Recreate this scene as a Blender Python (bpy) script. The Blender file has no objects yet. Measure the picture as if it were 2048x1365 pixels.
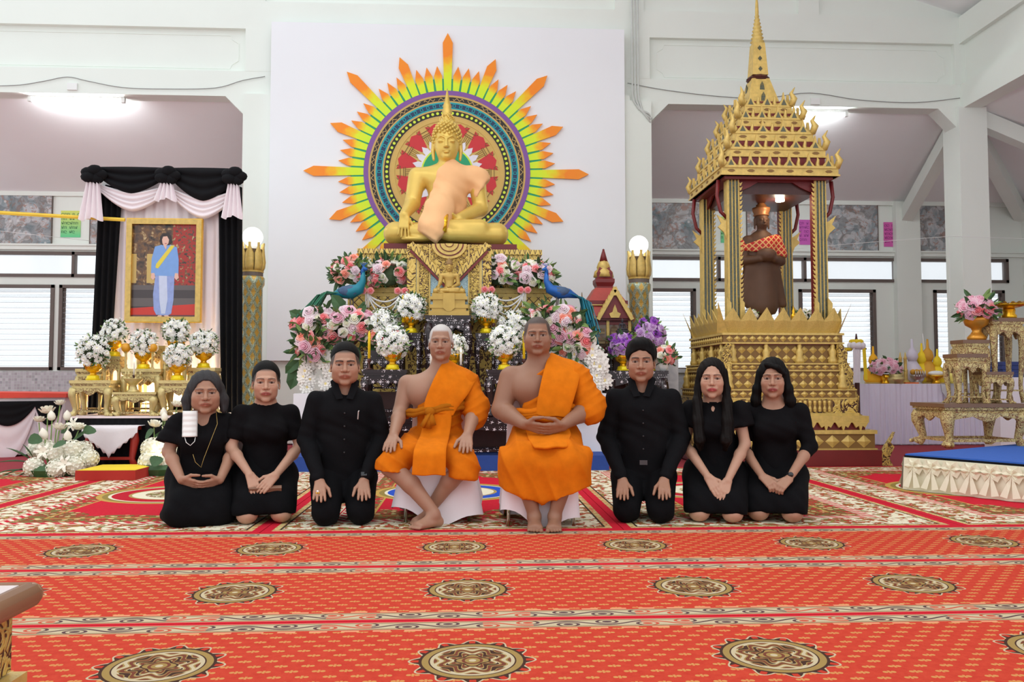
import bpy, math, random
import numpy as np
from mathutils import Vector, Matrix
PI = math.pi
rnd = random.Random(7)
scene = bpy.context.scene
col = scene.collection
# ---------------------------------------------------------------- camera
W0, H0, FPX = 2048, 1365, 1653.0
YAW, PITCH, CAMH = math.radians(3.0), math.radians(2.77), 0.9
FWD = Vector((math.sin(YAW)*math.cos(PITCH), math.cos(YAW)*math.cos(PITCH), math.sin(PITCH)))
RGT = Vector((math.cos(YAW), -math.sin(YAW), 0))
UPV = RGT.cross(FWD)
cam_d = bpy.data.cameras.new('camera'); cam = bpy.data.objects.new('camera', cam_d); col.objects.link(cam)
cam.location = (0, 0, CAMH)
cam.rotation_euler = Matrix((RGT, UPV, -FWD)).transposed().to_euler()
cam_d.sensor_width = 36.0; cam_d.lens = 36.0*FPX/W0; cam_d.clip_end = 200
scene.camera = cam
# ---------------------------------------------------------------- world, exposure, large lights
wd = bpy.data.worlds.new('world'); scene.world = wd; wd.use_nodes = True
bg = wd.node_tree.nodes['Background']; bg.inputs[0].default_value = (0.93, 0.97, 1.0, 1); bg.inputs[1].default_value = 1.32
scene.view_settings.view_transform = 'Standard'; scene.view_settings.look = 'None'
scene.view_settings.exposure = 0.0; scene.view_settings.gamma = 1.0; scene.view_settings.use_curve_mapping = False
def area_light(name, loc, rot, sx, sy, power, color=(1, 1, 1)):
    L = bpy.data.lights.new(name, 'AREA'); L.shape = 'RECTANGLE'; L.size = sx; L.size_y = sy; L.energy = power; L.color = color
    o = bpy.data.objects.new(name, L); col.objects.link(o); o.location = loc; o.rotation_euler = rot; return o
def point_light(name, loc, power, color=(1, 1, 1), r=0.05):
    L = bpy.data.lights.new(name, 'POINT'); L.energy = power; L.color = color; L.shadow_soft_size = r
    o = bpy.data.objects.new(name, L); col.objects.link(o); o.location = loc; return o
# unseen area lights added overhead as soft fill for the hall
area_light('overhead_fill_light', (0.4, 7.4, 5.6), (0, 0, 0), 7.0, 0.4, 70, (1, 0.98, 0.94))
area_light('overhead_fill_light', (0.4, 3.0, 5.6), (math.radians(12), 0, 0), 7.0, 0.4, 70, (1, 0.98, 0.94))

# ---------------------------------------------------------------- pixel helpers (directions only)
def ray(px, py): return FWD + RGT*((px-W0/2)/FPX) + UPV*((H0/2-py)/FPX)
def at(px, py, Y):
    r = ray(px, py); t = Y/r.y
    return Vector((r.x*t, Y, CAMH+r.z*t))
def floor_at(px, py, z=0.0):
    r = ray(px, py); t = (z-CAMH)/r.z
    return Vector((r.x*t, r.y*t, z))
def X_(px, Y, py=700): return at(px, py, Y).x
def Z_(py, Y, px=1024): return at(px, py, Y).z
# ---------------------------------------------------------------- materials
def srgb(r, g, b):
    def f(c):
        c /= 255.0
        return c/12.92 if c <= 0.04045 else ((c+0.055)/1.055)**2.4
    return (f(r), f(g), f(b))
class V:
    """a value socket that can be written as an expression"""
    def __init__(s, nt, k): s.nt = nt; s.k = k
    def m(s, op, *a, clamp=False):
        n = s.nt.nodes.new('ShaderNodeMath'); n.operation = op; n.use_clamp = clamp
        for i, x in enumerate((s,)+a):
            if isinstance(x, V): s.nt.links.new(x.k, n.inputs[i])
            else: n.inputs[i].default_value = x
        return V(s.nt, n.outputs[0])
    def __add__(s, o): return s.m('ADD', o)
    __radd__ = __add__
    def __sub__(s, o): return s.m('SUBTRACT', o)
    def __rsub__(s, o): return (s*-1.0)+o
    def __mul__(s, o): return s.m('MULTIPLY', o)
    __rmul__ = __mul__
    def __truediv__(s, o): return s.m('DIVIDE', o)
    def sin(s): return s.m('SINE')
    def cos(s): return s.m('COSINE')
    def abs(s): return s.m('ABSOLUTE')
    def frac(s): return s.m('FRACT')
    def floor(s): return s.m('FLOOR')
    def sqrt(s): return s.m('SQRT')
    def lt(s, o): return s.m('LESS_THAN', o)
    def gt(s, o): return s.m('GREATER_THAN', o)
    def min(s, o): return s.m('MINIMUM', o)
    def max(s, o): return s.m('MAXIMUM', o)
    def atan2(s, o): return s.m('ARCTAN2', o)
    def inv(s): return 1.0-s
class G:
    """material graph: G(name) gives coordinates x, y, z, noise and mixes"""
    def __init__(s, name, coord='Object'):
        s.mat = bpy.data.materials.new(name); s.mat.use_nodes = True
        s.nt = s.mat.node_tree; s.b = s.nt.nodes['Principled BSDF']
        tc = s.nt.nodes.new('ShaderNodeTexCoord'); s.tc = tc.outputs[coord]
        sp = s.nt.nodes.new('ShaderNodeSeparateXYZ'); s.nt.links.new(s.tc, sp.inputs[0])
        s.x, s.y, s.z = [V(s.nt, sp.outputs[i]) for i in range(3)]
    def vec(s, x, y, z=0.0):
        n = s.nt.nodes.new('ShaderNodeCombineXYZ')
        for i, a in enumerate((x, y, z)):
            if isinstance(a, V): s.nt.links.new(a.k, n.inputs[i])
            else: n.inputs[i].default_value = a
        return n.outputs[0]
    def noise(s, scale, detail=2.0, vec=None, rough=0.5, color=False, dist=0.0):
        n = s.nt.nodes.new('ShaderNodeTexNoise'); n.inputs['Scale'].default_value = scale; n.inputs['Detail'].default_value = detail
        n.inputs['Roughness'].default_value = rough; n.inputs['Distortion'].default_value = dist
        s.nt.links.new(vec or s.tc, n.inputs['Vector'])
        return n.outputs['Color'] if color else V(s.nt, n.outputs[0])
    def vor(s, scale, vec=None, feature='F1', out='Distance', rand=1.0):
        n = s.nt.nodes.new('ShaderNodeTexVoronoi'); n.feature = feature; n.inputs['Scale'].default_value = scale
        n.inputs['Randomness'].default_value = rand
        s.nt.links.new(vec or s.tc, n.inputs['Vector'])
        return n.outputs[out] if out == 'Color' else V(s.nt, n.outputs[out])
    def col(s, c):
        n = s.nt.nodes.new('ShaderNodeRGB'); n.outputs[0].default_value = (*c, 1); return n.outputs[0]
    def mix(s, fac, a, b):
        n = s.nt.nodes.new('ShaderNodeMix'); n.data_type = 'RGBA'
        for v, k in ((fac, 0), (a, 6), (b, 7)):
            if isinstance(v, V): s.nt.links.new(v.k, n.inputs[k])
            elif isinstance(v, bpy.types.NodeSocket): s.nt.links.new(v, n.inputs[k])
            elif isinstance(v, tuple): n.inputs[k].default_value = (*v, 1)
            else: n.inputs[k].default_value = v
        return n.outputs[2]
    def ramp(s, val, stops):
        n = s.nt.nodes.new('ShaderNodeValToRGB'); e = n.color_ramp.elements
        while len(e) < len(stops): e.new(0.5)
        for i, (p, c) in enumerate(stops): e[i].position = p; e[i].color = (*c, 1)
        s.nt.links.new(val.k, n.inputs[0]); return n.outputs[0]
    def done(s, color, rough=0.5, metal=0.0, bump=None, bstr=0.3, bdist=0.01, spec=0.5, sheen=0.0):
        b = s.b
        if isinstance(color, bpy.types.NodeSocket): s.nt.links.new(color, b.inputs['Base Color'])
        else: b.inputs['Base Color'].default_value = (*color, 1)
        if isinstance(rough, V): s.nt.links.new(rough.k, b.inputs['Roughness'])
        else: b.inputs['Roughness'].default_value = rough
        if isinstance(metal, V): s.nt.links.new(metal.k, b.inputs['Metallic'])
        else: b.inputs['Metallic'].default_value = metal
        b.inputs['Specular IOR Level'].default_value = spec
        b.inputs['Sheen Weight'].default_value = sheen
        if bump is not None:
            n = s.nt.nodes.new('ShaderNodeBump'); n.inputs['Strength'].default_value = bstr; n.inputs['Distance'].default_value = bdist
            s.nt.links.new(bump.k, n.inputs['Height']); s.nt.links.new(n.outputs[0], b.inputs['Normal'])
        return s.mat
MATS = {}
def pm(name, c, rough=0.5, metal=0.0, var=0.12, vs=8.0, bump=0.0, bs=60.0, spec=0.5, emit=None, estr=1.0, sheen=0.0, alpha=None, trans=0.0):
    """plain procedural material with some colour variation and fine relief"""
    if name in MATS: return MATS[name]
    g = G(name); n = g.noise(vs, 3)
    lo = tuple(x*(1-var) for x in c); hi = tuple(min(1, x*(1+var)) for x in c)
    g.done(g.mix(n, lo, hi), rough, metal, g.noise(bs, 2) if bump else None, bump, 0.01, spec, sheen)
    if emit: g.b.inputs['Emission Color'].default_value = (*emit, 1); g.b.inputs['Emission Strength'].default_value = estr
    if trans: g.b.inputs['Transmission Weight'].default_value = trans
    if alpha is not None: g.b.inputs['Alpha'].default_value = alpha
    MATS[name] = g.mat
    return g.mat
# ---------------------------------------------------------------- mesh builder
class MB:
    def __init__(s): s.v = []; s.f = []; s.m = []; s.mi = 0
    def add(s, vs, fs, mi=None):
        o = len(s.v); s.v += [tuple(p) for p in vs]; s.f += [tuple(i+o for i in f) for f in fs]
        s.m += [s.mi if mi is None else mi]*len(fs); return s
    def box(s, c, h, rz=0.0, R=None, mi=None, taper=1.0, ty=None):
        """centre, full size; taper scales the top face"""
        x, y, z = h[0]/2, h[1]/2, h[2]/2; ty = taper if ty is None else ty
        vs = [(-x, -y, -z), (x, -y, -z), (x, y, -z), (-x, y, -z), (-x*taper, -y*ty, z), (x*taper, -y*ty, z), (x*taper, y*ty, z), (-x*taper, y*ty, z)]
        M = R if R is not None else Matrix.Rotation(rz, 3, 'Z')
        return s.add([Vector(c)+M@Vector(p) for p in vs], [(0, 3, 2, 1), (4, 5, 6, 7), (0, 1, 5, 4), (1, 2, 6, 5), (2, 3, 7, 6), (3, 0, 4, 7)], mi)
    def bx(s, x0, x1, y0, y1, z0, z1, mi=None): return s.box(((x0+x1)/2, (y0+y1)/2, (z0+z1)/2), (x1-x0, y1-y0, z1-z0), mi=mi)
    def lathe(s, prof, n=16, c=(0, 0, 0), sx=1.0, sy=1.0, flute=0.0, fn=8, mi=None, cap=True, M=None, rot=0.0):
        vs = []; fs = []
        for r, z in prof:
            for k in range(n):
                a = 2*PI*k/n+rot; q = r*(1+flute*math.cos(fn*a))
                p = Vector((q*math.cos(a)*sx, q*math.sin(a)*sy, z)); p = M@p if M is not None else p
                vs.append(p+Vector(c))
        for j in range(len(prof)-1):
            for k in range(n): fs.append((j*n+k, j*n+(k+1) % n, (j+1)*n+(k+1) % n, (j+1)*n+k))
        if cap: fs.append(tuple(range(n-1, -1, -1))); fs.append(tuple((len(prof)-1)*n+k for k in range(n)))
        return s.add(vs, fs, mi)
    def tube(s, pts, r, n=6, mi=None, flat=1.0, up=None):
        pts = [Vector(p) for p in pts]; N = len(pts)
        if not isinstance(r, (list, tuple)): r = [r]*N
        vs = []; fs = []; u = None
        for i, p in enumerate(pts):
            t = (pts[min(i+1, N-1)]-pts[max(i-1, 0)]); t = t.normalized() if t.length > 1e-9 else Vector((0, 0, 1))
            if u is None:
                u = Vector(up) if up else (Vector((0, 0, 1)) if abs(t.z) < 0.9 else Vector((0, 1, 0)))
            u = (u-t*u.dot(t)); u = u.normalized() if u.length > 1e-6 else t.orthogonal().normalized()
            w = t.cross(u)
            for k in range(n):
                a = 2*PI*(k+0.5)/n
                vs.append(p+(w*math.cos(a)+u*math.sin(a)*flat)*r[i])
        for i in range(N-1):
            for k in range(n): fs.append((i*n+k, i*n+(k+1) % n, (i+1)*n+(k+1) % n, (i+1)*n+k))
        fs.append(tuple(range(n-1, -1, -1))); fs.append(tuple((N-1)*n+k for k in range(n)))
        return s.add(vs, fs, mi)
    def prism(s, poly, M, d, mi=None):
        """2-D outline (u, v) extruded by d; M maps (u, v, w) to 3-D"""
        n = len(poly)
        vs = [M@Vector((u, v, 0)) for u, v in poly]+[M@Vector((u, v, d)) for u, v in poly]
        return s.add(vs, [tuple(range(n-1, -1, -1)), tuple(range(n, 2*n))]+[(k, (k+1) % n, n+(k+1) % n, n+k) for k in range(n)], mi)
    def front(s, poly, y, d, mi=None, c=(0, 0, 0)):
        """outline in x, z standing upright, front face at y, going back by d"""
        M = Matrix(((1, 0, 0, c[0]), (0, 0, 1, c[1]+y), (0, 1, 0, c[2]), (0, 0, 0, 1)))
        n = len(poly)
        vs = [M@Vector((u, v, 0)) for u, v in poly]+[M@Vector((u, v, d)) for u, v in poly]
        return s.add(vs, [tuple(range(n)), tuple(range(2*n-1, n-1, -1))]+[(n+k, n+(k+1) % n, (k+1) % n, k) for k in range(n)], mi)
    def ball(s, c, r, n=10, m=6, mi=None, M=None):
        r = r if isinstance(r, (tuple, list)) else (r, r, r)
        pr = []
        vs = []; fs = []
        for j in range(m+1):
            th = PI*j/m
            for k in range(n):
                a = 2*PI*k/n
                p = Vector((r[0]*math.sin(th)*math.cos(a), r[1]*math.sin(th)*math.sin(a), -r[2]*math.cos(th)))
                vs.append((M@p if M is not None else p)+Vector(c))
        for j in range(m):
            for k in range(n): fs.append((j*n+k, j*n+(k+1) % n, (j+1)*n+(k+1) % n, (j+1)*n+k))
        return s.add(vs, fs, mi)
    def grid(s, fn, nu, nv, mi=None, thick=0.0):
        """surface fn(u, v) for u, v in 0..1; thick: doubled back by offset along y"""
        vs = [Vector(fn(i/nu, j/nv)) for j in range(nv+1) for i in range(nu+1)]
        fs = [(j*(nu+1)+i, j*(nu+1)+i+1, (j+1)*(nu+1)+i+1, (j+1)*(nu+1)+i) for j in range(nv) for i in range(nu)]
        return s.add(vs, fs, mi)
    def mesh(s, name, mats, smooth=False):
        me = bpy.data.meshes.new(name); me.from_pydata(s.v, [], s.f)
        for m in (mats if isinstance(mats, (list, tuple)) else [mats]): me.materials.append(m)
        me.polygons.foreach_set('material_index', s.m)
        if smooth: me.polygons.foreach_set('use_smooth', [True]*len(s.f))
        me.update(); return me
    def build(s, name, mats, parent=None, loc=(0, 0, 0), rz=0.0, smooth=False, rot=None):
        return inst(name, s.mesh(name, mats, smooth), parent, loc, rot or (0, 0, rz))
def inst(name, me, parent=None, loc=(0, 0, 0), rot=(0, 0, 0), sc=(1, 1, 1)):
    o = bpy.data.objects.new(name, me); col.objects.link(o); o.location = loc; o.rotation_euler = rot
    o.scale = sc if isinstance(sc, (tuple, list)) else (sc, sc, sc)
    if parent: o.parent = parent
    return o
def tag(o, label, cat, group=None, kind=None):
    if label: o['label'] = label
    if cat: o['category'] = cat
    if group: o['group'] = group
    if kind: o['kind'] = kind
    return o
def thing(name, label, cat, loc=(0, 0, 0), rz=0.0, group=None):
    o = bpy.data.objects.new(name, None); col.objects.link(o); o.location = loc; o.rotation_euler = (0, 0, rz)
    o.empty_display_size = 0.05
    return tag(o, label, cat, group)
def struct(name, mb, mats, parent=None, smooth=False):
    o = mb.build(name, mats, parent, smooth=smooth)
    if not parent: o['kind'] = 'structure'
    return o
def solid(o, t, off=0.0):
    m = o.modifiers.new('thickness', 'SOLIDIFY'); m.thickness = t; m.offset = off; return o
def lookm(d, up=(0, 0, 1)):
    """3x3 matrix whose z axis is d"""
    z = Vector(d).normalized(); x = Vector(up).cross(z)
    x = x.normalized() if x.length > 1e-5 else z.orthogonal().normalized()
    return Matrix((x, z.cross(x), z)).transposed()
# ---------------------------------------------------------------- signed distance fields for organic shapes
def axis(lo, hi, step, fine=()):
    """coordinates from lo to hi, with finer stretches (a, b, step)"""
    out = [lo]; 
    while out[-1] < hi:
        st = step
        for a, b, f in fine:
            if a <= out[-1] < b: st = min(st, f)
        out.append(out[-1]+st)
    return np.array(out, np.float32)
class SDF:
    def __init__(s, xs, ys, zs):
        s.a = (xs, ys, zs); s.f = np.full((len(xs), len(ys), len(zs)), 0.5, np.float32)
    def blk(s, lo, hi):
        sl = []
        for a, l, h in zip(s.a, lo, hi):
            i0 = max(int(np.searchsorted(a, l))-1, 0); i1 = min(int(np.searchsorted(a, h))+1, len(a)); sl.append(slice(i0, max(i1, i0)))
        P = (s.a[0][sl[0]][:, None, None], s.a[1][sl[1]][None, :, None], s.a[2][sl[2]][None, None, :])
        return tuple(sl), P
    def put(s, d, sl, k, op):
        a = s.f[sl]
        if op == 'u':
            if k > 0: h = np.maximum(k-np.abs(a-d), 0)/k; s.f[sl] = np.minimum(a, d)-h*h*k*0.25
            else: s.f[sl] = np.minimum(a, d)
        elif op == 's':
            d = -d
            if k > 0: h = np.maximum(k-np.abs(a-d), 0)/k; s.f[sl] = np.maximum(a, d)+h*h*k*0.25
            else: s.f[sl] = np.maximum(a, d)
        elif op == 'i': s.f[sl] = np.maximum(a, d)
    def cap(s, a, b, ra, rb=None, k=0.01, op='u', sy=1.0):
        rb = ra if rb is None else rb
        a = np.array(a, np.float32); b = np.array(b, np.float32); m = max(ra, rb)*max(1, sy)+k+0.02
        sl, P = s.blk(np.minimum(a, b)-m, np.maximum(a, b)+m)
        ba = b-a; L2 = float((ba*ba).sum())+1e-9
        q = [P[i]-a[i] for i in range(3)]
        t = np.clip((q[0]*ba[0]+q[1]*ba[1]+q[2]*ba[2])/L2, 0, 1)
        d = np.sqrt((q[0]-t*ba[0])**2+((q[1]-t*ba[1])/sy)**2+(q[2]-t*ba[2])**2)-(ra+(rb-ra)*t)
        s.put(d, sl, k, op); return s
    def chain(s, pts, rs, k=0.01, op='u', sy=1.0):
        for i in range(len(pts)-1): s.cap(pts[i], pts[i+1], rs[i], rs[i+1], k, op, sy)
        return s
    def ell(s, c, r, k=0.01, op='u', R=None):
        c = np.array(c, np.float32); m = max(r)+k+0.02
        sl, P = s.blk(c-m, c+m); q = [P[i]-c[i] for i in range(3)]
        if R is not None: q = [sum(float(R[j][i])*q[j] for j in range(3)) for i in range(3)]
        k0 = np.sqrt(sum((q[i]/r[i])**2 for i in range(3))); k1 = np.sqrt(sum((q[i]/(r[i]*r[i]))**2 for i in range(3)))+1e-6
        s.put(k0*(k0-1)/k1, sl, k, op); return s
    def box(s, c, h, rad=0.01, k=0.01, op='u', R=None):
        """half sizes h"""
        c = np.array(c, np.float32); m = math.sqrt(sum(x*x for x in h))+k+0.02
        sl, P = s.blk(c-m, c+m); q = [P[i]-c[i] for i in range(3)]
        if R is not None: q = [sum(float(R[j][i])*q[j] for j in range(3)) for i in range(3)]
        q = [np.abs(q[i])-(h[i]-rad) for i in range(3)]
        d = np.sqrt(sum(np.maximum(x, 0)**2 for x in q))+np.minimum(np.maximum(np.maximum(q[0], q[1]), q[2]), 0)-rad
        s.put(d, sl, k, op); return s
    def plane(s, p, n, op='i', k=0.0, lo=(-9, -9, -9), hi=(9, 9, 9)):
        """keep the side against n"""
        sl, P = s.blk(lo, hi); n = np.array(n, float); n /= np.linalg.norm(n)
        d = (P[0]-p[0])*n[0]+(P[1]-p[1])*n[1]+(P[2]-p[2])*n[2]
        s.put(d.astype(np.float32)+np.zeros_like(s.f[sl]), sl, k, op); return s
    def surface(s):
        f = s.f; f[0] = f[-1] = 0.5; f[:, 0] = f[:, -1] = 0.5; f[:, :, 0] = f[:, :, -1] = 0.5
        g = f < 0; A = None; O = None
        cs = [(i, j, k) for i in (0, 1) for j in (0, 1) for k in (0, 1)]
        nx, ny, nz = f.shape
        for i, j, k in cs:
            b = g[i:nx-1+i, j:ny-1+j, k:nz-1+k]
            A = b.copy() if A is None else A & b; O = b.copy() if O is None else O | b
        act = O & ~A; I = np.argwhere(act); n = len(I)
        idx = np.full(act.shape, -1, np.int32); idx[act] = np.arange(n)
        val = np.stack([f[I[:, 0]+i, I[:, 1]+j, I[:, 2]+k] for i, j, k in cs], 1)
        acc = np.zeros((n, 3)); cnt = np.zeros(n)
        for a in range(8):
            for b in range(a+1, 8):
                if sum(abs(cs[a][t]-cs[b][t]) for t in range(3)) != 1: continue
                va, vb = val[:, a], val[:, b]; m = (va < 0) != (vb < 0)
                t = np.where(m, va/(np.where(m, va-vb, 1)), 0)
                for ax in range(3):
                    acc[:, ax] += np.where(m, cs[a][ax]+(cs[b][ax]-cs[a][ax])*t, 0)
                cnt += m
        acc /= cnt[:, None]
        P = np.empty((n, 3))
        for ax in range(3):
            A1 = s.a[ax]; i0 = I[:, ax]; P[:, ax] = A1[i0]+(A1[i0+1]-A1[i0])*acc[:, ax]
        quads = []
        for ax in range(3):
            g0 = np.moveaxis(g, ax, 0); ix = np.moveaxis(idx, ax, 0)
            a0 = g0[:-1, 1:-1, 1:-1]; a1 = g0[1:, 1:-1, 1:-1]
            for flip in (0, 1):
                m = (a0 & ~a1) if not flip else (~a0 & a1)
                J = np.argwhere(m)
                if not len(J): continue
                i, j, k = J[:, 0], J[:, 1]+1, J[:, 2]+1
                q = np.stack([ix[i, j-1, k-1], ix[i, j, k-1], ix[i, j, k], ix[i, j-1, k]], 1)
                if bool(flip) != (ax == 1): q = q[:, ::-1]
                quads.append(q)
        return P, np.concatenate(quads)
def np_mesh(name, P, Q, mats, colors=None):
    me = bpy.data.meshes.new(name); n = len(P); m = len(Q)
    me.vertices.add(n); me.vertices.foreach_set('co', np.asarray(P, np.float32).ravel())
    me.loops.add(m*4); me.loops.foreach_set('vertex_index', np.asarray(Q, np.int32).ravel())
    me.polygons.add(m); me.polygons.foreach_set('loop_start', np.arange(m, dtype=np.int32)*4)
    me.polygons.foreach_set('use_smooth', np.ones(m, bool))
    for q in (mats if isinstance(mats, (list, tuple)) else [mats]): me.materials.append(q)
    me.update(calc_edges=True)
    if colors is not None:
        at_ = me.color_attributes.new('Col', 'FLOAT_COLOR', 'POINT')
        c = np.ones((n, 4), np.float32); c[:, :3] = colors; at_.data.foreach_set('color', c.ravel())
    return me
def smooth_pts(P, Q, it=2, lam=0.5):
    n = len(P); E = np.concatenate([Q[:, [0, 1]], Q[:, [1, 2]], Q[:, [2, 3]], Q[:, [3, 0]]])
    cnt = np.bincount(E[:, 0], minlength=n)+np.bincount(E[:, 1], minlength=n)
    for _ in range(it):
        S = np.stack([np.bincount(E[:, 0], P[E[:, 1], a], n)+np.bincount(E[:, 1], P[E[:, 0], a], n) for a in range(3)], 1)
        P = P+(S/np.maximum(cnt, 1)[:, None]-P)*lam
    return P
def normals(P, Q):
    N = np.zeros_like(P); q = P[Q]; fn = np.cross(q[:, 2]-q[:, 0], q[:, 3]-q[:, 1])
    for i in range(4):
        for a in range(3): N[:, a] += np.bincount(Q[:, i], fn[:, a], len(P))
    return N/(np.linalg.norm(N, axis=1)[:, None]+1e-12)
# ================================================================ shared materials
white_wall = pm('painted_wall', srgb(234, 240, 233), 0.85, var=0.03, vs=1.5, bump=0.05, bs=90)
ceil_grey = pm('ceiling_board', srgb(246, 247, 248), 0.9, var=0.02, vs=2)
frame_brown = pm('window_frame_paint', srgb(104, 92, 86), 0.6)
louvre = pm('louvre_glass', (0.93, 0.95, 0.97), 0.08, var=0.02, trans=0.85)
black_cloth = pm('black_cloth', (0.006, 0.006, 0.0075), 0.9, var=0.3, bump=0.1, bs=120, spec=0.2)
white_cloth = pm('white_cloth', srgb(232, 226, 232), 0.85, var=0.03, bump=0.05, bs=200)
gold = pm('gold_paint', srgb(206, 176, 98), 0.45, 0.2, var=0.34, vs=22, bump=0.15, bs=70)
gold_bright = pm('polished_gold', srgb(236, 180, 40), 0.22, 0.75, var=0.1, vs=10)
maroon = pm('maroon_lacquer', srgb(112, 26, 28), 0.45, var=0.2)
darkwood = pm('dark_red_wood', srgb(70, 30, 24), 0.4, var=0.3, vs=20)
leaf_dark = pm('dark_leaf', srgb(58, 92, 52), 0.6, var=0.4, vs=9)
leaf_light = pm('light_leaf', srgb(120, 150, 80), 0.6, var=0.3, vs=9)
wire_grey = pm('grey_cable', srgb(150, 152, 150), 0.6)
plastic_white = pm('white_plastic', srgb(236, 238, 236), 0.4, var=0.02)
tube_emit = pm('fluorescent_tube', (1, 1, 1), 0.5, var=0.0, emit=(0.96, 0.99, 1.0), estr=115.0)
globe_emit = pm('lamp_globe', (1, 1, 1), 0.4, var=0.0, emit=(1, 0.99, 0.97), estr=3.0)
def gold_relief(name, mode, c1=srgb(218, 186, 98), c2=srgb(74, 40, 22), sc=1.0):
    """gold paint over dark ground: lattice, scales, scrolls, petals"""
    g = G(name); u = g.x+g.y*0.999; v = g.z
    if mode == 'lattice':
        a = ((u*sc+v*sc).frac()-0.5).abs(); b = ((u*sc-v*sc).frac()-0.5).abs()
        h = a.min(b)*2.0; dark = h.lt(0.13); r = h
    elif mode == 'scale':
        uu = u*sc; vv = v*sc*0.8; row = vv.floor(); f = vv.frac(); w = ((uu+row*0.5).frac()-0.5).abs()
        h = (f*0.5+w).abs(); dark = (h-0.45).abs().lt(0.055); r = 1.0-h
    elif mode == 'scroll':
        n = g.noise(sc*0.5, 2, dist=1.5); w = (n*26.0).sin(); dark = w.lt(-0.55); r = w*0.5+0.5
    elif mode == 'petal':
        w = ((u*sc).frac()-0.5).abs()*2.0; f = (v*sc*0.6).frac(); h = (w-(1.0-f)).abs(); dark = h.lt(0.12); r = h
    else:
        d = g.vor(sc); dark = d.gt(0.62); r = 1.0-d
    n = g.noise(9, 3)
    c = g.mix(dark, g.mix(n, tuple(x*0.8 for x in c1), tuple(min(1, x*1.15) for x in c1)), c2)
    MATS[name] = g.done(c, 0.42, 0.2*(1.0-dark), r, 0.6, 0.012); return MATS[name]
g_lat = gold_relief('gold_lattice', 'lattice', sc=9)
g_lat_s = gold_relief('gold_lattice_fine', 'lattice', sc=16)
g_scale = gold_relief('gold_scales', 'scale', sc=18)
g_scroll = gold_relief('gold_scroll', 'scroll', sc=16)
g_scroll_s = gold_relief('gold_scroll_fine', 'scroll', sc=36)
g_petal = gold_relief('gold_petals', 'petal', sc=16)
def mosaic(name, tile, cols, grout=0.06, spec=0.5, rough=0.3):
    g = G(name); u = g.x+g.y; v = g.z
    cu, cv = (u/tile).floor(), (v/tile).floor()
    wn = g.nt.nodes.new('ShaderNodeTexWhiteNoise'); g.nt.links.new(g.vec(cu, cv), wn.inputs['Vector'])
    c = g.ramp(V(g.nt, wn.outputs['Value']), cols)
    e = ((u/tile).frac()-0.5).abs().max(((v/tile).frac()-0.5).abs())
    MATS[name] = g.done(g.mix(e.gt(0.5-grout), c, srgb(190, 194, 190)), rough, 0.0, None, spec=spec); return MATS[name]
dado = mosaic('dado_mosaic', 0.05, [(0.0, srgb(150, 172, 180)), (0.35, srgb(176, 194, 198)), (0.7, srgb(140, 166, 172)), (1.0, srgb(196, 204, 204))])
dado_top = mosaic('dado_mosaic_top', 0.05, [(0.0, srgb(186, 180, 186)), (0.4, srgb(168, 158, 164)), (0.8, srgb(200, 196, 200)), (1.0, srgb(150, 146, 152))])
for _m in (dado, dado_top):
    pass
# ================================================================ the hall
YF, YO = 12.3, 15.0                   # arcade plane, outer wall plane
XC = X_(1941, YF)                     # corner column
XR = XC+2.75                          # right outer wall
ZB = 5.08                             # underside of the arcade beam
ZW = 4.25                             # where aisle ceiling meets outer wall
XL = -11.0
# floor
struct('floor', MB().bx(XL, XR, 0.2, YO, -0.2, -0.022), pm('floor_red_carpet', srgb(150, 40, 52), 0.95, var=0.12, vs=30, bump=0.2, bs=300))
# --- outer back wall with window openings
wins_low = [(-60, 108, 568, 737), (118, 290, 568, 737), (1288, 1392, 577, 740), (1403, 1585, 578, 742), (1598, 1752, 580, 745), (1868, 2010, 585, 748)]
wins_up = [(-60, 290, 503, 548), (1288, 1794, 512, 566), (1833, 2016, 522, 570)]
def rect_at(px0, px1, py0, py1, Y):
    pm_ = (px0+px1)/2; a = at(px0, (py0+py1)/2, Y); b = at(px1, (py0+py1)/2, Y)
    return a.x, b.x, at(pm_, py1, Y).z, at(pm_, py0, Y).z
RL = [rect_at(*w, YO) for w in wins_low]; RU = [rect_at(*w, YO) for w in wins_up]
zl0, zl1 = sum(r[2] for r in RL)/len(RL), sum(r[3] for r in RL)/len(RL)
zu0, zu1 = sum(r[2] for r in RU)/len(RU), sum(r[3] for r in RU)/len(RU)
wb = MB()
def wall_strip(z0, z1, holes):
    x = XL
    for a, b in sorted(holes)+[(XR+0.15, 0)]:
        if a > x: wb.bx(x, a, YO, YO+0.15, z0, z1)
        x = max(x, b)
wall_strip(-0.1, zl0, []); wall_strip(zl0, zl1, [(r[0], r[1]) for r in RL]); wall_strip(zl1, zu0, [])
wall_strip(zu0, zu1, [(r[0], r[1]) for r in RU]); wall_strip(zu1, ZW+0.6, [])
wall_back = struct('wall_back', wb, white_wall)
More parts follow.
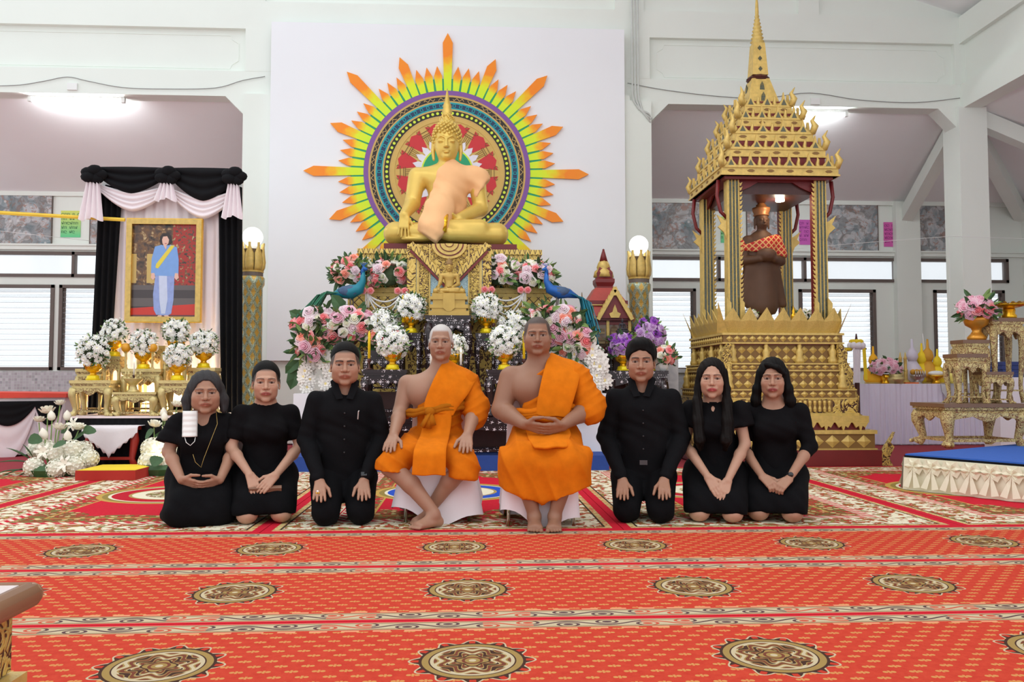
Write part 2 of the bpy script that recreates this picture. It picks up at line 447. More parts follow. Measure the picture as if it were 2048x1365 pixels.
# dado mosaic, ledge moulding, pilasters: part of the wall
MB().bx(XL, X_(1290, YO), YO-0.02, YO, 0, zl0-0.42).bx(XL, XL+0.01, YO-0.02, YO, 0, 0.1).build('dado_tiles', dado, wall_back)
MB().bx(XL, X_(1290, YO), YO-0.024, YO, zl0-0.42, zl0-0.02).build('dado_tiles', dado_top, wall_back)
MB().bx(XL, XR, YO-0.06, YO, zu1+0.03, zu1+0.10).bx(XL, XR, YO-0.09, YO, zu1+0.10, zu1+0.13).build('ledge_moulding', white_wall, wall_back)
for px0, px1 in ((1790, 1838),):
    MB().bx(X_(px0, YO), X_(px1, YO), YO-0.14, YO, 0, ZW).build('pilaster', white_wall, wall_back)
def window(n, x0, x1, z0, z1, slats, Y=YO, mull=()):
    w = tag(thing('window_%d' % n, 'brown framed window number', 'window', (0, 0, 0)), None, None)
    for k in ('label', 'category'): del w[k]
    w['kind'] = 'structure'
    t = 0.055
    f = MB(); f.bx(x0, x1, Y-0.03, Y+0.09, z0, z0+t).bx(x0, x1, Y-0.03, Y+0.09, z1-t, z1).bx(x0, x0+t, Y-0.03, Y+0.09, z0, z1).bx(x1-t, x1, Y-0.03, Y+0.09, z0, z1)
    for m in mull: f.bx(m-0.025, m+0.025, Y-0.03, Y+0.09, z0, z1)
    f.build('window_frame', frame_brown, w)
    if slats:
        k = int((z1-z0-2*t)/0.088); me = MB().box((0, 0, 0), (x1-x0-2*t, 0.10, 0.006), R=Matrix.Rotation(math.radians(38), 3, 'X')).mesh('slat', louvre)
        for i in range(k): inst('slat', me, w, ((x0+x1)/2, Y+0.04, z0+t+(i+0.5)*(z1-z0-2*t)/k))
        for xx in (x0+t+0.02, x1-t-0.02):
            MB().bx(xx-0.012, xx+0.012, Y+0.02, Y+0.05, z0+t, z1-t).build('louvre_clip_rail', frame_brown, w)
    else:
        xs = [x0]+list(mull)+[x1]
        for a, b in zip(xs[:-1], xs[1:]):
            MB().bx(a+0.05, b-0.05, Y+0.03, Y+0.036, z0+t, z1-t).build('pane', louvre, w)
    return w
nwin = 0
for r in RL: nwin += 1; window(nwin, r[0], r[1], zl0, zl1, True)
for r, mp in zip(RU, ((143,), (1440, 1612), ())): nwin += 1; window(nwin, r[0], r[1], zu0, zu1, False, mull=[X_(p, YO) for p in mp])
# --- right outer wall
wr = MB(); wr.bx(XR, XR+0.15, 3.0, YO, 0, zu0).bx(XR, XR+0.15, 3.0, 10.2, zu0, zu1).bx(XR, XR+0.15, 14.2, YO, zu0, zu1).bx(XR, XR+0.15, 3.0, YO, zu1, ZW+0.6)
struct('wall_right', wr, white_wall)
nwin += 1
wside = window(nwin, -2.0, 2.0, zu0, zu1, False, Y=0.0, mull=(0.0,)); wside.location = (XR, 12.2, 0); wside.rotation_euler = (0, 0, -PI/2)
# --- arcade (gable end of the nave): columns, beam with recessed panels, wall above
CX = [X_(517, YF)-5.75, X_(517, YF), X_(1271, YF), XC]; cw = 0.44
for i, x in enumerate(CX):
    MB().bx(x-cw/2, x+cw/2, YF-cw/2, YF+cw/2, 0, ZB+0.02).build('wall_column', white_wall)['kind'] = 'structure'
zt0, zt1 = Z_(190, YF, 300)+0.02, Z_(57, YF, 300)       # beam zone
ZB = (Z_(190, YF, 450)+Z_(232, YF, 1880))/2
zp0, zp1 = ZB+0.38, ZB+1.02                            # recessed panel
cb = MB(); x0, x1 = XL, XC+cw/2
cb.bx(x0, x1, YF-0.14, YF+0.14, ZB, zp0)               # beam
cb.bx(x0, x1, YF-0.06, YF+0.14, zp0, zp1)              # panel field
cb.bx(x0, x1, YF-0.14, YF+0.14, zp1, zp1+0.42)         # upper band
for x in CX: cb.bx(x-cw/2, x+cw/2, YF-0.143, YF+0.13, zp0, zp1)
gz = zp1+0.42
slope = 0.30
cb.front([(x0, gz), (x1, gz), (x1, gz+0.02), (0.6, gz+0.02+slope*(x1-0.6)), (x0, gz+0.02+slope*(x1-0.6))], YF-0.07, 0.2)
for px in (1610,): cb.bx(X_(px, YF, 20)-0.16, X_(px, YF, 20)+0.16, YF-0.14, YF, gz, gz+1.7)
for px in (1255, 505): cb.bx(X_(px, YF, 20)-0.22, X_(px, YF, 20)+0.22, YF-0.14, YF, gz, gz+2.2)
wall_arcade = struct('wall_arcade', cb, white_wall)
# thin moulding lines inside the recessed panels
def panel_line(xa, xb):
    z0, z1 = zp0+0.06, zp1-0.08; c = 0.12; y = YF-0.062
    P = [(xa+c, y, z0), (xb-c, y, z0), (xb-c*0.8, y, z0+c*0.5), (xb, y, z0+c), (xb, y, z1-c), (xb-c*0.8, y, z1-c*0.5), (xb-c, y, z1), (xa+c, y, z1), (xa+c*0.8, y, z1-c*0.5), (xa, y, z1-c), (xa, y, z0+c), (xa+c*0.8, y, z0+c*0.5), (xa+c, y, z0)]
    m = MB().tube(P, 0.008, 4); m.build('panel_moulding', white_wall, wall_arcade)
for a, b in zip(CX[:-1], CX[1:]): panel_line(a+cw/2+0.12, b-cw/2-0.12)
# chamfer haunches where beam meets columns
hb = MB()
for x in CX:
    for s in (-1, 1):
        if x == XC and s > 0: continue
        xx = x+s*cw/2
        hb.front([(xx, ZB-0.28), (xx, ZB), (xx+s*0.28, ZB)][::(1 if s < 0 else -1)], YF-0.14, 0.28)
hb.build('beam_haunch', white_wall, wall_arcade)
# --- side arcade running towards the viewer on the right
sb = MB()
sb.bx(XC-0.14, XC+0.14, 2.0, YF-0.14, ZB, zp0).bx(XC-0.06, XC+0.14, 2.0, YF-0.14, zp0, zp1).bx(XC-0.14, XC+0.14, 2.0, YF-0.14, zp1, gz)
sb.bx(XC-0.143, XC+0.13, 6.2, 6.64, zp0, zp1)
struct('wall_side_arcade', sb, white_wall)
MB().bx(XC-0.22, XC+0.22, 6.2, 6.64, 0, ZB).build('wall_column', white_wall)['kind'] = 'structure'
# --- ceilings: nave slope, aisle slopes, rafters
def quad_slab(pts, t=0.06):
    m = MB(); p = [Vector(q) for q in pts]; n = (p[1]-p[0]).cross(p[2]-p[0]).normalized()*t
    if n.z < 0: n = -n
    m.add(p+[q+n for q in p], [(0, 1, 2, 3), (7, 6, 5, 4), (0, 4, 5, 1), (1, 5, 6, 2), (2, 6, 7, 3), (3, 7, 4, 0)]); return m
struct('ceiling', quad_slab([(XC+0.2, 2.0, gz), (XC+0.2, YF-0.06, gz), (0.6, YF-0.06, gz+slope*(XC-0.4)), (0.6, 2.0, gz+slope*(XC-0.4))]), ceil_grey)
struct('ceiling_aisle_back', quad_slab([(XL, YF+0.1, ZB+0.06), (XC, YF+0.1, ZB+0.06), (XR, YO, ZW), (XL, YO, ZW)]), ceil_grey)
struct('ceiling_aisle_right', quad_slab([(XC+0.1, 2.0, ZB+0.06), (XC+0.1, YF, ZB+0.06), (XR, YO, ZW), (XR, 2.0, ZW)]), ceil_grey)
def rafter(p, q, w=0.2, h=0.24):
    p, q = Vector(p), Vector(q); R = lookm(q-p)
    m = MB().box((p+q)/2, (w, h, (q-p).length), R=R); m.build('trim_rafter', white_wall)['kind'] = 'structure'
XB = X_(1815, YO); rafter((XC, YF+0.1, ZB-0.06), (XB, YO, ZW-0.30)); rafter((XC+0.1, YF, ZB-0.06), (XR, YF, ZW-0.30)); rafter((XC+0.1, YF+0.1, ZB-0.02), (XR, YO, ZW-0.22))
rafter((XB, YO, ZW-0.22), (XB, YO, ZW-0.42), 0.26, 0.16)
MB().bx(XL, XR, YO-0.05, YO, ZW-0.06, ZW+0.02).build('trim_cornice', white_wall)['kind'] = 'structure'
# --- white backdrop board between the columns
bx0, bx1 = X_(537, YF-0.2), X_(1250, YF-0.2)
bz0, bz1 = Z_(722, YF-0.2, 540), Z_(57, YF-0.2, 900)
tag(MB().bx(bx0, bx1, YF-0.30, YF-0.225, bz0, bz1).build('backdrop_board', pm('backdrop_paint', srgb(240, 242, 246), 0.8, var=0.012, vs=2)), 'large flat white backdrop board hung behind the sun wheel', 'backdrop')
struct('wall_behind_altar', MB().bx(bx0-0.1, bx1+0.1, YF-0.2, YF-0.1, 0, ZB+0.1), white_wall)
# --- conduit pipes beside the backdrop
c1 = thing('conduit_pipes', 'bundle of thin grey wall pipes bending beside the column', 'pipe', (X_(1262, YF), YF-0.24, Z_(225, YF, 1262)))
for i in range(3):
    o = i*0.045
    MB().tube([(o, 0, 2.6), (o, 0, 0.25), (o+0.015, 0, 0.1), (0.1+o*0.6, 0, -0.03-o*0.4), (0.24, 0, -0.09-o), (0.30, 0.05, -0.16-o)], 0.014, 6).build('pipe', pm('pipe_paint', srgb(206, 210, 206), 0.5), c1, smooth=True)
# --- fluorescent lamps
def fluoro(px0, px1, py, label):
    Y = YF; a, b = at(px0, py, Y), at(px1, py, Y); L = b.x-a.x; z = (a.z+b.z)/2
    t = thing('fluorescent_lamp', label, 'lamp', ((a.x+b.x)/2, Y, z))
    MB().bx(-L/2, L/2, -0.03, 0.03, 0.03, 0.085).build('housing', plastic_white, t)
    MB().lathe([(0.019, -L/2+0.05), (0.019, L/2-0.05)], 10, M=Matrix.Rotation(PI/2, 3, 'Y')).build('tube', tube_emit, t, (0, -0.01, 0.0), smooth=True)
    for s in (-1, 1): MB().bx(s*(L/2-0.02)-0.025, s*(L/2-0.02)+0.025, -0.035, 0.02, -0.03, 0.04).build('socket', plastic_white, t)
    MB().bx(-0.07, 0.07, -0.17, -0.142, 0.10, 0.2).build('junction_box', plastic_white, t)
    MB().bx(-0.02, 0.02, -0.01, 0.02, 0.08, 0.12).build('bracket', plastic_white, t)
fluoro(58, 250, 201, 'bright fluorescent tube lamp under the beam above the portrait')
fluoro(1550, 1694, 229, 'bright fluorescent tube lamp beside the pavilion spire')
def cable(pts, label, r=0.006, mat_=None, Y=YF-0.16):
    P = [at(x, y, Y) for x, y in pts]; o = P[0]
    # smooth the polyline
    Q = []
    for i in range(len(P)-1):
        p0, p1, p2, p3 = P[max(i-1, 0)], P[i], P[i+1], P[min(i+2, len(P)-1)]
        for k in range(5):
            t = k/5; Q.append(0.5*((2*p1)+(p2-p0)*t+(2*p0-5*p1+4*p2-p3)*t*t+(3*p1-p0-3*p2+p3)*t**3))
    Q.append(P[-1])
    tag(MB().tube([q-o for q in Q], r, 5).build('cable', mat_ or wire_grey, None, o, smooth=True), label, 'cable')
cable([(-20, 172), (40, 170), (90, 162), (135, 154), (175, 162), (245, 175), (330, 178), (430, 176), (485, 161), (530, 153)], 'thin grey cable looping along the beam on the left')
cable([(1255, 166), (1330, 180), (1440, 193), (1530, 196), (1620, 186), (1720, 200), (1830, 205), (1920, 196)], 'thin grey cable looping along the beam on the right')
# --- framed murals high on the outer wall
def mural(i, px0, px1, py0, py1, label):
    x0, x1, z0, z1 = rect_at(px0, px1, py0, py1, YO)
    t = thing('mural_painting', label, 'painting', ((x0+x1)/2, YO-0.03, z0)); w, h = x1-x0, z1-z0
    key = 'mural_print_%d' % i; g = G(key)
    w1 = g.noise(1.6, 3, color=True); off = g.nt.nodes.new('ShaderNodeVectorMath'); off.operation = 'ADD'
    g.nt.links.new(w1, off.inputs[0]); off.inputs[1].default_value = (i*3.1, i*1.7, 0)
    g.nt.links.new(g.tc, off.inputs[0]); 
    n1 = g.noise(1.9, 6, off.outputs[0], 0.65, dist=1.2); n2 = g.noise(7.0, 4, off.outputs[0], 0.6, dist=2.0); v = g.vor(6, off.outputs[0])
    c = g.ramp(n1, [(0.30, srgb(84, 116, 116)), (0.42, srgb(150, 160, 166)), (0.52, srgb(196, 196, 198)), (0.60, srgb(146, 138, 134)), (0.72, srgb(222, 226, 230))])
    c = g.mix((n2-0.57).gt(0.0)*0.75, c, srgb(168, 128, 112)); c = g.mix((v.gt(0.58))*0.5, c, srgb(96, 104, 106)); c = g.mix(v.lt(0.14)*0.7, c, srgb(216, 214, 212))
    MB().bx(-w/2+0.012, w/2-0.012, 0.0, 0.02, 0.012, h-0.012).build('print', g.done(c, 0.5), t)
    f = MB(); f.bx(-w/2, w/2, -0.006, 0.03, 0, 0.014).bx(-w/2, w/2, -0.006, 0.03, h-0.014, h).bx(-w/2, -w/2+0.014, -0.006, 0.03, 0, h).bx(w/2-0.014, w/2, -0.006, 0.03, 0, h)
    f.build('frame', frame_brown, t)
mural(1, -70, 106, 383, 490, 'wide mural print above the left window, cut by the photo edge')
mural(2, 181, 250, 385, 491, 'mural print mostly hidden behind the left black drape')
mural(3, 440, 494, 386, 494, 'narrow mural strip between the black drape and the column')
mural(4, 1292, 1403, 395, 500, 'mural print just left of the pavilion columns')
mural(5, 1492, 1560, 398, 506, 'mural print seen through the pavilion behind the crowned statue')
mural(6, 1650, 1755, 405, 509, 'mural print of pale figures right of the pavilion')
mural(7, 1831, 1915, 411, 514, 'mural print of an elephant rider beside the right pillar')
# --- paper notices
ink = pm('notice_ink', srgb(60, 90, 80), 0.8)
def notice(px0, px1, py0, py1, c, label, inkc, c2=None, seed=1):
    x0, x1, z0, z1 = rect_at(px0, px1, py0, py1, YO); r = random.Random(seed)
    w, h = x1-x0, z1-z0
    t = thing('paper_notice', label, 'notice', ((x0+x1)/2, YO-0.012, z0))
    g = G('notice_paper'); MB().bx(-w/2, w/2, 0, 0.004, 0, h).build('paper', g.done(g.mix(g.z/h, c2 or c, c), 0.8), t)
    im = pm('notice_ink_%d' % seed, inkc, 0.8); m = MB()
    for row in range(5):
        zz = h*(0.86-row*0.165); x = -w*0.40
        while x < w*(0.40 if row < 4 else 0.2):
            k = r.choice((0, 1, 2)); s = h*0.045
            if k == 0: m.tube([(x+s*math.cos(a), -0.002, zz+s*math.sin(a)) for a in [i*PI/5 for i in range(9)]]+[(x+s, -0.002, zz-s)], s*0.2, 4)
            elif k == 1: m.tube([(x-s*0.6, -0.002, zz-s), (x-s*0.6, -0.002, zz+s), (x+s*0.7, -0.002, zz+s*0.8), (x+s*0.7, -0.002, zz-s)], s*0.2, 4)
            else: m.tube([(x-s*0.7, -0.002, zz+s), (x-s*0.4, -0.002, zz-s), (x, -0.002, zz), (x+s*0.4, -0.002, zz-s), (x+s*0.7, -0.002, zz+s*1.5)], s*0.2, 4)
            x += s*2.3*r.choice((1, 1, 1, 1.8))
    m.build('handwriting', im, t)['kind'] = 'stuff'
notice(122, 162, 422, 475, srgb(222, 232, 120), 'yellow and green handwritten notice left of the portrait', srgb(50, 110, 90), srgb(100, 212, 150), 1)
notice(1441, 1461, 434, 486, srgb(206, 228, 120), 'yellow and green handwritten notice between the pavilion columns', srgb(50, 110, 90), srgb(110, 214, 160), 2)
notice(1598, 1620, 440, 490, srgb(214, 104, 196), 'pink handwritten notice beside the front right pavilion column', srgb(140, 60, 140), None, 3)
notice(1767, 1802, 445, 494, srgb(222, 104, 182), 'pink handwritten notice between the two right murals', srgb(150, 60, 130), None, 4)
# ================================================================ carpets
def runner(i, y0, y1, xoff, label):
    yc = (y0+y1)/2; hw = (y1-y0)/2-0.004
    g = G('runner_weave'); x, y = g.x, g.y; e = y.abs()
    field = g.mix(g.noise(40, 2), srgb(186, 52, 40), srgb(206, 76, 54))
    # small staggered motifs
    ry = (y/0.05); row = ry.floor(); fx = ((x/0.085)+row*0.5).frac()-0.5; fy = ry.frac()-0.5
    d = ((fx*0.085).abs()-0.013).abs(); mot = ((d*d+(fy*0.05)*(fy*0.05)).sqrt().lt(0.0085)).max(((fx*0.085).abs().lt(0.004))*((fy*0.05).abs().lt(0.012)))
    c = g.mix(mot*e.lt(0.33), field, srgb(206, 142, 84))
    # medallions one metre apart
    xm = ((x-xoff)/1.0+0.5).frac()-0.5; r = (xm*xm+y*y).sqrt(); th = y.atan2(xm)
    scal = (th*12.0).cos(); pet = (th*8.0).cos(); pet2 = (th*4.0).cos()
    tan, dark, cream, brown = srgb(160, 132, 78), srgb(72, 48, 40), srgb(196, 180, 148), srgb(118, 66, 50)
    c = g.mix(r.lt(0.192+scal*0.018), c, cream); c = g.mix(r.lt(0.183+scal*0.020), c, g.mix((th*24.0).cos().gt(0.2), dark, srgb(190, 60, 44)))
    c = g.mix(r.lt(0.175), c, dark); c = g.mix(r.lt(0.165), c, tan); c = g.mix(r.lt(0.143), c, dark); c = g.mix(r.lt(0.138), c, cream)
    fil = (r*150.0+pet*2.2).sin(); c = g.mix(r.lt(0.126)*fil.gt(-0.45), c, tan); c = g.mix(r.lt(0.126)*fil.gt(0.45), c, brown)
    c = g.mix(r.lt(0.118)*(fil+pet2*0.6).lt(-0.75), c, dark); c = g.mix(r.lt(0.052+pet2*0.008), c, dark); c = g.mix(r.lt(0.045+pet2*0.008), c, tan); c = g.mix((r-0.03).abs().lt(0.005), c, brown); c = g.mix(r.lt(0.012), c, cream)
    # border: dotted line, cream scroll band, plain red edge
    c = g.mix(((e-0.335).abs().lt(0.007))*((x*55.0).sin().gt(-0.2)), c, srgb(226, 160, 120))
    sc = (x*2*PI/0.30).sin()*0.022; v = e-0.395
    s2 = (x*2*PI/0.15).sin()*0.012
    band = v.abs().lt(0.046)
    xl = ((x/0.15).frac()-0.5)*0.15; vl = v+((x/0.15).floor()*PI).cos()*0.014; scr = ((v-sc).abs().lt(0.006)).max((xl*xl*0.35+vl*vl).sqrt().lt(0.011)).max(((xl*xl*0.3+vl*vl).sqrt()-0.021).abs().lt(0.0035))
    bc = g.mix(scr, cream, g.mix((x*2*PI/0.60).sin().gt(0.55), srgb(92, 66, 70), srgb(196, 86, 66)))
    bc = g.mix((v.abs()-0.037).abs().lt(0.005), bc, srgb(150, 120, 84))
    c = g.mix(band, c, bc); c = g.mix(e.gt(0.441), c, srgb(212, 40, 54))
    mt = g.done(c, 0.95, 0, g.noise(500, 1), 0.3, 0.004, spec=0.1)
    o = MB().bx(-9.5, 7.5, -hw, hw, 0, 0.012).build('carpet_runner', mt, None, (0, yc, -0.022))
    tag(o, label, 'carpet', 'orange red carpet runners')
YS = [floor_at(1000, p).y for p in (1234, 1127.5, 1059)]
rw = YS[1]-YS[0]
B4 = [YS[0]-rw*2, YS[0]-rw, YS[0], YS[1], YS[2]]
runner(3, B4[1], B4[2], floor_at(945, 1315).x, 'orange red medallion carpet runner nearest to the camera')
runner(2, B4[2], B4[3], floor_at(935, 1176).x, 'orange red medallion carpet runner in the middle of the three')
runner(1, B4[3], B4[4], floor_at(909, 1091).x, 'orange red medallion carpet runner right in front of the kneeling people')
def big_carpet(x0, x1, y0, y1, label, centre):
    hx, hy = (x1-x0)/2-0.003, (y1-y0)/2-0.003
    g = G('carpet_weave'); x, y = g.x, g.y
    ex, ey = hx-x.abs(), hy-y.abs(); e = ex.min(ey)
    red, cream, tan = srgb(202, 34, 54), srgb(232, 224, 198), srgb(176, 152, 92)
    n = g.noise(14, 4, dist=0.8); n2 = g.noise(26, 3, dist=1.0); v = g.vor(16)
    c = g.mix(g.noise(60, 1), srgb(192, 28, 48), srgb(214, 42, 60))
    # inner floral corners and side sprays
    cor = ((ex-0.62)*(ex-0.62)+(ey-0.66)*(ey-0.66)).sqrt(); fl = g.mix(v.lt(0.32), g.mix(n2.gt(0.5), srgb(150, 60, 46), srgb(120, 118, 66)), srgb(214, 196, 140))
    c = g.mix(cor.lt(0.22)*n.gt(0.42), c, fl)
    c = g.mix((ex.lt(0.60)).max(ey.lt(0.56))*n2.gt(0.45), c, fl)
    sp = ((x*x*0.35+(ey-0.62)*(ey-0.62)*3.0).sqrt()); c = g.mix(sp.lt(0.18)*n2.gt(0.40), c, fl)
    c = g.mix((e-0.60).abs().lt(0.008), c, srgb(196, 160, 84))
    # centre oval medallion
    r = ((x*x)/(0.62*0.62)+(y*y)/(0.56*0.56)).sqrt()
    c = g.mix(r.lt(1.0), c, srgb(196, 160, 84)); c = g.mix(r.lt(0.93), c, srgb(150, 130, 70)); c = g.mix(r.lt(0.86), c, cream); c = g.mix(r.lt(0.82), c, centre)
    c = g.mix(r.lt(0.62), c, tan); c = g.mix(r.lt(0.58), c, cream); c = g.mix(r.lt(0.42)*n2.gt(0.44), c, fl)
    # borders
    c = g.mix(e.lt(0.44), c, cream); c = g.mix(((e-0.41).abs().lt(0.028))*(((x+y)*70.0).sin().gt(-0.1)), c, red); c = g.mix((e-0.37).abs().lt(0.006), c, red)
    band = e.lt(0.355); flo = g.mix(v.lt(0.22), g.mix(n2.gt(0.52), srgb(178, 70, 54), srgb(134, 128, 74)), srgb(190, 150, 80))
    c = g.mix(band*(n.gt(0.50)), c, flo)
    c = g.mix(e.lt(0.10), c, g.mix(n2.gt(0.48), srgb(196, 120, 84), srgb(206, 190, 130))); c = g.mix((e-0.10).abs().lt(0.007), c, srgb(70, 52, 42))
    c = g.mix(e.lt(0.055), c, red)
    mt = g.done(c, 0.95, 0, g.noise(500, 1), 0.3, 0.004, spec=0.1)
    tag(MB().bx(-hx, hx, -hy, hy, 0, 0.012).build('floral_carpet', mt, None, ((x0+x1)/2, (y0+y1)/2, -0.022)), label, 'carpet', 'red floral carpets')
sx = [-5.55, -3.40, -1.25, 0.95, 3.10, 5.3]
for i, (lb, cc) in enumerate((('red floral carpet by the draped stage at the far left', srgb(190, 32, 50)), ('red floral carpet under the two kneeling women on the left', srgb(190, 32, 50)),
                              ('red floral carpet with blue centre under the monks', srgb(48, 84, 190)), ('red floral carpet under the kneeling women on the right', srgb(190, 32, 50)),
                              ('red floral carpet under the blue platform', srgb(190, 32, 50)))):
    big_carpet(sx[i], sx[i+1], B4[4], 8.66, lb, cc)
# ================================================================ flower kit
def petal_ring(m, n, r0, r1, z0, z1, w, mi=0, rot=0.0, cup=0.0):
    for k in range(n):
        a = 2*PI*k/n+rot; d = Vector((math.cos(a), math.sin(a), 0)); t = Vector((-d.y, d.x, 0))
        rm = (r0+r1)/2; zm = (z0+z1)/2+cup
        m.add([d*r0-t*w*0.3+Vector((0, 0, z0)), d*r0+t*w*0.3+Vector((0, 0, z0)), d*rm+t*w*0.5+Vector((0, 0, zm)), d*rm-t*w*0.5+Vector((0, 0, zm)), d*r1+t*w*0.25+Vector((0, 0, z1)), d*r1-t*w*0.25+Vector((0, 0, z1))],
              [(0, 1, 2, 3), (3, 2, 4, 5)], mi)
def rose_mesh(name, mat_, mat_in=None):
    """unit rose, radius 1, opening towards +z"""
    m = MB()
    prof = [(0.25, -0.75), (0.75, -0.45), (1.0, 0.05), (0.98, 0.28), (0.86, 0.30), (0.74, 0.10)]
    m.lathe(prof, 10, flute=0.07, fn=5, cap=False, mi=0)
    m.lathe([(0.70, -0.1), (0.78, 0.30), (0.70, 0.46), (0.58, 0.34), (0.5, 0.15)], 10, flute=0.08, fn=4, rot=0.5, cap=False, mi=0)
    m.lathe([(0.45, 0.0), (0.52, 0.45), (0.44, 0.58), (0.32, 0.46), (0.26, 0.3)], 8, flute=0.09, fn=3, rot=0.2, cap=False, mi=1)
    m.lathe([(0.24, 0.3), (0.26, 0.56), (0.12, 0.62), (0.03, 0.50)], 6, rot=0.9, mi=1)
    return m.mesh(name, [mat_, mat_in or mat_], True)
def mum_mesh(name, mat_, core):
    m = MB(); petal_ring(m, 11, 0.1, 1.0, 0.0, 0.1, 0.42, 0, 0, 0.08); petal_ring(m, 9, 0.08, 0.75, 0.08, 0.32, 0.4, 0, 0.3, 0.08); petal_ring(m, 6, 0.05, 0.45, 0.15, 0.48, 0.36, 0, 0.1, 0.05)
    m.ball((0, 0, 0.2), (0.22, 0.22, 0.14), 6, 4, mi=1)
    return m.mesh(name, [mat_, core], False)
def ball_flower(name, mat_, n=70, fl=0.24):
    m = MB(); m.ball((0, 0, 0), 0.86, 10, 7)
    for i in range(n):
        z = 1-2*(i+0.5)/n; a = i*2.39996; q = math.sqrt(1-z*z); d = Vector((q*math.cos(a), q*math.sin(a), z)); R = lookm(d)
        for k in range(4):
            b = k*PI/2+i; e = R@Vector((math.cos(b), math.sin(b), 0)); f = R@Vector((-math.sin(b), math.cos(b), 0))
            m.add([d*0.9, d*0.97+e*fl*0.5+f*fl*0.4, d*0.99+e*fl*0.95, d*0.97+e*fl*0.5-f*fl*0.4], [(0, 1, 2, 3)])
    return m.mesh(name, mat_, False)
F_ = dict(pink=rose_mesh('rose_pink', pm('petal_pink', srgb(240, 160, 160), 0.7, var=0.1), pm('petal_pink_core', srgb(236, 112, 118), 0.7)),
          coral=rose_mesh('rose_coral', pm('petal_coral', srgb(246, 176, 160), 0.7, var=0.1), pm('petal_coral_core', srgb(240, 140, 118), 0.7)),
          white=rose_mesh('rose_white', pm('petal_white', srgb(240, 236, 226), 0.7, var=0.05), pm('petal_white_core', srgb(232, 228, 200), 0.7)),
          lilac=rose_mesh('rose_lilac', pm('petal_lilac', srgb(236, 218, 224), 0.7, var=0.08), pm('petal_lilac_core', srgb(228, 200, 210), 0.7)),
          rosy=rose_mesh('rose_soft', pm('petal_soft', srgb(236, 192, 206), 0.7, var=0.08), pm('petal_soft_core', srgb(228, 164, 184), 0.7)),
          purple=rose_mesh('rose_purple', pm('petal_purple', srgb(168, 92, 196), 0.7, var=0.15), pm('petal_purple_core', srgb(130, 60, 170), 0.7)),
          mauve=rose_mesh('rose_mauve', pm('petal_mauve', srgb(206, 174, 214), 0.7, var=0.12), pm('petal_mauve_core', srgb(184, 140, 196), 0.7)),
          mum=mum_mesh('mum_white', pm('mum_petal', srgb(246, 246, 242), 0.7, var=0.03), pm('mum_core', srgb(236, 236, 190), 0.7)),
          orchid=mum_mesh('orchid_white', pm('orchid_petal', srgb(242, 238, 232), 0.65, var=0.05), pm('orchid_core', srgb(240, 220, 150), 0.7)),
          hydra=ball_flower('hydrangea_ball', pm('hydrangea_petal', srgb(240, 238, 222), 0.75, var=0.06)))
def leaf_verts(m, p, d, n, L, w, mi=0):
    d = d.normalized(); t = d.cross(n); t = t.normalized() if t.length > 1e-5 else d.orthogonal().normalized(); n = t.cross(d)
    m.add([p, p+d*L*0.35+t*w*0.5+n*w*0.15, p+d*L*0.75+t*w*0.38+n*w*0.1, p+d*L-n*w*0.2, p+d*L*0.75-t*w*0.38+n*w*0.1, p+d*L*0.35-t*w*0.5+n*w*0.15, p+d*L*0.5], [(0, 1, 6), (1, 2, 6), (2, 3, 6), (3, 4, 6), (4, 5, 6), (5, 0, 6)], mi)
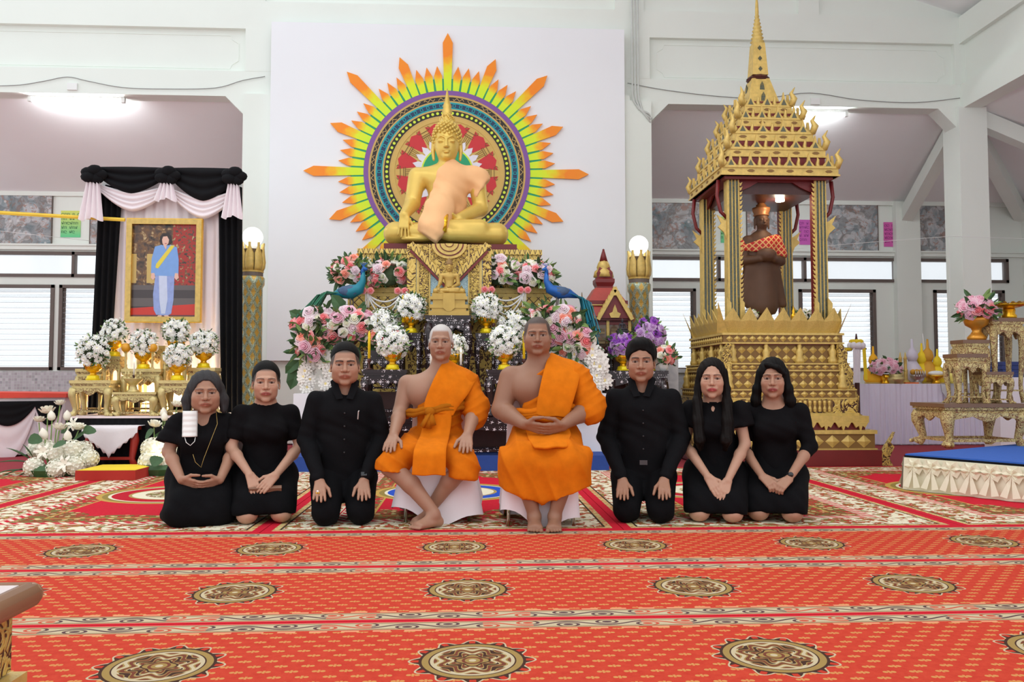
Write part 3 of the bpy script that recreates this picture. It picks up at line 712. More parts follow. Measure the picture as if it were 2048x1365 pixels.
def mound(root, c, rad, kinds, n, size, seed, leaves=90, leaf=(0.10, 0.045), sprays=0, front=True, lat=(-0.5, 1.0), mats=None):
    """flowers over an ellipsoid, leaves between them; each flower is a part"""
    r = random.Random(seed); c = Vector(c); ks = [k for k, w in kinds for _ in range(w)]
    for i in range(n):
        for _ in range(30):
            zz = lat[0]+(lat[1]-lat[0])*((i+0.5)/n); a = i*2.39996+r.uniform(-0.3, 0.3)
            q = math.sqrt(max(0, 1-zz*zz)); d = Vector((q*math.cos(a), q*math.sin(a), zz))
            break
        if front and d.y > 0.55: d.y = -d.y
        k = r.choice(ks); s = size*r.uniform(0.8, 1.2)*(1.15 if k in ('lilac', 'rosy', 'hydra') else (0.85 if k == 'white' else 1.0))
        p = c+Vector((d.x*rad[0], d.y*rad[1], d.z*rad[2]))*r.uniform(0.86, 1.08)
        nd = Vector((d.x/rad[0], d.y/rad[1], d.z/rad[2])).normalized()+Vector((0, -0.35, 0.1))
        o = inst({'mum': 'chrysanthemum', 'orchid': 'orchid', 'hydra': 'hydrangea'}.get(k, 'rose'), F_[k], root, p, lookm(nd).to_euler(), s)
    m = MB()
    for i in range(leaves):
        zz = r.uniform(lat[0]-0.15, lat[1]); a = r.uniform(0, 2*PI); q = math.sqrt(max(0, 1-min(1, zz*zz))); d = Vector((q*math.cos(a), q*math.sin(a), zz))
        p = c+Vector((d.x*rad[0], d.y*rad[1], d.z*rad[2]))*r.uniform(0.7, 0.98)
        leaf_verts(m, p, d+Vector((r.uniform(-.7, .7), r.uniform(-.7, .4), r.uniform(-.7, .5))), Vector((r.uniform(-1, 1), r.uniform(-1, 1), r.uniform(-1, 1))), leaf[0]*r.uniform(.6, 1.3), leaf[1], r.choice((0, 0, 1)))
    for i in range(sprays):
        zz = r.uniform(lat[0], lat[1]); a = r.uniform(0, 2*PI); q = math.sqrt(max(0, 1-zz*zz)); d = Vector((q*math.cos(a), q*math.sin(a), zz))
        p = c+Vector((d.x*rad[0], d.y*rad[1], d.z*rad[2]))*r.uniform(1.0, 1.22); m.ball(p, 0.009, 4, 3, mi=2)
    f = m.build('foliage', mats or [leaf_dark, leaf_light, pm('spray_white', srgb(238, 238, 230), 0.8)], root); f['kind'] = 'stuff'
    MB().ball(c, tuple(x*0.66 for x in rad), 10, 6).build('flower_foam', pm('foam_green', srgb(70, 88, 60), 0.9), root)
def gold_bowl(root, s=1.0, mat_=None):
    mat_ = mat_ or gold_bright
    MB().lathe([(0.072, 0), (0.076, 0.012), (0.066, 0.02), (0.062, 0.048), (0.046, 0.056)], 16, sx=s, sy=s, mi=0).build('bowl_foot', pm('yellow_gold', srgb(240, 214, 30), 0.3, 0.3), root)
    b = MB().lathe([(q*s, z*s if s < 1 else z*s) for q, z in [(0.044, 0.052), (0.030, 0.07), (0.034, 0.085), (0.062, 0.10), (0.088, 0.125), (0.097, 0.16), (0.104, 0.178), (0.094, 0.176), (0.06, 0.13)]], 20, flute=0.02, fn=10)
    b.build('bowl', mat_, root, smooth=True)
def mum_bowl(px, py, Y, w_px, label, seed, s=1.0, tall=1.0, group='white chrysanthemum bowls'):
    p = at(px, py, Y); t = thing('flower_bowl', label, 'flower bowl', p, group=group)
    gold_bowl(t, s); R = w_px*Y/FPX/2
    mound(t, (0, 0, 0.15*s+R*0.80*tall), (R*0.92, R*0.9, R*0.95*tall), [('mum', 1)], 34, R*0.26, seed, 190, (R*0.36, R*0.13), 90, lat=(-0.75, 0.96))
    return t
# ================================================================ carved tables
def mop_mat(name):
    g = G(name); u = g.x+g.y; v = g.z; c = 0.075
    fx = ((u/c).frac()-0.5)*c; fz = ((v/c).frac()-0.5)*c; r = (fx*fx+fz*fz).sqrt(); th = fz.atan2(fx)
    fl = r.lt(0.011+(th*5.0).cos()*0.008)*g.noise(7, 1).gt(0.50)
    e = 0.025; gx = ((u/e).frac()-0.5)*e; gz = ((v/e).frac()-0.5)*e; dot = ((gx*gx+gz*gz).sqrt().lt(0.0045))*g.noise(9, 2).gt(0.56)
    sq = ((g.vor(60)).lt(0.13))*g.noise(6, 2).gt(0.58)
    w = fl.max(dot).max(sq); cc = g.mix(g.noise(30, 2), srgb(220, 226, 232), srgb(240, 214, 220))
    MATS[name] = g.done(g.mix(w, srgb(36, 20, 24), cc), 0.25, 0.0, None); return MATS[name]
mop = mop_mat('pearl_inlaid_lacquer')
def carved_table(name, label, loc, w, d, h, mt, ml, ma, rz=0.0, group=None, cat='table', foot=None, leg_r=None, top_t=None):
    t = thing(name, label, cat, loc, rz, group)
    tt = top_t or min(0.035, h*0.09); lr = leg_r or min(0.045, w*0.09)
    MB().box((0, 0, h-tt/2), (w, d, tt)).build('table_top', mt, t)
    MB().box((0, 0, h-tt*1.35), (w*0.96, d*0.96, tt*0.7)).build('waist_moulding', ma, t)
    MB().box((0, 0, h-tt*2.1), (w*0.90, d*0.90, tt*0.9)).build('waist_panel', ml, t)
    za = h-tt*2.5; ah = min(0.16*h+0.02, 0.12)
    def apron(L):
        k = 12; P = [(-L/2, 0), (L/2, 0)]
        for i in range(k+1):
            x = L/2-L*i/k; q = abs(2*i/k-1); P.append((x, -ah*(0.38+0.62*abs(math.cos(q*PI*1.5))**1.3 if q < 0.34 else 0.42+0.5*q*q)))
        return P
    for s in (-1, 1):
        MB().front(apron(w*0.93), 0, 0.02).build('apron', ma, t, (0, s*(d*0.465)-0.01, za))
        MB().front(apron(d*0.93), 0, 0.02).build('apron', ma, t, (s*(w*0.465)-(-0.01), 0, za), PI/2)
    zs = za+0.0; L = zs
    me = MB()
    path = [(0.0, 0, L), (0.18, 0, L*0.86), (0.22, 0, L*0.72), (-0.02, 0, L*0.46), (-0.22, 0, L*0.24), (-0.10, 0, L*0.12), (0.22, 0, L*0.05), (0.30, 0, 0.0)]
    o2 = [Vector((x*lr*1.3, -x*lr*1.3, z)) for x, _, z in path]
    rr = [lr*1.15, lr*1.25, lr*1.1, lr*0.82, lr*0.66, lr*0.72, lr*1.05, lr*1.0]
    me.tube(o2, rr, 6, up=(1, 1, 0))
    for k in (-1, 0, 1): me.ball(o2[-1]+Vector((0.7*lr+0.3*k*lr, -0.7*lr+0.3*k*lr, lr*0.32)), lr*0.36, 6, 4)
    lm = me.mesh('leg', ml, True)
    for sx_, sy_, a in ((1, -1, 0), (1, 1, PI/2), (-1, 1, PI), (-1, -1, -PI/2)):
        inst('leg', lm, t, (sx_*(w*0.45-lr*0.5), sy_*(d*0.45-lr*0.5), 0), (0, 0, a))
    zz = L*0.16; b = lr*0.5
    for s in (-1, 1):
        MB().box((0, s*(d*0.43-lr*0.6), zz), (w*0.86, b, b)).build('stretcher', ma, t)
        MB().box((s*(w*0.43-lr*0.6), 0, zz), (b, d*0.86, b)).build('stretcher', ma, t)
    return t
# ================================================================ altar base, step, lacquer tables
AX = X_(897, 9.2)
def ax(px, Y): return X_(px, Y)
bz = 0.765
marble_white = pm('white_painted_plaster', srgb(226, 226, 232), 0.7, var=0.03)
_a, _b = ax(588, 8.9), ax(1213, 8.9)
MB_ = MB().prism([(_a, 8.9), (_b, 8.9), (_b, 9.75), (AX+1.22, 9.75), (AX+1.22, 11.9), (AX-1.22, 11.9), (AX-1.22, 9.75), (_a, 9.75)], Matrix.Translation((0, 0, -0.02)), bz+0.02)
tag(MB_.build('altar_platform', marble_white), 'plain white block platform under the whole altar', 'platform')
tag(MB().bx(ax(735, 8.88), ax(1060, 8.88), 8.872, 8.896, 0.141, bz+0.02).build('dark_altar_panel', darkwood), 'dark brown panel closing the back of the lacquer tables', 'panel')
blue_carpet = pm('blue_carpet', srgb(44, 74, 150), 0.95, var=0.15, vs=20, bump=0.3, bs=300)
tag(MB().bx(ax(586, 8.45), ax(1216, 8.45), 8.42, 8.9, -0.01, 0.14).build('altar_step', blue_carpet), 'long blue carpeted step along the foot of the altar', 'step')
carved_table('lacquer_table', 'long low black pearl-inlaid table at the altar foot', (AX, 8.65, 0.14), 1.72, 0.42, 0.39, mop, mop, mop, group='pearl inlaid altar tables', leg_r=0.05)
for s, nm in ((-1, 'left'), (1, 'right')):
    x = lambda px, Y: AX+s*abs(ax(px, Y)-ax(897, Y))
    carved_table('lacquer_table', 'black pearl-inlaid table carrying the lowest %s flower bowl' % nm, (x(775, 8.66), 8.66, 0.53), 0.46, 0.38, Z_(740, 8.5)-0.53, mop, mop, mop, group='pearl inlaid altar tables')
    carved_table('lacquer_table', 'black pearl-inlaid table under the middle %s flower bowl' % nm, (x(768, 9.16), 9.16, bz), 0.40, 0.30, Z_(703, 9.16)-bz, mop, mop, mop, group='pearl inlaid altar tables')
    carved_table('lacquer_table', 'tall black pearl-inlaid table under the upper %s flower bowl' % nm, (x(822, 9.15), 9.16, bz), 0.23, 0.24, Z_(668, 9.16)-bz, mop, mop, mop, group='pearl inlaid altar tables', leg_r=0.028)
carved_table('lacquer_table', 'black pearl-inlaid table in the middle holding the lit candle', (AX, 8.66, 0.53), 0.36, 0.36, Z_(742, 8.6)-0.53, mop, mop, mop, group='pearl inlaid altar tables')
ctop = Z_(636, 9.25)
carved_table('lacquer_table', 'tallest black pearl-inlaid table under the small golden Buddha', (AX, 9.13, bz), 0.50, 0.40, ctop-bz, mop, mop, mop, group='pearl inlaid altar tables')
zA, zB_, zM = Z_(740, 8.5), Z_(668, 9.16), Z_(703, 9.16)
def setz(o, z): o.location.z = z; return o
for s, nm, sd in ((-1, 'left', 11), (1, 'right', 21)):
    f = lambda px: px if s < 0 else 2*897-px
    setz(mum_bowl(f(785), 740, 8.6, 66, 'gold bowl of white chrysanthemums on the lowest %s lacquer table' % nm, sd), zA)
    setz(mum_bowl(f(768), 700, 9.16, 62, 'gold bowl of white chrysanthemums on the middle %s lacquer table' % nm, sd+1), zM)
    setz(mum_bowl(f(822), 668, 9.12, 60, 'gold bowl of white chrysanthemums on the upper %s lacquer table' % nm, sd+2), zB_)
setz(mum_bowl(908, 715, 8.72, 50, 'gold bowl of white chrysanthemums behind the older monk head', 31), Z_(742, 8.6))
wax_y = pm('yellow_wax', srgb(244, 208, 20), 0.5); wax_w = pm('white_wax', srgb(240, 236, 226), 0.5)
flame = pm('candle_flame', (1, 0.8, 0.4), 0.5, emit=(1, 0.72, 0.3), estr=9)
def candle(x, y, z, L, label, mat_=wax_y, r=0.014, lit=False, stick=0.12, group=None):
    t = thing('candle', label, 'candle', (x, y, z), group=group)
    MB().lathe([(0.032, 0), (0.034, 0.01), (0.012, 0.02), (0.010, stick*0.6), (0.022, stick*0.75), (0.012, stick)], 10).build('candlestick', darkwood, t, smooth=True)
    MB().lathe([(r, stick-0.01), (r, stick+L*0.86), (r*0.6, stick+L*0.94), (r*0.15, stick+L)], 8).build('wax', mat_, t, smooth=True)
    MB().tube([(0, 0, stick+L-0.005), (0.002, 0, stick+L+0.015)], 0.002, 4).build('wick', black_cloth, t)
    if lit: MB().lathe([(0.002, 0), (0.008, 0.012), (0.007, 0.025), (0.001, 0.05)], 8).build('flame', flame, t, (0, 0, stick+L+0.005), smooth=True)
    return t
for s, nm in ((-1, 'left'), (1, 'right')):
    f = lambda px, Y: AX+s*abs(ax(px, Y)-ax(897, Y))
    candle(f(741, 8.5), 8.53, zA, 0.28, 'tall yellow candle on the lowest %s lacquer table' % nm, group='yellow altar candles')
    candle(f(757, 9.06), 9.06, zM, 0.30, 'tall yellow candle on the middle %s lacquer table' % nm, group='yellow altar candles')
    candle(f(806, 9.06), 9.07, zB_, 0.30, 'tall yellow candle on the upper %s lacquer table' % nm, group='yellow altar candles')
candle(ax(922, 8.55), 8.55, Z_(742, 8.6), 0.12, 'small lit white candle beside the older monk head', wax_w, 0.012, True, 0.06)
candle(ax(862, 8.55), 8.55, Z_(742, 8.6), 0.12, 'small white candle half hidden left of the older monk head', wax_w, 0.012, False, 0.06)
# ================================================================ golden pedestal
ped = thing('altar_pedestal', 'tall tiered golden carved pedestal under the big Buddha', 'pedestal', (AX, 10.3, bz))
def pz(py, Y): return Z_(py, Y)-bz
zl_top, zu_top = pz(577, 9.75), pz(501, 9.95)
wl = (ax(1102, 9.75)-ax(678, 9.75))/2; wu = (ax(1076, 9.95)-ax(706, 9.95))/2
MB().box((0, 0.25, (zl_top-0.30)/2), (2*wl*0.9, 1.6, zl_top-0.30)).build('pedestal_body', g_scroll, ped)
MB().box((0, 0.2, zl_top-0.165), (2*wl*0.96, 1.5, 0.33)).build('lower_tier', g_lat, ped)
for z, hh, k in ((zl_top-0.03, 0.06, 1.0), (zl_top-0.085, 0.04, 0.98), (zl_top-0.32, 0.04, 0.98)):
    MB().box((0, 0.2, z), (2*wl*k, 1.5*k+0.04, hh)).build('tier_moulding', gold, ped)
MB().box((0, 0.3, (zl_top+zu_top)/2), (2*wu*0.97, 1.35, zu_top-zl_top)).build('upper_tier', g_scale, ped)
MB().box((0, 0.3, zu_top-0.03), (2*wu, 1.4, 0.06)).build('tier_moulding', g_petal, ped)
pet = MB().front([(-0.035, 0), (0.035, 0), (0.04, 0.04), (0.0, 0.11), (-0.04, 0.04)], 0, 0.02).mesh('lotus_petal', gold)
for k in range(34):
    x = -wl*0.97+(k+0.5)*2*wl*0.97/34
    inst('lotus_petal', pet, ped, (x, 0.2-0.77, zl_top-0.34), (PI, 0, 0), (0.75, 1, 0.8))
for k in range(26):
    x = -wu*0.97+(k+0.5)*2*wu*0.97/26
    if abs(x) > 0.46: inst('lotus_petal', pet, ped, (x, -0.395, zu_top-0.20), (0, 0, 0), (0.85, 1, 1.1))
# centre panel
cwid = (ax(966, 9.5)-ax(812, 9.5)); cz0, cz1 = pz(640, 9.5), pz(492, 9.5)
mirror = G('mirror_mosaic'); _v = mirror.vor(60, out='Color'); _d = mirror.vor(60, feature='DISTANCE_TO_EDGE')
mirror_m = mirror.done(mirror.mix(_d.lt(0.05), mirror.mix(mirror.noise(22, 2), srgb(120, 156, 172), srgb(196, 220, 224)), srgb(90, 96, 90)), 0.15, 0.3)
cp = MB().box((0, -0.66, (cz0+cz1)/2), (cwid, 0.36, cz1-cz0)).build('centre_panel', mirror_m, ped)
yf = -0.84
tri = MB().front([(-cwid/2, cz1), (0, cz1-0.44), (cwid/2, cz1)], yf-0.03, 0.05).build('relief_triangle', g_scroll_s, ped)
for s in (-1, 1):
    for x, w_, m_ in ((0.45, 0.10, g_scroll), (0.375, 0.03, gold), (0.30, 0.11, g_scroll_s), (0.235, 0.02, gold)):
        MB().box((s*x*cwid/0.92, yf-0.012, (cz0+cz1)/2), (w_, 0.04, cz1-cz0)).build('relief_band', m_, ped)
    a = Vector((s*cwid/2, yf-0.05, cz1)); b = Vector((0, yf-0.05, cz1-0.46)); d = b-a
    MB().tube([a, b], 0.05, 4, flat=0.5, up=(0, 1, 0)).build('triangle_moulding', g_petal, ped)
    MB().tube([a+Vector((0, 0.0, -0.08)), b+Vector((0, 0.0, -0.08))], 0.018, 4).build('triangle_moulding', maroon, ped)
for r_, m_, y_ in ((0.20, gold, 0.0), (0.165, maroon, 0.006), (0.15, gold, 0.012), (0.11, maroon, 0.018), (0.10, gold, 0.024), (0.05, maroon, 0.03), (0.042, gold, 0.036)):
    P = [(r_*math.cos(PI+PI*k/20), cz1+r_*0.85*math.sin(PI+PI*k/20)) for k in range(21)]
    MB().front(P, yf-0.06-y_, 0.04).build('relief_rosette', m_, ped)
dia = MB().front([(0, -0.09), (0.035, -0.03), (0.05, 0), (0.035, 0.03), (0, 0.09), (-0.035, 0.03), (-0.05, 0), (-0.035, -0.03)], 0, 0.02).mesh('diamond_flower', g_scroll_s)
for i in range(3):
    for k in range(5):
        x = (i-1)*0.14; z = cz0+0.1+k*0.2+(0.1 if i == 1 else 0)
        if z < cz1-0.46+abs(x)*0.95-0.05: inst('diamond_flower', dia, ped, (x, yf-0.018, z))
MB().box((0, 0.25, zu_top+0.045), ((ax(1026, 10.2)-ax(762, 10.2)), 1.0, 0.09)).build('maroon_slab', maroon, ped)
# stretcher feet below the lower tier: dark carved skirt with hanging gold leaves
MB().box((0, -0.35, pz(645, 9.6)/2), (2*wl*0.86, 0.2, pz(645, 9.6))).build('carved_skirt', mop, ped)
# ================================================================ sun wheel on the backdrop
WY = YF-0.315; wc = at(894.7, 346, WY); S = WY/FPX/2.844*1.0
wheel = thing('sun_wheel', 'colourful sun wheel with orange and yellow rays behind the big Buddha', 'wheel ornament', (wc.x, WY, wc.z))
def ring(r0, r1, y, mat_, name, n=96):
    m = MB(); vs = []
    for yy in (y, 0.0):
        for r in (r0, r1): vs += [(r*S*math.cos(2*PI*k/n), yy, r*S*math.sin(2*PI*k/n)) for k in range(n)]
    fs = []
    for k in range(n):
        q = (k+1) % n
        fs += [(k, n+k, n+q, q), (n+k, 3*n+k, 3*n+q, n+q), (k, q, 2*n+q, 2*n+k)]
    m.add(vs, [f[::-1] for f in fs]); return m.build(name, mat_, wheel)
def flatm(n, c): return pm(n, c, 0.6, var=0.05, vs=20)
tanp = flatm('wheel_tan', srgb(206, 170, 98)); purple = flatm('wheel_purple', srgb(132, 86, 160)); navy = flatm('wheel_navy', srgb(38, 58, 92)); teal = flatm('wheel_teal', srgb(30, 168, 176))
blk = flatm('wheel_black', srgb(40, 36, 34)); redp = flatm('wheel_red', srgb(206, 48, 54)); limep = flatm('wheel_lime', srgb(214, 236, 70)); greenp = flatm('wheel_green', srgb(38, 160, 110)); whitep = flatm('wheel_white', srgb(232, 228, 238)); goldp = flatm('wheel_gold', srgb(212, 176, 96)); linep = flatm('wheel_line', srgb(120, 90, 48))
g = G('dark_scroll_band'); th = g.z.atan2(g.x); r = (g.x*g.x+g.z*g.z).sqrt()/S
scr = ((r-427.0)/6.0-(th*88.0).sin()).abs().lt(0.36)
dband = g.done(g.mix(scr*(th*32.0).sin().gt(-0.75), srgb(44, 38, 36), srgb(206, 170, 98)), 0.6)
for i, (r0, r1, m_, nm) in enumerate(((449, 476, purple, 'purple_ring'), (438, 449, tanp, 'tan_ring'), (416, 438, dband, 'scroll_ring'), (408, 416, tanp, 'tan_ring'), (400, 408, teal, 'teal_ring'), (376, 400, navy, 'navy_ring'), (369, 376, teal, 'teal_ring'), (360, 369, tanp, 'tan_ring'), (330, 360, blk, 'black_ring'), (322, 330, tanp, 'tan_ring'), (300, 322, goldp, 'gold_ring'))):
    ring(r0, r1, -0.030+0.001*i, m_, nm)
dot = MB().lathe([(8.5*S, 0), (8.5*S, 0.006)], 10, M=Matrix.Rotation(PI/2, 3, 'X')).mesh('yellow_dot', limep)
for k in range(76):
    a = 2*PI*k/76; inst('yellow_dot', dot, wheel, (345*S*math.cos(a), -0.022, 345*S*math.sin(a)))
lk = MB(); 
for a_, b_ in (((-8, -7), (8, -7)), ((8, -7), (8, 7)), ((8, 7), (-8, 7)), ((-8, 7), (-8, -7))): lk.tube([(a_[0]*S, 0, a_[1]*S), (b_[0]*S, 0, b_[1]*S)], 2.2*S, 4)
lkm = lk.mesh('teal_link', teal)
for k in range(64):
    a = 2*PI*k/64; inst('teal_link', lkm, wheel, (388*S*math.cos(a), -0.026, 388*S*math.sin(a)), (0, -a, 0))
MB().lathe([(302*S, 0), (302*S, 0.012)], 64, M=Matrix.Rotation(PI/2, 3, 'X')).build('hub_disc', goldp, wheel)
for k in range(12):
    a = 2*PI*k/12+PI/12
    P = []
    for q in range(5): b = a-0.20+0.40*q/4; P.append((292*(1-0.04*(q % 2))*math.cos(b), 292*(1-0.04*(q % 2))*math.sin(b)))
    for q in range(3): b = a+0.11-0.22*q/2; P.append((186*math.cos(b), 186*math.sin(b)))
    MB().front([(x*S, z*S) for x, z in P], -0.016, 0.006).build('red_panel', redp, wheel)
    c = 2*PI*k/12; e = Vector((math.cos(c), 0, math.sin(c))); f = Vector((-math.sin(c), 0, math.cos(c)))
    m = MB()
    for rr_, hw in ((268, 34), (250, 28), (240, 30)):
        m.tube([(e*rr_-f*hw)*S+Vector((0, -0.016, 0)), (e*rr_+f*hw)*S+Vector((0, -0.016, 0))], 2.0*S, 4)
    for hw in (-16, -6, 6, 16): m.tube([(e*190+f*hw*0.8)*S+Vector((0, -0.016, 0)), (e*238+f*hw)*S+Vector((0, -0.016, 0))], 1.4*S, 4)
    for s in (-1, 1): m.tube([(e*(280+9*math.cos(q))+f*s*(32+9*math.sin(q)))*S+Vector((0, -0.016, 0)) for q in [i*0.8 for i in range(8)]], 1.6*S, 4)
    m.build('spoke_capital', linep, wheel)
for k in range(24):
    a = 2*PI*k/24; P = [(150, -0.12), (178, -0.10), (206, 0), (178, 0.10), (150, 0.12)]
    MB().front([(r_*S*math.cos(a+b), r_*S*math.sin(a+b)) for r_, b in P], -0.02, 0.006).build('white_petal', whitep, wheel)
for i, (r_, m_) in enumerate(((160, whitep), (150, limep), (141, greenp))):
    MB().lathe([(r_*S, 0), (r_*S, 0.024+0.003*i)], 40, M=Matrix.Rotation(PI/2, 3, 'X')).build('hub_ring', m_, wheel)
g = G('ray_gradient'); r = (g.x*g.x+g.z*g.z).sqrt()/S; n = g.noise(6, 3)
def raymat(nm, r0, r1):
    g = G(nm); r = (g.x*g.x+g.z*g.z).sqrt()/S; n = g.noise(9, 3)
    t = (r-r0)/(r1-r0)+(n-0.5)*0.35
    return g.done(g.ramp(t, [(0.0, srgb(206, 246, 40)), (0.30, srgb(226, 240, 30)), (0.48, srgb(250, 190, 20)), (0.62, srgb(252, 140, 18)), (1.0, srgb(250, 148, 26))]), 0.55)
ray_s, ray_m, ray_l = raymat('ray_short', 470, 640), raymat('ray_medium', 470, 720), raymat('ray_long', 470, 820)
for k in range(64):
    a = 2*PI*k/64+PI/2
    if math.sin(a) < -0.90: continue
    if k % 8 == 0: tip, w1, w2, m_ = 815, 20, 29, ray_l
    elif k % 4 == 0: tip, w1, w2, m_ = 722, 20, 29, ray_m
    else: tip, w1, w2, m_ = 622, 17, 23, ray_s
    P = [(474, -w1), (tip-58, -w2), (tip, 0), (tip-58, w2), (474, w1)]
    MB().front([((u*math.cos(a)-v*math.sin(a))*S, (u*math.sin(a)+v*math.cos(a))*S) for u, v in P][::-1], -0.024, 0.02).build('sun_ray', m_, wheel)
    a += PI/64; P = [(474, -5), (546, -6), (546, 6), (474, 5)]
    MB().front([((u*math.cos(a)-v*math.sin(a))*S, (u*math.sin(a)+v*math.cos(a))*S) for u, v in P][::-1], -0.020, 0.016).build('green_strip', greenp, wheel)
# ================================================================ big seated Buddha
bu_gold = pm('buddha_gold', srgb(216, 184, 92), 0.36, 0.3, var=0.16, vs=5, bump=0.04, bs=40)
def fingers(F, W, d, n, l, s, curl=0.25, k=0.003, thumb=1, spread=0.0, tl=None, curls=None, kp=0.012, fr=1.0):
    """hand: wrist W, direction d, back-of-hand normal n, lateral l towards the thumb; s = scale"""
    W, d, n, l = [np.array(q, float) for q in (W, d, n, l)]
    offs = [0.029, 0.010, -0.010, -0.028]; Ls = [0.068, 0.077, 0.071, 0.056]
    for i in range(4):
        F.cap(W+l*offs[i]*0.62*s, W+(d*0.086+l*offs[i])*s, 0.0135*s, 0.011*s, kp*s)
    for i in range(4):
        p = W+(d*0.086+l*offs[i])*s; ang = 0.0; di = d+l*offs[i]*spread*10; di /= np.linalg.norm(di); cu = curl if curls is None else curls[i]
        for q, (sg, r0, r1) in enumerate(((0.45, 0.0098, 0.0090), (0.31, 0.0090, 0.0083), (0.24, 0.0083, 0.0068))):
            ang += cu*(0.7 if q == 0 else 1.0); e = di*math.cos(ang)-n*math.sin(ang); p2 = p+e*Ls[i]*sg*s
            F.cap(p, p2, r0*s*fr, r1*s*fr, k if q else 0.006*s); p = p2
    if thumb:
        p = W+(d*0.022+l*0.022)*s; e1 = d*0.62+l*0.62-n*0.25; e1 /= np.linalg.norm(e1); p2 = p+e1*0.045*s; F.cap(p, p2, 0.0145*s, 0.0115*s, 0.012*s)
        e2 = d*0.92+l*0.25-n*0.2; e2 /= np.linalg.norm(e2); p3 = p2+e2*0.034*s; F.cap(p2, p3, 0.0112*s, 0.0098*s, 0.004*s); F.cap(p3, p3+e2*0.022*s, 0.0098*s, 0.0078*s, 0.003*s)
def buddha_body():
    F = SDF(axis(-0.86, 0.86, 0.02, ((-0.24, 0.24, 0.011), (-0.62, -0.38, 0.0075))), axis(-0.62, 0.45, 0.02, ((-0.26, 0.2, 0.013), (-0.45, -0.26, 0.010))), axis(-0.03, 1.72, 0.02, ((0.98, 1.7, 0.011), (0.05, 0.35, 0.011))))
    F.ell((0, 0.06, 0.16), (0.40, 0.27, 0.17), 0.05)
    for s in (-1, 1):
        F.chain([(s*0.2, 0.08, 0.16), (s*0.62, -0.14, 0.135)], [0.165, 0.135], 0.06)
        F.cap((s*0.62, -0.14, 0.135), (s*0.05, -0.38, 0.10 if s > 0 else 0.13), 0.135, 0.095, 0.05)
    F.chain([(-0.05, -0.36, 0.19), (0.42, -0.26, 0.20)], [0.085, 0.1], 0.04)
    F.ell((-0.36, -0.33, 0.04), (0.18, 0.06, 0.035), 0.03)
    F.cap((0, 0.07, 0.25), (0, 0.07, 0.5), 0.24, 0.19, 0.08, sy=0.8); F.cap((0, 0.07, 0.5), (0, 0.07, 0.82), 0.195, 0.27, 0.08, sy=0.72)
    F.cap((-0.27, 0.06, 0.90), (0.27, 0.06, 0.90), 0.12, 0.12, 0.08)
    F.cap((0, 0.06, 0.95), (0, 0.03, 1.12), 0.105, 0.095, 0.05)
    # right arm reaching down to the knee (image left)
    F.chain([(-0.37, 0.06, 0.90), (-0.43, 0.02, 0.54), (-0.50, -0.31, 0.335)], [0.115, 0.095, 0.062], 0.03)
    fingers(F, (-0.50, -0.33, 0.325), (-0.03, -0.16, -0.987), (0, -0.987, 0.16), (0.999, 0, 0), 1.75, 0.05, 0.001, spread=0.5, fr=0.78)
    # left arm into the lap
    F.chain([(0.37, 0.06, 0.90), (0.43, 0.06, 0.50), (0.16, -0.26, 0.31)], [0.115, 0.095, 0.062], 0.03)
    fingers(F, (0.16, -0.26, 0.31), (-0.98, -0.18, -0.04), (0, -0.2, -0.98), (0, -0.98, 0.2), 1.7, 0.08, 0.004)
    # head
    hc = np.array((0, 0.02, 1.30))
    F.ell(hc+(0, 0.02, 0.06), (0.165, 0.19, 0.19), 0.03); F.ell(hc+(0, -0.035, -0.06), (0.142, 0.145, 0.165), 0.05)
    F.ell(hc+(0, -0.13, -0.185), (0.05, 0.04, 0.035), 0.04)
    for s in (-1, 1):
        F.ell(hc+(s*0.066, -0.20, 0.012), (0.05, 0.03, 0.028), 0.02, 's'); F.ell(hc+(s*0.066, -0.155, 0.0), (0.046, 0.034, 0.026), 0.01)
        F.chain([hc+(s*0.02, -0.19, 0.035), hc+(s*0.07, -0.175, 0.062), hc+(s*0.125, -0.12, 0.03)], [0.012, 0.012, 0.009], 0.012)
        F.chain([hc+(s*0.165, 0.03, 0.04), hc+(s*0.175, 0.03, -0.08), hc+(s*0.165, 0.02, -0.19)], [0.03, 0.026, 0.018], 0.01)
    F.cap(hc+(0, -0.185, 0.03), hc+(0, -0.225, -0.075), 0.015, 0.024, 0.015)
    for s in (-1, 1): F.ell(hc+(s*0.026, -0.205, -0.082), (0.018, 0.018, 0.015), 0.01)
    F.ell(hc+(0, -0.19, -0.125), (0.055, 0.018, 0.011), 0.006); F.ell(hc+(0, -0.186, -0.145), (0.044, 0.018, 0.012), 0.006)
    F.ell(hc+(0, 0.04, 0.19), (0.15, 0.16, 0.13), 0.03); F.ell(hc+(0, 0.05, 0.31), (0.085, 0.09, 0.09), 0.04)
    P, Q = F.surface(); return F, P, Q
Fb, Pb, Qb = buddha_body()
bu_me = np_mesh('buddha_body', Pb, Qb, bu_gold)
Z0 = zu_top+bz+0.09
bu_s = 1.0
buddha = thing('seated_buddha_statue', 'large golden seated Buddha statue with peach robe cloth', 'statue', (at(893, 440, 10.25).x, 10.28, Z0))
inst('statue_body', bu_me, buddha)
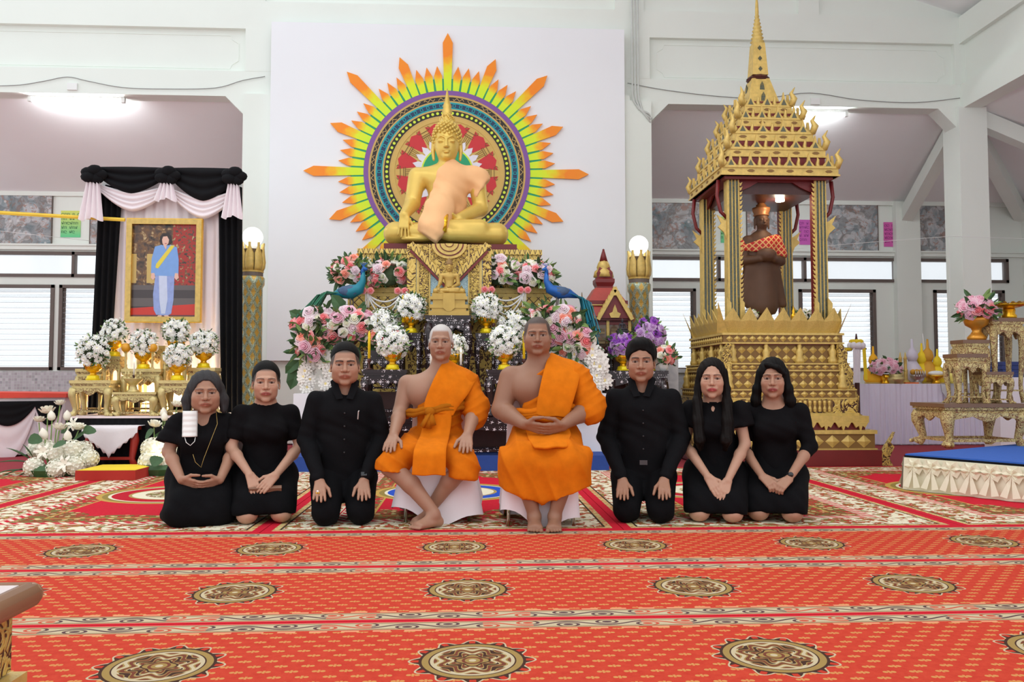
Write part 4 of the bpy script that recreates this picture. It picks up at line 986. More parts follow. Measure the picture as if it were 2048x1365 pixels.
# hair curls and flame finial
def curls(root, mat_, rad=0.020, n=230, hc=(0, 0.02, 1.30)):
    m = MB(); hc = Vector(hc)
    for i in range(n):
        z = 1-2*(i+0.5)/n; a = i*2.39996; q = math.sqrt(1-z*z); d = Vector((q*math.cos(a), q*math.sin(a), z))
        for c_, r_ in ((Vector((0, 0.03, 0.09)), (0.178, 0.20, 0.215)), (Vector((0, 0.05, 0.31)), (0.092, 0.097, 0.10))):
            p = c_+Vector((d.x*r_[0], d.y*r_[1], d.z*r_[2]))
            if r_[0] > 0.1:
                hl = 0.085+0.02*abs(p.x)/0.15 if p.y < -0.02 else -0.06
                if p.z < hl-(0.10 if abs(p.x) > 0.135 and p.y < 0.06 else 0) or p.z > 0.30: continue
            elif d.z < -0.2 or i % 3: continue
            m.ball(hc+p, rad if r_[0] > 0.1 else rad*0.8, 6, 4)
    o = m.build('hair_curls', mat_, root, smooth=True); o['kind'] = 'stuff'
curls(buddha, bu_gold)
MB().lathe([(0.07, 1.66), (0.05, 1.70), (0.058, 1.73), (0.045, 1.78), (0.052, 1.80), (0.030, 1.86), (0.02, 1.93), (0.004, 2.03)], 12, c=(0, 0.06, 0), flute=0.12, fn=6).build('flame_finial', bu_gold, buddha, smooth=True)
# robe cloth: inflated body clipped to the cloth outline
def robe_cloth():
    F = SDF(axis(-0.6, 0.62, 0.017), axis(-0.62, 0.4, 0.017), axis(-0.06, 1.2, 0.017))
    F.cap((0, 0.07, 0.2), (0, 0.07, 0.5), 0.27, 0.22, 0.1, sy=0.85); F.cap((0, 0.07, 0.5), (0, 0.07, 0.82), 0.222, 0.29, 0.1, sy=0.78)
    F.cap((-0.27, 0.06, 0.90), (0.27, 0.06, 0.90), 0.145, 0.145, 0.08); F.cap((0.40, 0.06, 0.9), (0.46, 0.05, 0.66), 0.14, 0.13, 0.08); F.cap((0, 0.06, 0.95), (0.03, 0.04, 1.06), 0.125, 0.10, 0.06)
    F.chain([(0.0, -0.12, 0.62), (-0.10, -0.30, 0.36), (-0.14, -0.45, 0.13), (-0.15, -0.48, 0.0)], [0.13, 0.16, 0.13, 0.10], 0.14)
    F.chain([(-0.2, -0.05, 0.55), (-0.30, -0.28, 0.24)], [0.12, 0.14], 0.12)
    for p, n_ in (((-0.24, 0, 0.62), (-0.94, 0, 0.36)), ((0.02, 0, 1.09), (-0.72, 0, 0.70)), ((-0.30, 0, 0.3), (-1, 0, 0.3)), ((0.52, 0, 0.80), (0.80, 0, -0.60)), ((0.10, 0, 0.19), (0.84, 0, -0.54)), ((-0.2, 0, 0.03), (-0.55, 0, -0.83)), ((0.3, 0, 1.04), (0.30, 0, 0.95)), ((0, 0.26, 0), (0, 1, 0))):
        F.plane(p, n_)
    P, Q = F.surface(); P = smooth_pts(P, Q, 2); N = normals(P, Q)
    w = np.sin(P[:, 0]*22+P[:, 2]*30+np.sin(P[:, 2]*9)*1.5)*0.006
    return P+N*w[:, None], Q
P_, Q_ = robe_cloth()
peach = pm('peach_cloth', srgb(236, 184, 132), 0.85, var=0.05, bump=0.1, bs=160)
inst('robe_cloth', np_mesh('robe_cloth', P_, Q_, peach), buddha)
MB().tube([(0.02, -0.40, 0.34), (0.0, -0.50, 0.25), (-0.03, -0.52, 0.1)], [0.02, 0.03, 0.045], 8).build('gold_tassel', gold_bright, buddha, smooth=True)
# ---------------------------------------------------------------- smaller statues share the figure
def small_buddha(name, label, px, Y, z, H, mat_, ped_h, ped_w, ped_mat):
    t = thing(name, label, 'statue', (ax(px, Y), Y, z)); s = H/1.72
    m = MB()
    for i, (k, a, b) in enumerate(((1.0, 0, 0.22), (0.86, 0.22, 0.34), (0.95, 0.34, 0.5), (0.80, 0.5, 0.72), (0.92, 0.72, 0.86), (0.84, 0.86, 1.0))):
        MB().box((0, 0, ped_h*(a+b)/2), (ped_w*k, ped_w*0.62*k, ped_h*(b-a))).build('lotus_pedestal', ped_mat, t)
    MB().front([(-ped_w*0.14, ped_h), (ped_w*0.14, ped_h), (ped_w*0.15, ped_h*0.35), (0.05*ped_w, ped_h*0.2), (-0.05*ped_w, ped_h*0.2), (-ped_w*0.15, ped_h*0.35)][::-1], -ped_w*0.32, 0.03).build('hanging_cloth_relief', ped_mat, t)
    me = bu_me.copy(); me.materials.clear(); me.materials.append(mat_)
    inst('statue_body', me, t, (0, 0, ped_h), (0, 0, 0), s)
    h = MB().ball((0, 0.03, 1.40), (0.182, 0.20, 0.20), 12, 8); h = MB().lathe([(0.17, 1.40), (0.172, 1.46), (0.13, 1.58), (0.09, 1.65), (0.06, 1.71), (0.01, 1.75)], 14, c=(0, 0.03, 0), flute=0.03, fn=14).build('hair_cap', pm('statue_hair', srgb(140, 108, 60), 0.6) if 'golden' in label else mat_, t, (0, 0, ped_h), smooth=True)
    h.scale = (s, s, s)
    return t
old_gold = pm('aged_gold', srgb(190, 158, 84), 0.45, 0.4, var=0.2, vs=9)
small_buddha('small_buddha_statue', 'small golden seated Buddha on the tallest lacquer table', 898, 9.14, ctop, 0.40, old_gold, 0.25, 0.44, old_gold)
# ================================================================ altar flower arrangements
def arrangement(name, label, px, py, Y, group='pink and white rose arrangements'):
    p = at(px, py, Y); return thing(name, label, 'flowers', p, group=group)
kp = [('pink', 4), ('white', 5), ('lilac', 2), ('coral', 1)]
z_l = zl_top+bz
MBz = lambda py, Y: Z_(py, Y)
for s, nm, px0, sd in ((-1, 'left', 742, 41), (1, 'right', 1034, 51)):
    t = arrangement('rose_arrangement', 'wide pink and white rose arrangement on the upper %s pedestal ledge' % nm, px0, 577, 9.66); t.location.z = z_l
    hw = 72*9.66/FPX
    mound(t, (-hw*0.48, 0, 0.15), (hw*0.56, 0.16, 0.20), kp, 26, 0.058, sd, 110, (0.13, 0.05), 30, lat=(-0.55, 0.95))
    mound(t, (hw*0.48, 0, 0.13), (hw*0.56, 0.16, 0.19), kp, 26, 0.058, sd+1, 110, (0.13, 0.05), 30, lat=(-0.55, 0.95))
# big side cascades standing on the base
def pole_stand(t, h):
    MB().tube([(0, 0, 0), (0, 0, h)], 0.02, 6).build('stand_pole', darkwood, t); MB().lathe([(0.16, 0), (0.15, 0.02), (0.02, 0.04)], 12).build('stand_foot', darkwood, t)
kc = [('pink', 3), ('coral', 2), ('white', 4), ('lilac', 3), ('rosy', 2)]
def cascade(label, px, Y, blobs, falls, sd, leaves=()):
    z0 = bz; t = thing('rose_cascade', label, 'flowers', (ax(px, Y), Y, z0), group='rose cascades beside the altar')
    pole_stand(t, Z_(690, Y)-z0)
    for i, (bx_, by_, rx, ry, n) in enumerate(blobs):
        p = at(bx_, by_, Y); mound(t, (p.x-t.location.x, -0.04*i, p.z-z0), (rx*Y/FPX, 0.18, ry*Y/FPX), kc, n, 0.066, sd+i, 90, (0.15, 0.06), 20, lat=(-0.75, 0.95))
    r = random.Random(sd)
    for (pts, n, sz) in falls:
        P = [at(x, y, Y)-t.location for x, y in pts]
        for i in range(n):
            u = i/(n-1)*(len(P)-1); k = min(int(u), len(P)-2); q = P[k].lerp(P[k+1], u-k)
            q = q+Vector((r.uniform(-0.06, 0.06), -0.12+r.uniform(-0.06, 0.04), r.uniform(-0.03, 0.03)))
            inst('orchid', F_['orchid'], t, q, lookm(Vector((r.uniform(-.5, .5), -1, r.uniform(-0.1, 0.4)))).to_euler(), sz*r.uniform(0.85, 1.15))
        MB().tube([p+Vector((0, -0.06, 0)) for p in P], 0.008, 5).build('orchid_stem', leaf_dark, t)
    for (x, y, L, ang) in leaves:
        m = MB(); p = at(x, y, Y)-t.location; d = Vector((math.cos(ang), -0.15, math.sin(ang)))
        leaf_verts(m, p, d, Vector((0, -1, 0.2)), L, L*0.62); m.build('large_leaf', leaf_dark, t)
cascade('pink and white rose cascade on the left side of the altar', 660, 9.3, [(640, 655, 48, 38, 34), (705, 655, 52, 34, 30), (770, 672, 40, 22, 16), (630, 695, 30, 30, 18)],
        [([(622, 700), (618, 745), (614, 772)], 13, 0.085), ([(655, 700), (668, 730), (655, 765)], 12, 0.085)], 61,
        [(600, 720, 0.22, 3.9), (596, 735, 0.26, 4.4), (700, 690, 0.24, 5.2), (740, 690, 0.24, 5.0), (610, 640, 0.2, 2.6), (690, 625, 0.25, 2.2)])
cascade('pink and white rose cascade on the right side of the altar', 1125, 9.3, [(1120, 655, 46, 42, 36), (1150, 690, 34, 34, 22), (1082, 640, 30, 26, 12)],
        [([(1150, 700), (1158, 730), (1155, 760)], 12, 0.085), ([(1185, 705), (1196, 735), (1197, 772)], 18, 0.10)], 71, [(1165, 640, 0.2, 0.9)])
# garlands of white beads
pearl = pm('white_beads', srgb(226, 224, 222), 0.5, bump=0.4, bs=300)
def garland(px0, px1, py, Y, label):
    a, b = at(px0, py, Y), at(px1, py, Y); t = thing('bead_garland', label, 'garland', a, group='white bead garlands'); L = b.x-a.x
    for i, dz in enumerate((0.09, 0.16, 0.25)):
        MB().tube([(L*k/14, -0.01*i, -dz*(1-(2*k/14-1)**2)) for k in range(15)], 0.011, 5).build('bead_strand', pearl, t, smooth=True)
    for x in (0, L):
        for k in range(3): MB().tube([(x+(k-1)*0.016, -0.03, 0), (x+(k-1)*0.02, -0.03, -0.16)], 0.007, 4).build('tassel', pearl, t)
        for k in (-1, 1): inst('rose', F_['pink'], t, (x+k*0.04, -0.045, 0.03), (PI/2, 0, 0), 0.042)
garland(735, 803, 588, 9.47, 'white bead garland swagged on the left of the pedestal'); garland(976, 1048, 586, 9.47, 'white bead garland swagged on the right of the pedestal')
# peacocks
pk_blue = pm('peacock_blue', srgb(24, 92, 170), 0.4, 0.2, var=0.3); pk_teal = pm('peacock_teal', srgb(20, 120, 140), 0.4, 0.2, var=0.3); pk_green = pm('peacock_green', srgb(50, 120, 90), 0.5, 0.1, var=0.4, vs=30)
def peacock(label, px, py, Y, s, mir, tail_dn, body=pk_teal):
    t = thing('peacock_figurine', label, 'figurine', at(px, py, Y)); k = mir
    MB().tube([(k*-0.26, 0, 0.16), (k*-0.16, 0, 0.20), (k*-0.04, 0, 0.21), (k*0.06, -0.01, 0.25), (k*0.10, -0.02, 0.34), (k*0.10, -0.03, 0.44)], [0.02*s, 0.06*s, 0.085*s, 0.065*s, 0.036*s, 0.024*s], 10).build('bird_body', body, t, smooth=True)
    h = MB().tube([(k*0.095, -0.03, 0.40), (k*0.10, -0.03, 0.45), (k*0.115, -0.04, 0.475), (k*0.15, -0.05, 0.46)], [0.023*s, 0.026*s, 0.028*s, 0.014*s], 8).build('bird_head', pk_blue, t, smooth=True)
    m = MB().tube([(k*0.155, -0.05, 0.46), (k*0.19, -0.055, 0.45)], [0.010, 0.002], 6).build('beak', pm('beak', srgb(90, 80, 70), 0.5), t)
    c = MB()
    for q in range(5): c.tube([(k*0.10, -0.03, 0.495), (k*(0.07+0.02*q), -0.03, 0.54)], [0.002, 0.005], 4)
    c.build('crest', pk_blue, t)
    r = random.Random(px); m = MB()
    for q in range(46):
        a = r.uniform(-0.4, 0.4); L = r.uniform(0.25, 0.5); z1 = 0.20-L*tail_dn*r.uniform(0.7, 1.2)
        p = [Vector((k*-0.16, r.uniform(-0.05, 0.05), 0.2)), Vector((k*(-0.16-L*0.5), a*0.2, 0.2+(0.06 if tail_dn < 1 else 0.04)-L*tail_dn*0.25)), Vector((k*(-0.16-L*(0.95 if tail_dn < 1 else 0.7)), a*0.35, z1))]
        m.tube(p, [0.01, 0.016, 0.028], 4, flat=0.25)
    m.build('tail_feathers', pk_green if tail_dn < 1 else pk_teal, t)
    for x in (-0.03, 0.03): MB().tube([(k*-0.03+x*0.4, x, 0.16), (k*-0.02+x*0.4, x, 0.0)], 0.008, 5).build('bird_leg', pm('beak', srgb(90, 80, 70), 0.5), t)
    for x in (-1, 1): MB().ball((k*-0.06, x*0.05*s, 0.22), (0.12*s, 0.03, 0.06*s), 10, 6).build('wing', pm('peacock_wing', srgb(60, 86, 120), 0.5, var=0.4, vs=40) if x*k > 0 or tail_dn < 1 else pm('peacock_wing_tan', srgb(190, 168, 140), 0.6, var=0.4, vs=50), t, smooth=True)
    return t
peacock('blue green peacock figurine in the left flowers', 708, 622, 9.35, 1.0, 1, 0.75)
peacock('blue peacock figurine with long teal tail above the right flowers', 1110, 622, 9.35, 0.9, -1, 1.25, pk_blue)
# black framed sign on the altar base
sg = thing('black_sign', 'black framed sign with yellow lettered strip beside the seated monk', 'sign', at(1165, 838, 8.80)+Vector((0, 0.02, 0)))
sgw, sgh = 42*8.8/FPX, 66*8.8/FPX
MB().bx(-sgw, sgw*0.42, 0, 0.05, 0, sgh).build('sign_panel', pm('sign_black', (0.01, 0.01, 0.012), 0.4), sg)
MB().bx(-sgw*0.9, sgw*0.34, -0.004, 0.0, 0.05, 0.16).build('sign_strip', pm('sign_yellow', srgb(232, 224, 60), 0.6), sg)
lt = MB(); 
for i in range(5):
    x = -0.17+i*0.045; lt.tube([(x-0.015, -0.006, 0.08), (x-0.015, -0.006, 0.12), (x+0.012, -0.006, 0.125), (x+0.014, -0.006, 0.08), (x+0.022, -0.006, 0.09)], 0.004, 4)
lt.build('sign_lettering', pm('sign_ink', srgb(70, 90, 50), 0.7), sg)['kind'] = 'stuff'
MB().bx(-0.02, 0.02, 0.0, 0.05, -(838-0)*0.0, 0.0).build('sign_foot', pm('sign_black', (0.01, 0.01, 0.012), 0.4), sg)
# ================================================================ mosaic lamp pillars with globes
def lamp_pillar(px, py_top, Y, label, zb=0.0):
    zt = Z_(py_top, Y, px); t = thing('lamp_pillar', label, 'lamp pillar', (ax(px, Y), Y, zb)); h = zt-zb; R = 0.135
    g = G('pillar_mosaic'); th = g.y.atan2(g.x); u = th*2.0/PI*2.0; v = g.z/0.20
    a = ((u+v).frac()-0.5).abs(); b = ((u-v).frac()-0.5).abs(); d = a.max(b)
    mos = g.mix(g.vor(55, feature='DISTANCE_TO_EDGE').lt(0.06), g.mix(g.noise(30, 2), srgb(120, 150, 130), srgb(206, 214, 190)), srgb(110, 106, 70))
    m_ = g.done(g.mix(d.lt(0.30), mos, g.mix(g.noise(40, 2), srgb(180, 140, 60), srgb(214, 178, 92))), 0.3, 0.3, d, 0.6, 0.02)
    zc = h-0.44
    MB().lathe([(R*1.15, 0), (R*1.15, 0.1), (R, 0.14), (R*0.96, zc-0.14), (R*1.12, zc-0.10), (R*1.14, zc-0.02), (R*1.02, zc)], 24).build('pillar_shaft', m_, t, smooth=True)
    MB().lathe([(R*0.98, zc), (R*0.98, zc+0.05)], 24).build('neck_band', frame_brown, t); MB().lathe([(R*1.02, zc+0.05), (R*1.05, zc+0.07)], 24).build('neck_ring', gold, t)
    pm_ = MB()
    prof = [(0.0, 1.0), (0.05, 1.18), (0.12, 1.24), (0.22, 1.15), (0.30, 1.10), (0.36, 1.14)]
    for k in range(8):
        m = MB(); a0 = 2*PI*k/8; vs = []; n = 5
        for z, q in prof:
            wd = 0.36*(1 if z < 0.3 else 0.35)
            for i in range(n): a = a0+wd*(2*i/(n-1)-1); rr_ = R*q*(1-0.05*abs(2*i/(n-1)-1)); vs.append((rr_*math.cos(a), rr_*math.sin(a), zc+0.06+z))
        m.add(vs, [(j*n+i, j*n+i+1, (j+1)*n+i+1, (j+1)*n+i) for j in range(len(prof)-1) for i in range(n-1)])
        o = m.build('crown_petal', gold, t, smooth=True); solid(o, 0.02, -1)
    MB().lathe([(R*0.9, zc+0.06), (R*0.92, zc+0.34)], 20).build('crown_core', pm('crown_core_brown', srgb(92, 74, 52), 0.8), t)  # plain brown core inside the ring of crown petals
    MB().ball((0, 0, h+0.06), 0.125, 20, 12).build('globe', globe_emit, t, smooth=True)
    MB().lathe([(0.06, h-0.1), (0.05, h-0.04)], 12).build('globe_holder', plastic_white, t)
lamp_pillar(502, 484, 10.45, 'golden mosaic lamp pillar with lit globe on the left of the altar')
lamp_pillar(1279, 500, 10.6, 'golden mosaic lamp pillar with lit globe on the right of the altar')
# ================================================================ LEFT: memorial portrait stage
YS0, YC0 = 9.05, 10.05
SZ = Z_(833, YS0, 300)
stage_x0, stage_x1 = X_(137, YS0), X_(462, YS0)
st = thing('portrait_stage', 'low black-fronted stage with white top under the portrait', 'stage', ((stage_x0+stage_x1)/2, YS0, 0)); sw = stage_x1-stage_x0
MB().bx(-sw/2, sw/2, 0.012, 1.09, 0, SZ-0.02).build('stage_body', pm('stage_wood', srgb(60, 50, 46), 0.8), st)
o = MB().grid(lambda u, v: (-sw/2-0.01+(sw+0.02)*u, -0.004+0.006*math.sin(u*150), (SZ-0.022)*v+0.001), 120, 1).build('black_front_cloth', black_cloth, st, smooth=True)
MB().bx(-sw/2-0.02, sw/2+0.02, -0.015, 1.10, SZ-0.02, SZ).build('white_top_cloth', pm('pinkish_white_cloth', srgb(240, 222, 222), 0.85), st)
# backdrop
mb_x0, mb_x1 = X_(190, YC0, 600), X_(482, YC0, 600); zt = Z_(345, YC0, 330)
bd = thing('memorial_backdrop', 'white pleated curtain backdrop with black swags behind the portrait', 'curtain', ((mb_x0+mb_x1)/2, YC0, SZ)); hw = (mb_x1-mb_x0)/2; bh = zt-SZ
MB().bx(-hw+0.02, hw-0.02, 0.06, 0.10, 0, bh).build('backing_board', plastic_white, bd)
sheer = pm('pleated_white_cloth', srgb(238, 228, 232), 0.85, var=0.03)
MB().grid(lambda u, v: (-hw*0.86+1.68*hw*u, 0.03+0.018*math.sin(u*75)+0.01*math.sin(u*31+1), bh*v*0.99), 140, 4).build('white_curtain', sheer, bd, smooth=True)
for s in (-1, 1):
    x0 = s*hw*0.99; x1 = s*hw*0.66
    o = MB().grid(lambda u, v: (x0+(x1-x0)*u*(0.85+0.15*v)+s*0.05*(1-v), -0.02+0.03*math.sin(u*24+v*2), -0.02+(bh-0.15)*v), 40, 8).build('black_drape', black_cloth, bd, smooth=True)
def swag(x0, x1, z, top, bot, y, mat_, name, folds=3, thick=0.03):
    def f(u, v):
        c = 1-(2*u-1)**2; s_ = 1-abs(2*u-1)**1.6
        return (x0+(x1-x0)*u, y-thick*abs(math.sin(v*PI*folds))*(0.3+c)-0.03*c, z-(top*s_+(bot-top)*v*(0.25+0.75*s_))-0.02*v)
    return MB().grid(f, 24, 18).build(name, mat_, bd, smooth=True)
xm = 0.02
swag(-hw*0.96, xm, bh-0.16, 0.10, 0.32, -0.06, sheer, 'white_swag', 4); swag(xm, hw*0.96, bh-0.2, 0.12, 0.36, -0.06, sheer, 'white_swag', 4)
swag(-hw*0.98, xm, bh+0.03, 0.0, 0.30, -0.10, black_cloth, 'black_swag', 3); swag(xm, hw*0.98, bh+0.03, 0.0, 0.38, -0.10, black_cloth, 'black_swag', 3)
for x, L, w in ((-hw*0.97, 0.46, 0.15), (xm, 0.22, 0.14), (hw*0.93, 0.42, 0.13)):
    MB().grid(lambda u, v: (x+(u-0.5)*2*w*(0.5+0.5*v), -0.17-0.03*math.sin(u*26)-0.04*v, bh-0.16-L*v-0.02*math.sin(u*9)*v), 28, 6).build('white_tail', sheer, bd, smooth=True)
    k = MB(); 
    for q in range(5): a = q*1.3; k.ball((x+0.07*math.cos(a), -0.17-0.02*(q % 2), bh-0.08+0.05*math.sin(a)), (0.09, 0.06, 0.065), 9, 6)
    k.build('black_knot', black_cloth, bd, smooth=True)
# portrait
py = YC0-0.14
fx0, fx1 = X_(253, py, 540), X_(405, py, 540); fz0, fz1 = Z_(646, py, 330), Z_(438, py, 330)
pf = thing('framed_portrait', 'gold framed full-length portrait of a person in light blue dress with yellow sash', 'portrait', ((fx0+fx1)/2, py, fz0)); w, h = fx1-fx0, fz1-fz0; b = 0.062
for P in ([(-w/2, 0), (w/2, 0), (w/2-b, b), (-w/2+b, b)], [(w/2, 0), (w/2, h), (w/2-b, h-b), (w/2-b, b)], [(w/2, h), (-w/2, h), (-w/2+b, h-b), (w/2-b, h-b)], [(-w/2, h), (-w/2, 0), (-w/2+b, b), (-w/2+b, h-b)]):
    fo = MB().front(P, -0.03, 0.05).build('frame_bar', gold_bright, pf)
    cx_, cz_ = sum(p[0] for p in P)/4, sum(p[1] for p in P)/4
    MB().front([(cx_+(p[0]-cx_)*(0.97), cz_+(p[1]-cz_)*0.97) if False else ((p[0]*0.985, (p[1]-h/2)*0.985+h/2)) for p in P], -0.042, 0.013).build('frame_bead', gold, fo)
g = G('portrait_backdrop'); n1 = g.noise(14, 4, dist=0.8); n2 = g.noise(30, 3); v = g.z/h
c = g.ramp(n1, [(0.30, srgb(40, 34, 32)), (0.47, srgb(92, 70, 56)), (0.56, srgb(120, 84, 50)), (0.66, srgb(188, 166, 124))]); c = g.mix((g.x/w).gt(0.10)*n2.gt(0.46)*v.gt(0.35), c, srgb(160, 44, 36))
c = g.mix((((g.x/w)*26.0).sin().gt(0.2))*(g.x/w).lt(-0.12)*v.gt(0.38)*v.lt(0.66), c, srgb(196, 168, 98))
c = g.mix(v.lt(0.36), c, g.mix((v*40.0).sin().gt(0.0), srgb(66, 58, 60), srgb(96, 88, 88))); c = g.mix(v.lt(0.16+0.05*(g.x/w)), c, srgb(200, 50, 36)); c = g.mix(v.lt(0.075), c, srgb(96, 50, 60))
MB().bx(-w/2+b*0.8, w/2-b*0.8, 0, 0.01, b*0.8, h-b*0.8).build('photo_print', g.done(c, 0.25), pf)
def pf_px(x, y): return ((x-329)*w/152, (646-y)*h/208)
def pfig(pts, y, c, nm, var=0.08):
    MB().front([pf_px(x, q) for x, q in pts][::-1], y, 0.0015).build('printed_figure', pm(nm, c, 0.3, var=var, vs=20), pf)
pfig([(311, 552), (349, 552), (348, 600), (344, 628), (336, 632), (314, 630), (309, 620), (307, 590)], -0.002, srgb(142, 160, 214), 'print_skirt', 0.25)
pfig([(318, 552), (334, 552), (336, 600), (332, 628), (324, 628), (320, 600)], -0.0025, srgb(196, 206, 232), 'print_skirt_light', 0.1)
pfig([(309, 494), (323, 490), (340, 490), (353, 495), (357, 520), (357, 550), (350, 553), (309, 552), (302, 548), (303, 518)], -0.003, srgb(118, 160, 220), 'print_jacket')
pfig([(303, 547), (309, 547), (311, 556), (306, 561), (302, 556)], -0.0035, srgb(222, 180, 164), 'print_skin'); pfig([(350, 547), (356, 547), (358, 556), (353, 561), (349, 556)], -0.0035, srgb(222, 180, 164), 'print_skin')
pfig([(341, 491), (348, 493), (316, 538), (311, 536), (312, 529)], -0.0045, srgb(222, 204, 66), 'print_sash')
pfig([(318, 484), (319, 474), (325, 467), (334, 467), (341, 472), (343, 484), (338, 491), (323, 491)], -0.004, srgb(46, 34, 34), 'print_hair')
pfig([(323, 480), (325, 474), (333, 473), (337, 480), (336, 487), (331, 493), (327, 493), (324, 487)], -0.005, srgb(226, 186, 170), 'print_skin')
pfig([(327, 493), (333, 493), (331, 500)], -0.0047, srgb(226, 186, 170), 'print_skin')
pfig([(328, 487), (333, 487), (331, 489)], -0.006, srgb(170, 60, 66), 'print_lips'); pfig([(318, 631), (325, 631), (325, 634), (316, 634)], -0.003, srgb(226, 190, 170), 'print_skin'); pfig([(330, 631), (338, 631), (340, 634), (331, 634)], -0.003, srgb(226, 190, 170), 'print_skin')
for x in (-0.25, 0.25): MB().bx(x-0.008, x+0.008, 0.02, py and 0.13, h-0.05, h-0.03).build('hanger', frame_brown, pf)
# yellow ribbon from the frame to the left, thin sacred threads
def thread(pts, label, r, mat_, name='sacred_thread', flat=1.0):
    o = Vector(pts[0]); tag(MB().tube([Vector(p)-o for p in pts], r, 5, flat=flat).build(name, mat_, None, o), label, 'thread')
thread([at(250, 440, py), at(180, 436, 9.95), at(90, 431, 9.8), at(-30, 424, 9.6), Vector((CX[0]+0.2, YF-0.1, at(-30, 424, 9.6).z+0.25))], 'yellow ribbon stretched from the portrait frame to the left edge', 0.014, pm('yellow_ribbon', srgb(236, 200, 70), 0.7), 'yellow_ribbon', 1.6)
thread([Vector((CX[0]+0.2, YF-0.1, at(-20, 460, 12.2).z+0.2)), at(-20, 460, 12.2), at(70, 470, 12.4), at(180, 482, 14.98)], 'thin white thread across the left mural', 0.003, plastic_white)
thread([at(1500, 506, 10.5), at(1700, 488, 10.8), at(1900, 473, 11.2), at(2060, 478, 11.4)], 'thin white thread from the pavilion to the right pillar', 0.003, plastic_white)
thread([at(1899, 473, 11.19), at(1900, 600, 11.19)], 'thin white thread hanging before the right window', 0.003, plastic_white)
# gold offering tables
sil_gold = pm('champagne_gold', srgb(206, 188, 130), 0.38, 0.5, var=0.2, vs=20, bump=0.3, bs=50)
sil_carv = gold_relief('champagne_carving', 'scroll', srgb(210, 192, 132), srgb(110, 60, 36), 60)
red_wood = pm('red_lacquer_wood', srgb(168, 44, 30), 0.45, var=0.2)
GT = 'gold offering tables before the portrait'
def gtable(px0, px1, py, Y, label, d=0.30, z0=SZ, h=None):
    x0, x1 = X_(px0, Y, py), X_(px1, Y, py); h = h or Z_(py, Y, (px0+px1)/2)-z0
    return carved_table('offering_table', label, ((x0+x1)/2, Y+d/2, z0), x1-x0, d, h, sil_gold, sil_gold, sil_carv, group=GT)
gtable(138, 221, 761, 9.12, 'front left gold offering table of the portrait altar')
gtable(224, 312, 785, 9.10, 'lowest gold offering table in the middle of the portrait altar', 0.22)
gtable(316, 400, 761, 9.12, 'front right gold offering table of the portrait altar')
gtable(150, 205, 738, 9.46, 'back left gold offering table of the portrait altar', 0.24)
gtable(207, 240, 713, 9.44, 'narrow tall gold table under the upper left bowl', 0.2)
gtable(242, 322, 738, 9.36, 'middle gold offering table behind the goblet', 0.22)
gtable(326, 372, 713, 9.46, 'narrow tall gold table under the hidden upper right bowl', 0.2)
gtable(376, 430, 736, 9.46, 'back right gold offering table of the portrait altar', 0.24)
gtable(275, 330, 692, 9.75, 'rear gold table right under the portrait frame', 0.2)
BG = 'white chrysanthemum bowls on the portrait altar'
def on(px, py, Y, w, label, seed, z, tall=1.0): t = mum_bowl(px, py, Y, w, label, seed, 1.0, tall, BG); t.location.z = z; return t
zf = lambda py, Y: Z_(py, Y, 280)
on(186, 758, 9.26, 60, 'front left chrysanthemum bowl before the portrait', 101, Z_(761, 9.12, 180), 1.2)
on(228, 713, 9.54, 48, 'upper left chrysanthemum bowl before the portrait', 102, Z_(713, 9.44, 224), 1.1)
on(287, 738, 9.47, 50, 'middle chrysanthemum bowl under the portrait frame', 103, Z_(738, 9.36, 282), 1.15)
on(352, 713, 9.56, 50, 'upper right chrysanthemum bowl before the portrait', 104, Z_(713, 9.46, 349), 1.1)
on(355, 760, 9.26, 50, 'front right chrysanthemum bowl before the portrait', 105, Z_(761, 9.12, 358), 1.0)
on(407, 736, 9.58, 52, 'far right chrysanthemum bowl beside the black drape', 106, Z_(736, 9.46, 403), 1.05)
# goblet with candle and two orange fruits
gb = thing('offering_goblet', 'gold goblet tray on the lowest offering table', 'goblet', (X_(268, 9.2), 9.2, Z_(785, 9.10, 268)))
MB().lathe([(0.07, 0), (0.07, 0.01), (0.045, 0.03), (0.035, 0.07), (0.05, 0.09), (0.085, 0.12), (0.10, 0.145), (0.10, 0.15), (0.02, 0.13)], 16).build('goblet_bowl', sil_gold, gb, smooth=True)
for k in range(7):
    a = 2*PI*k/7; MB().lathe([(0.012, 0), (0.007, 0.02), (0.013, 0.05), (0.004, 0.085)], 8).build('finial', sil_gold, gb, (0.075*math.cos(a), 0.075*math.sin(a), 0.145))
zc = gb.location.z+0.15
candle(gb.location.x+0.01, 9.19, zc-0.013, 0.14, 'lit white candle in the gold goblet before the portrait', wax_w, 0.011, True, 0.05)
orange_g = pm('amber_ball', srgb(226, 160, 40), 0.4)
for s, nm in ((-1, 'left'), (1, 'right')):
    t = thing('amber_lamp', 'round amber lamp %s of the goblet candle' % nm, 'lamp', (gb.location.x+s*0.085, 9.33, zc-0.155+0.0)); MB().lathe([(0.03, 0), (0.012, 0.02), (0.012, 0.17), (0.03, 0.19)], 10).build('lamp_foot', sil_gold, t); MB().ball((0, 0, 0.235), 0.052, 12, 8).build('lamp_ball', orange_g, t, smooth=True)
    t.location.z = SZ+0.0 if False else Z_(738, 9.36, 282)-0.0; t.location.y = 9.42; t.location.x = X_(252 if s < 0 else 305, 9.42)
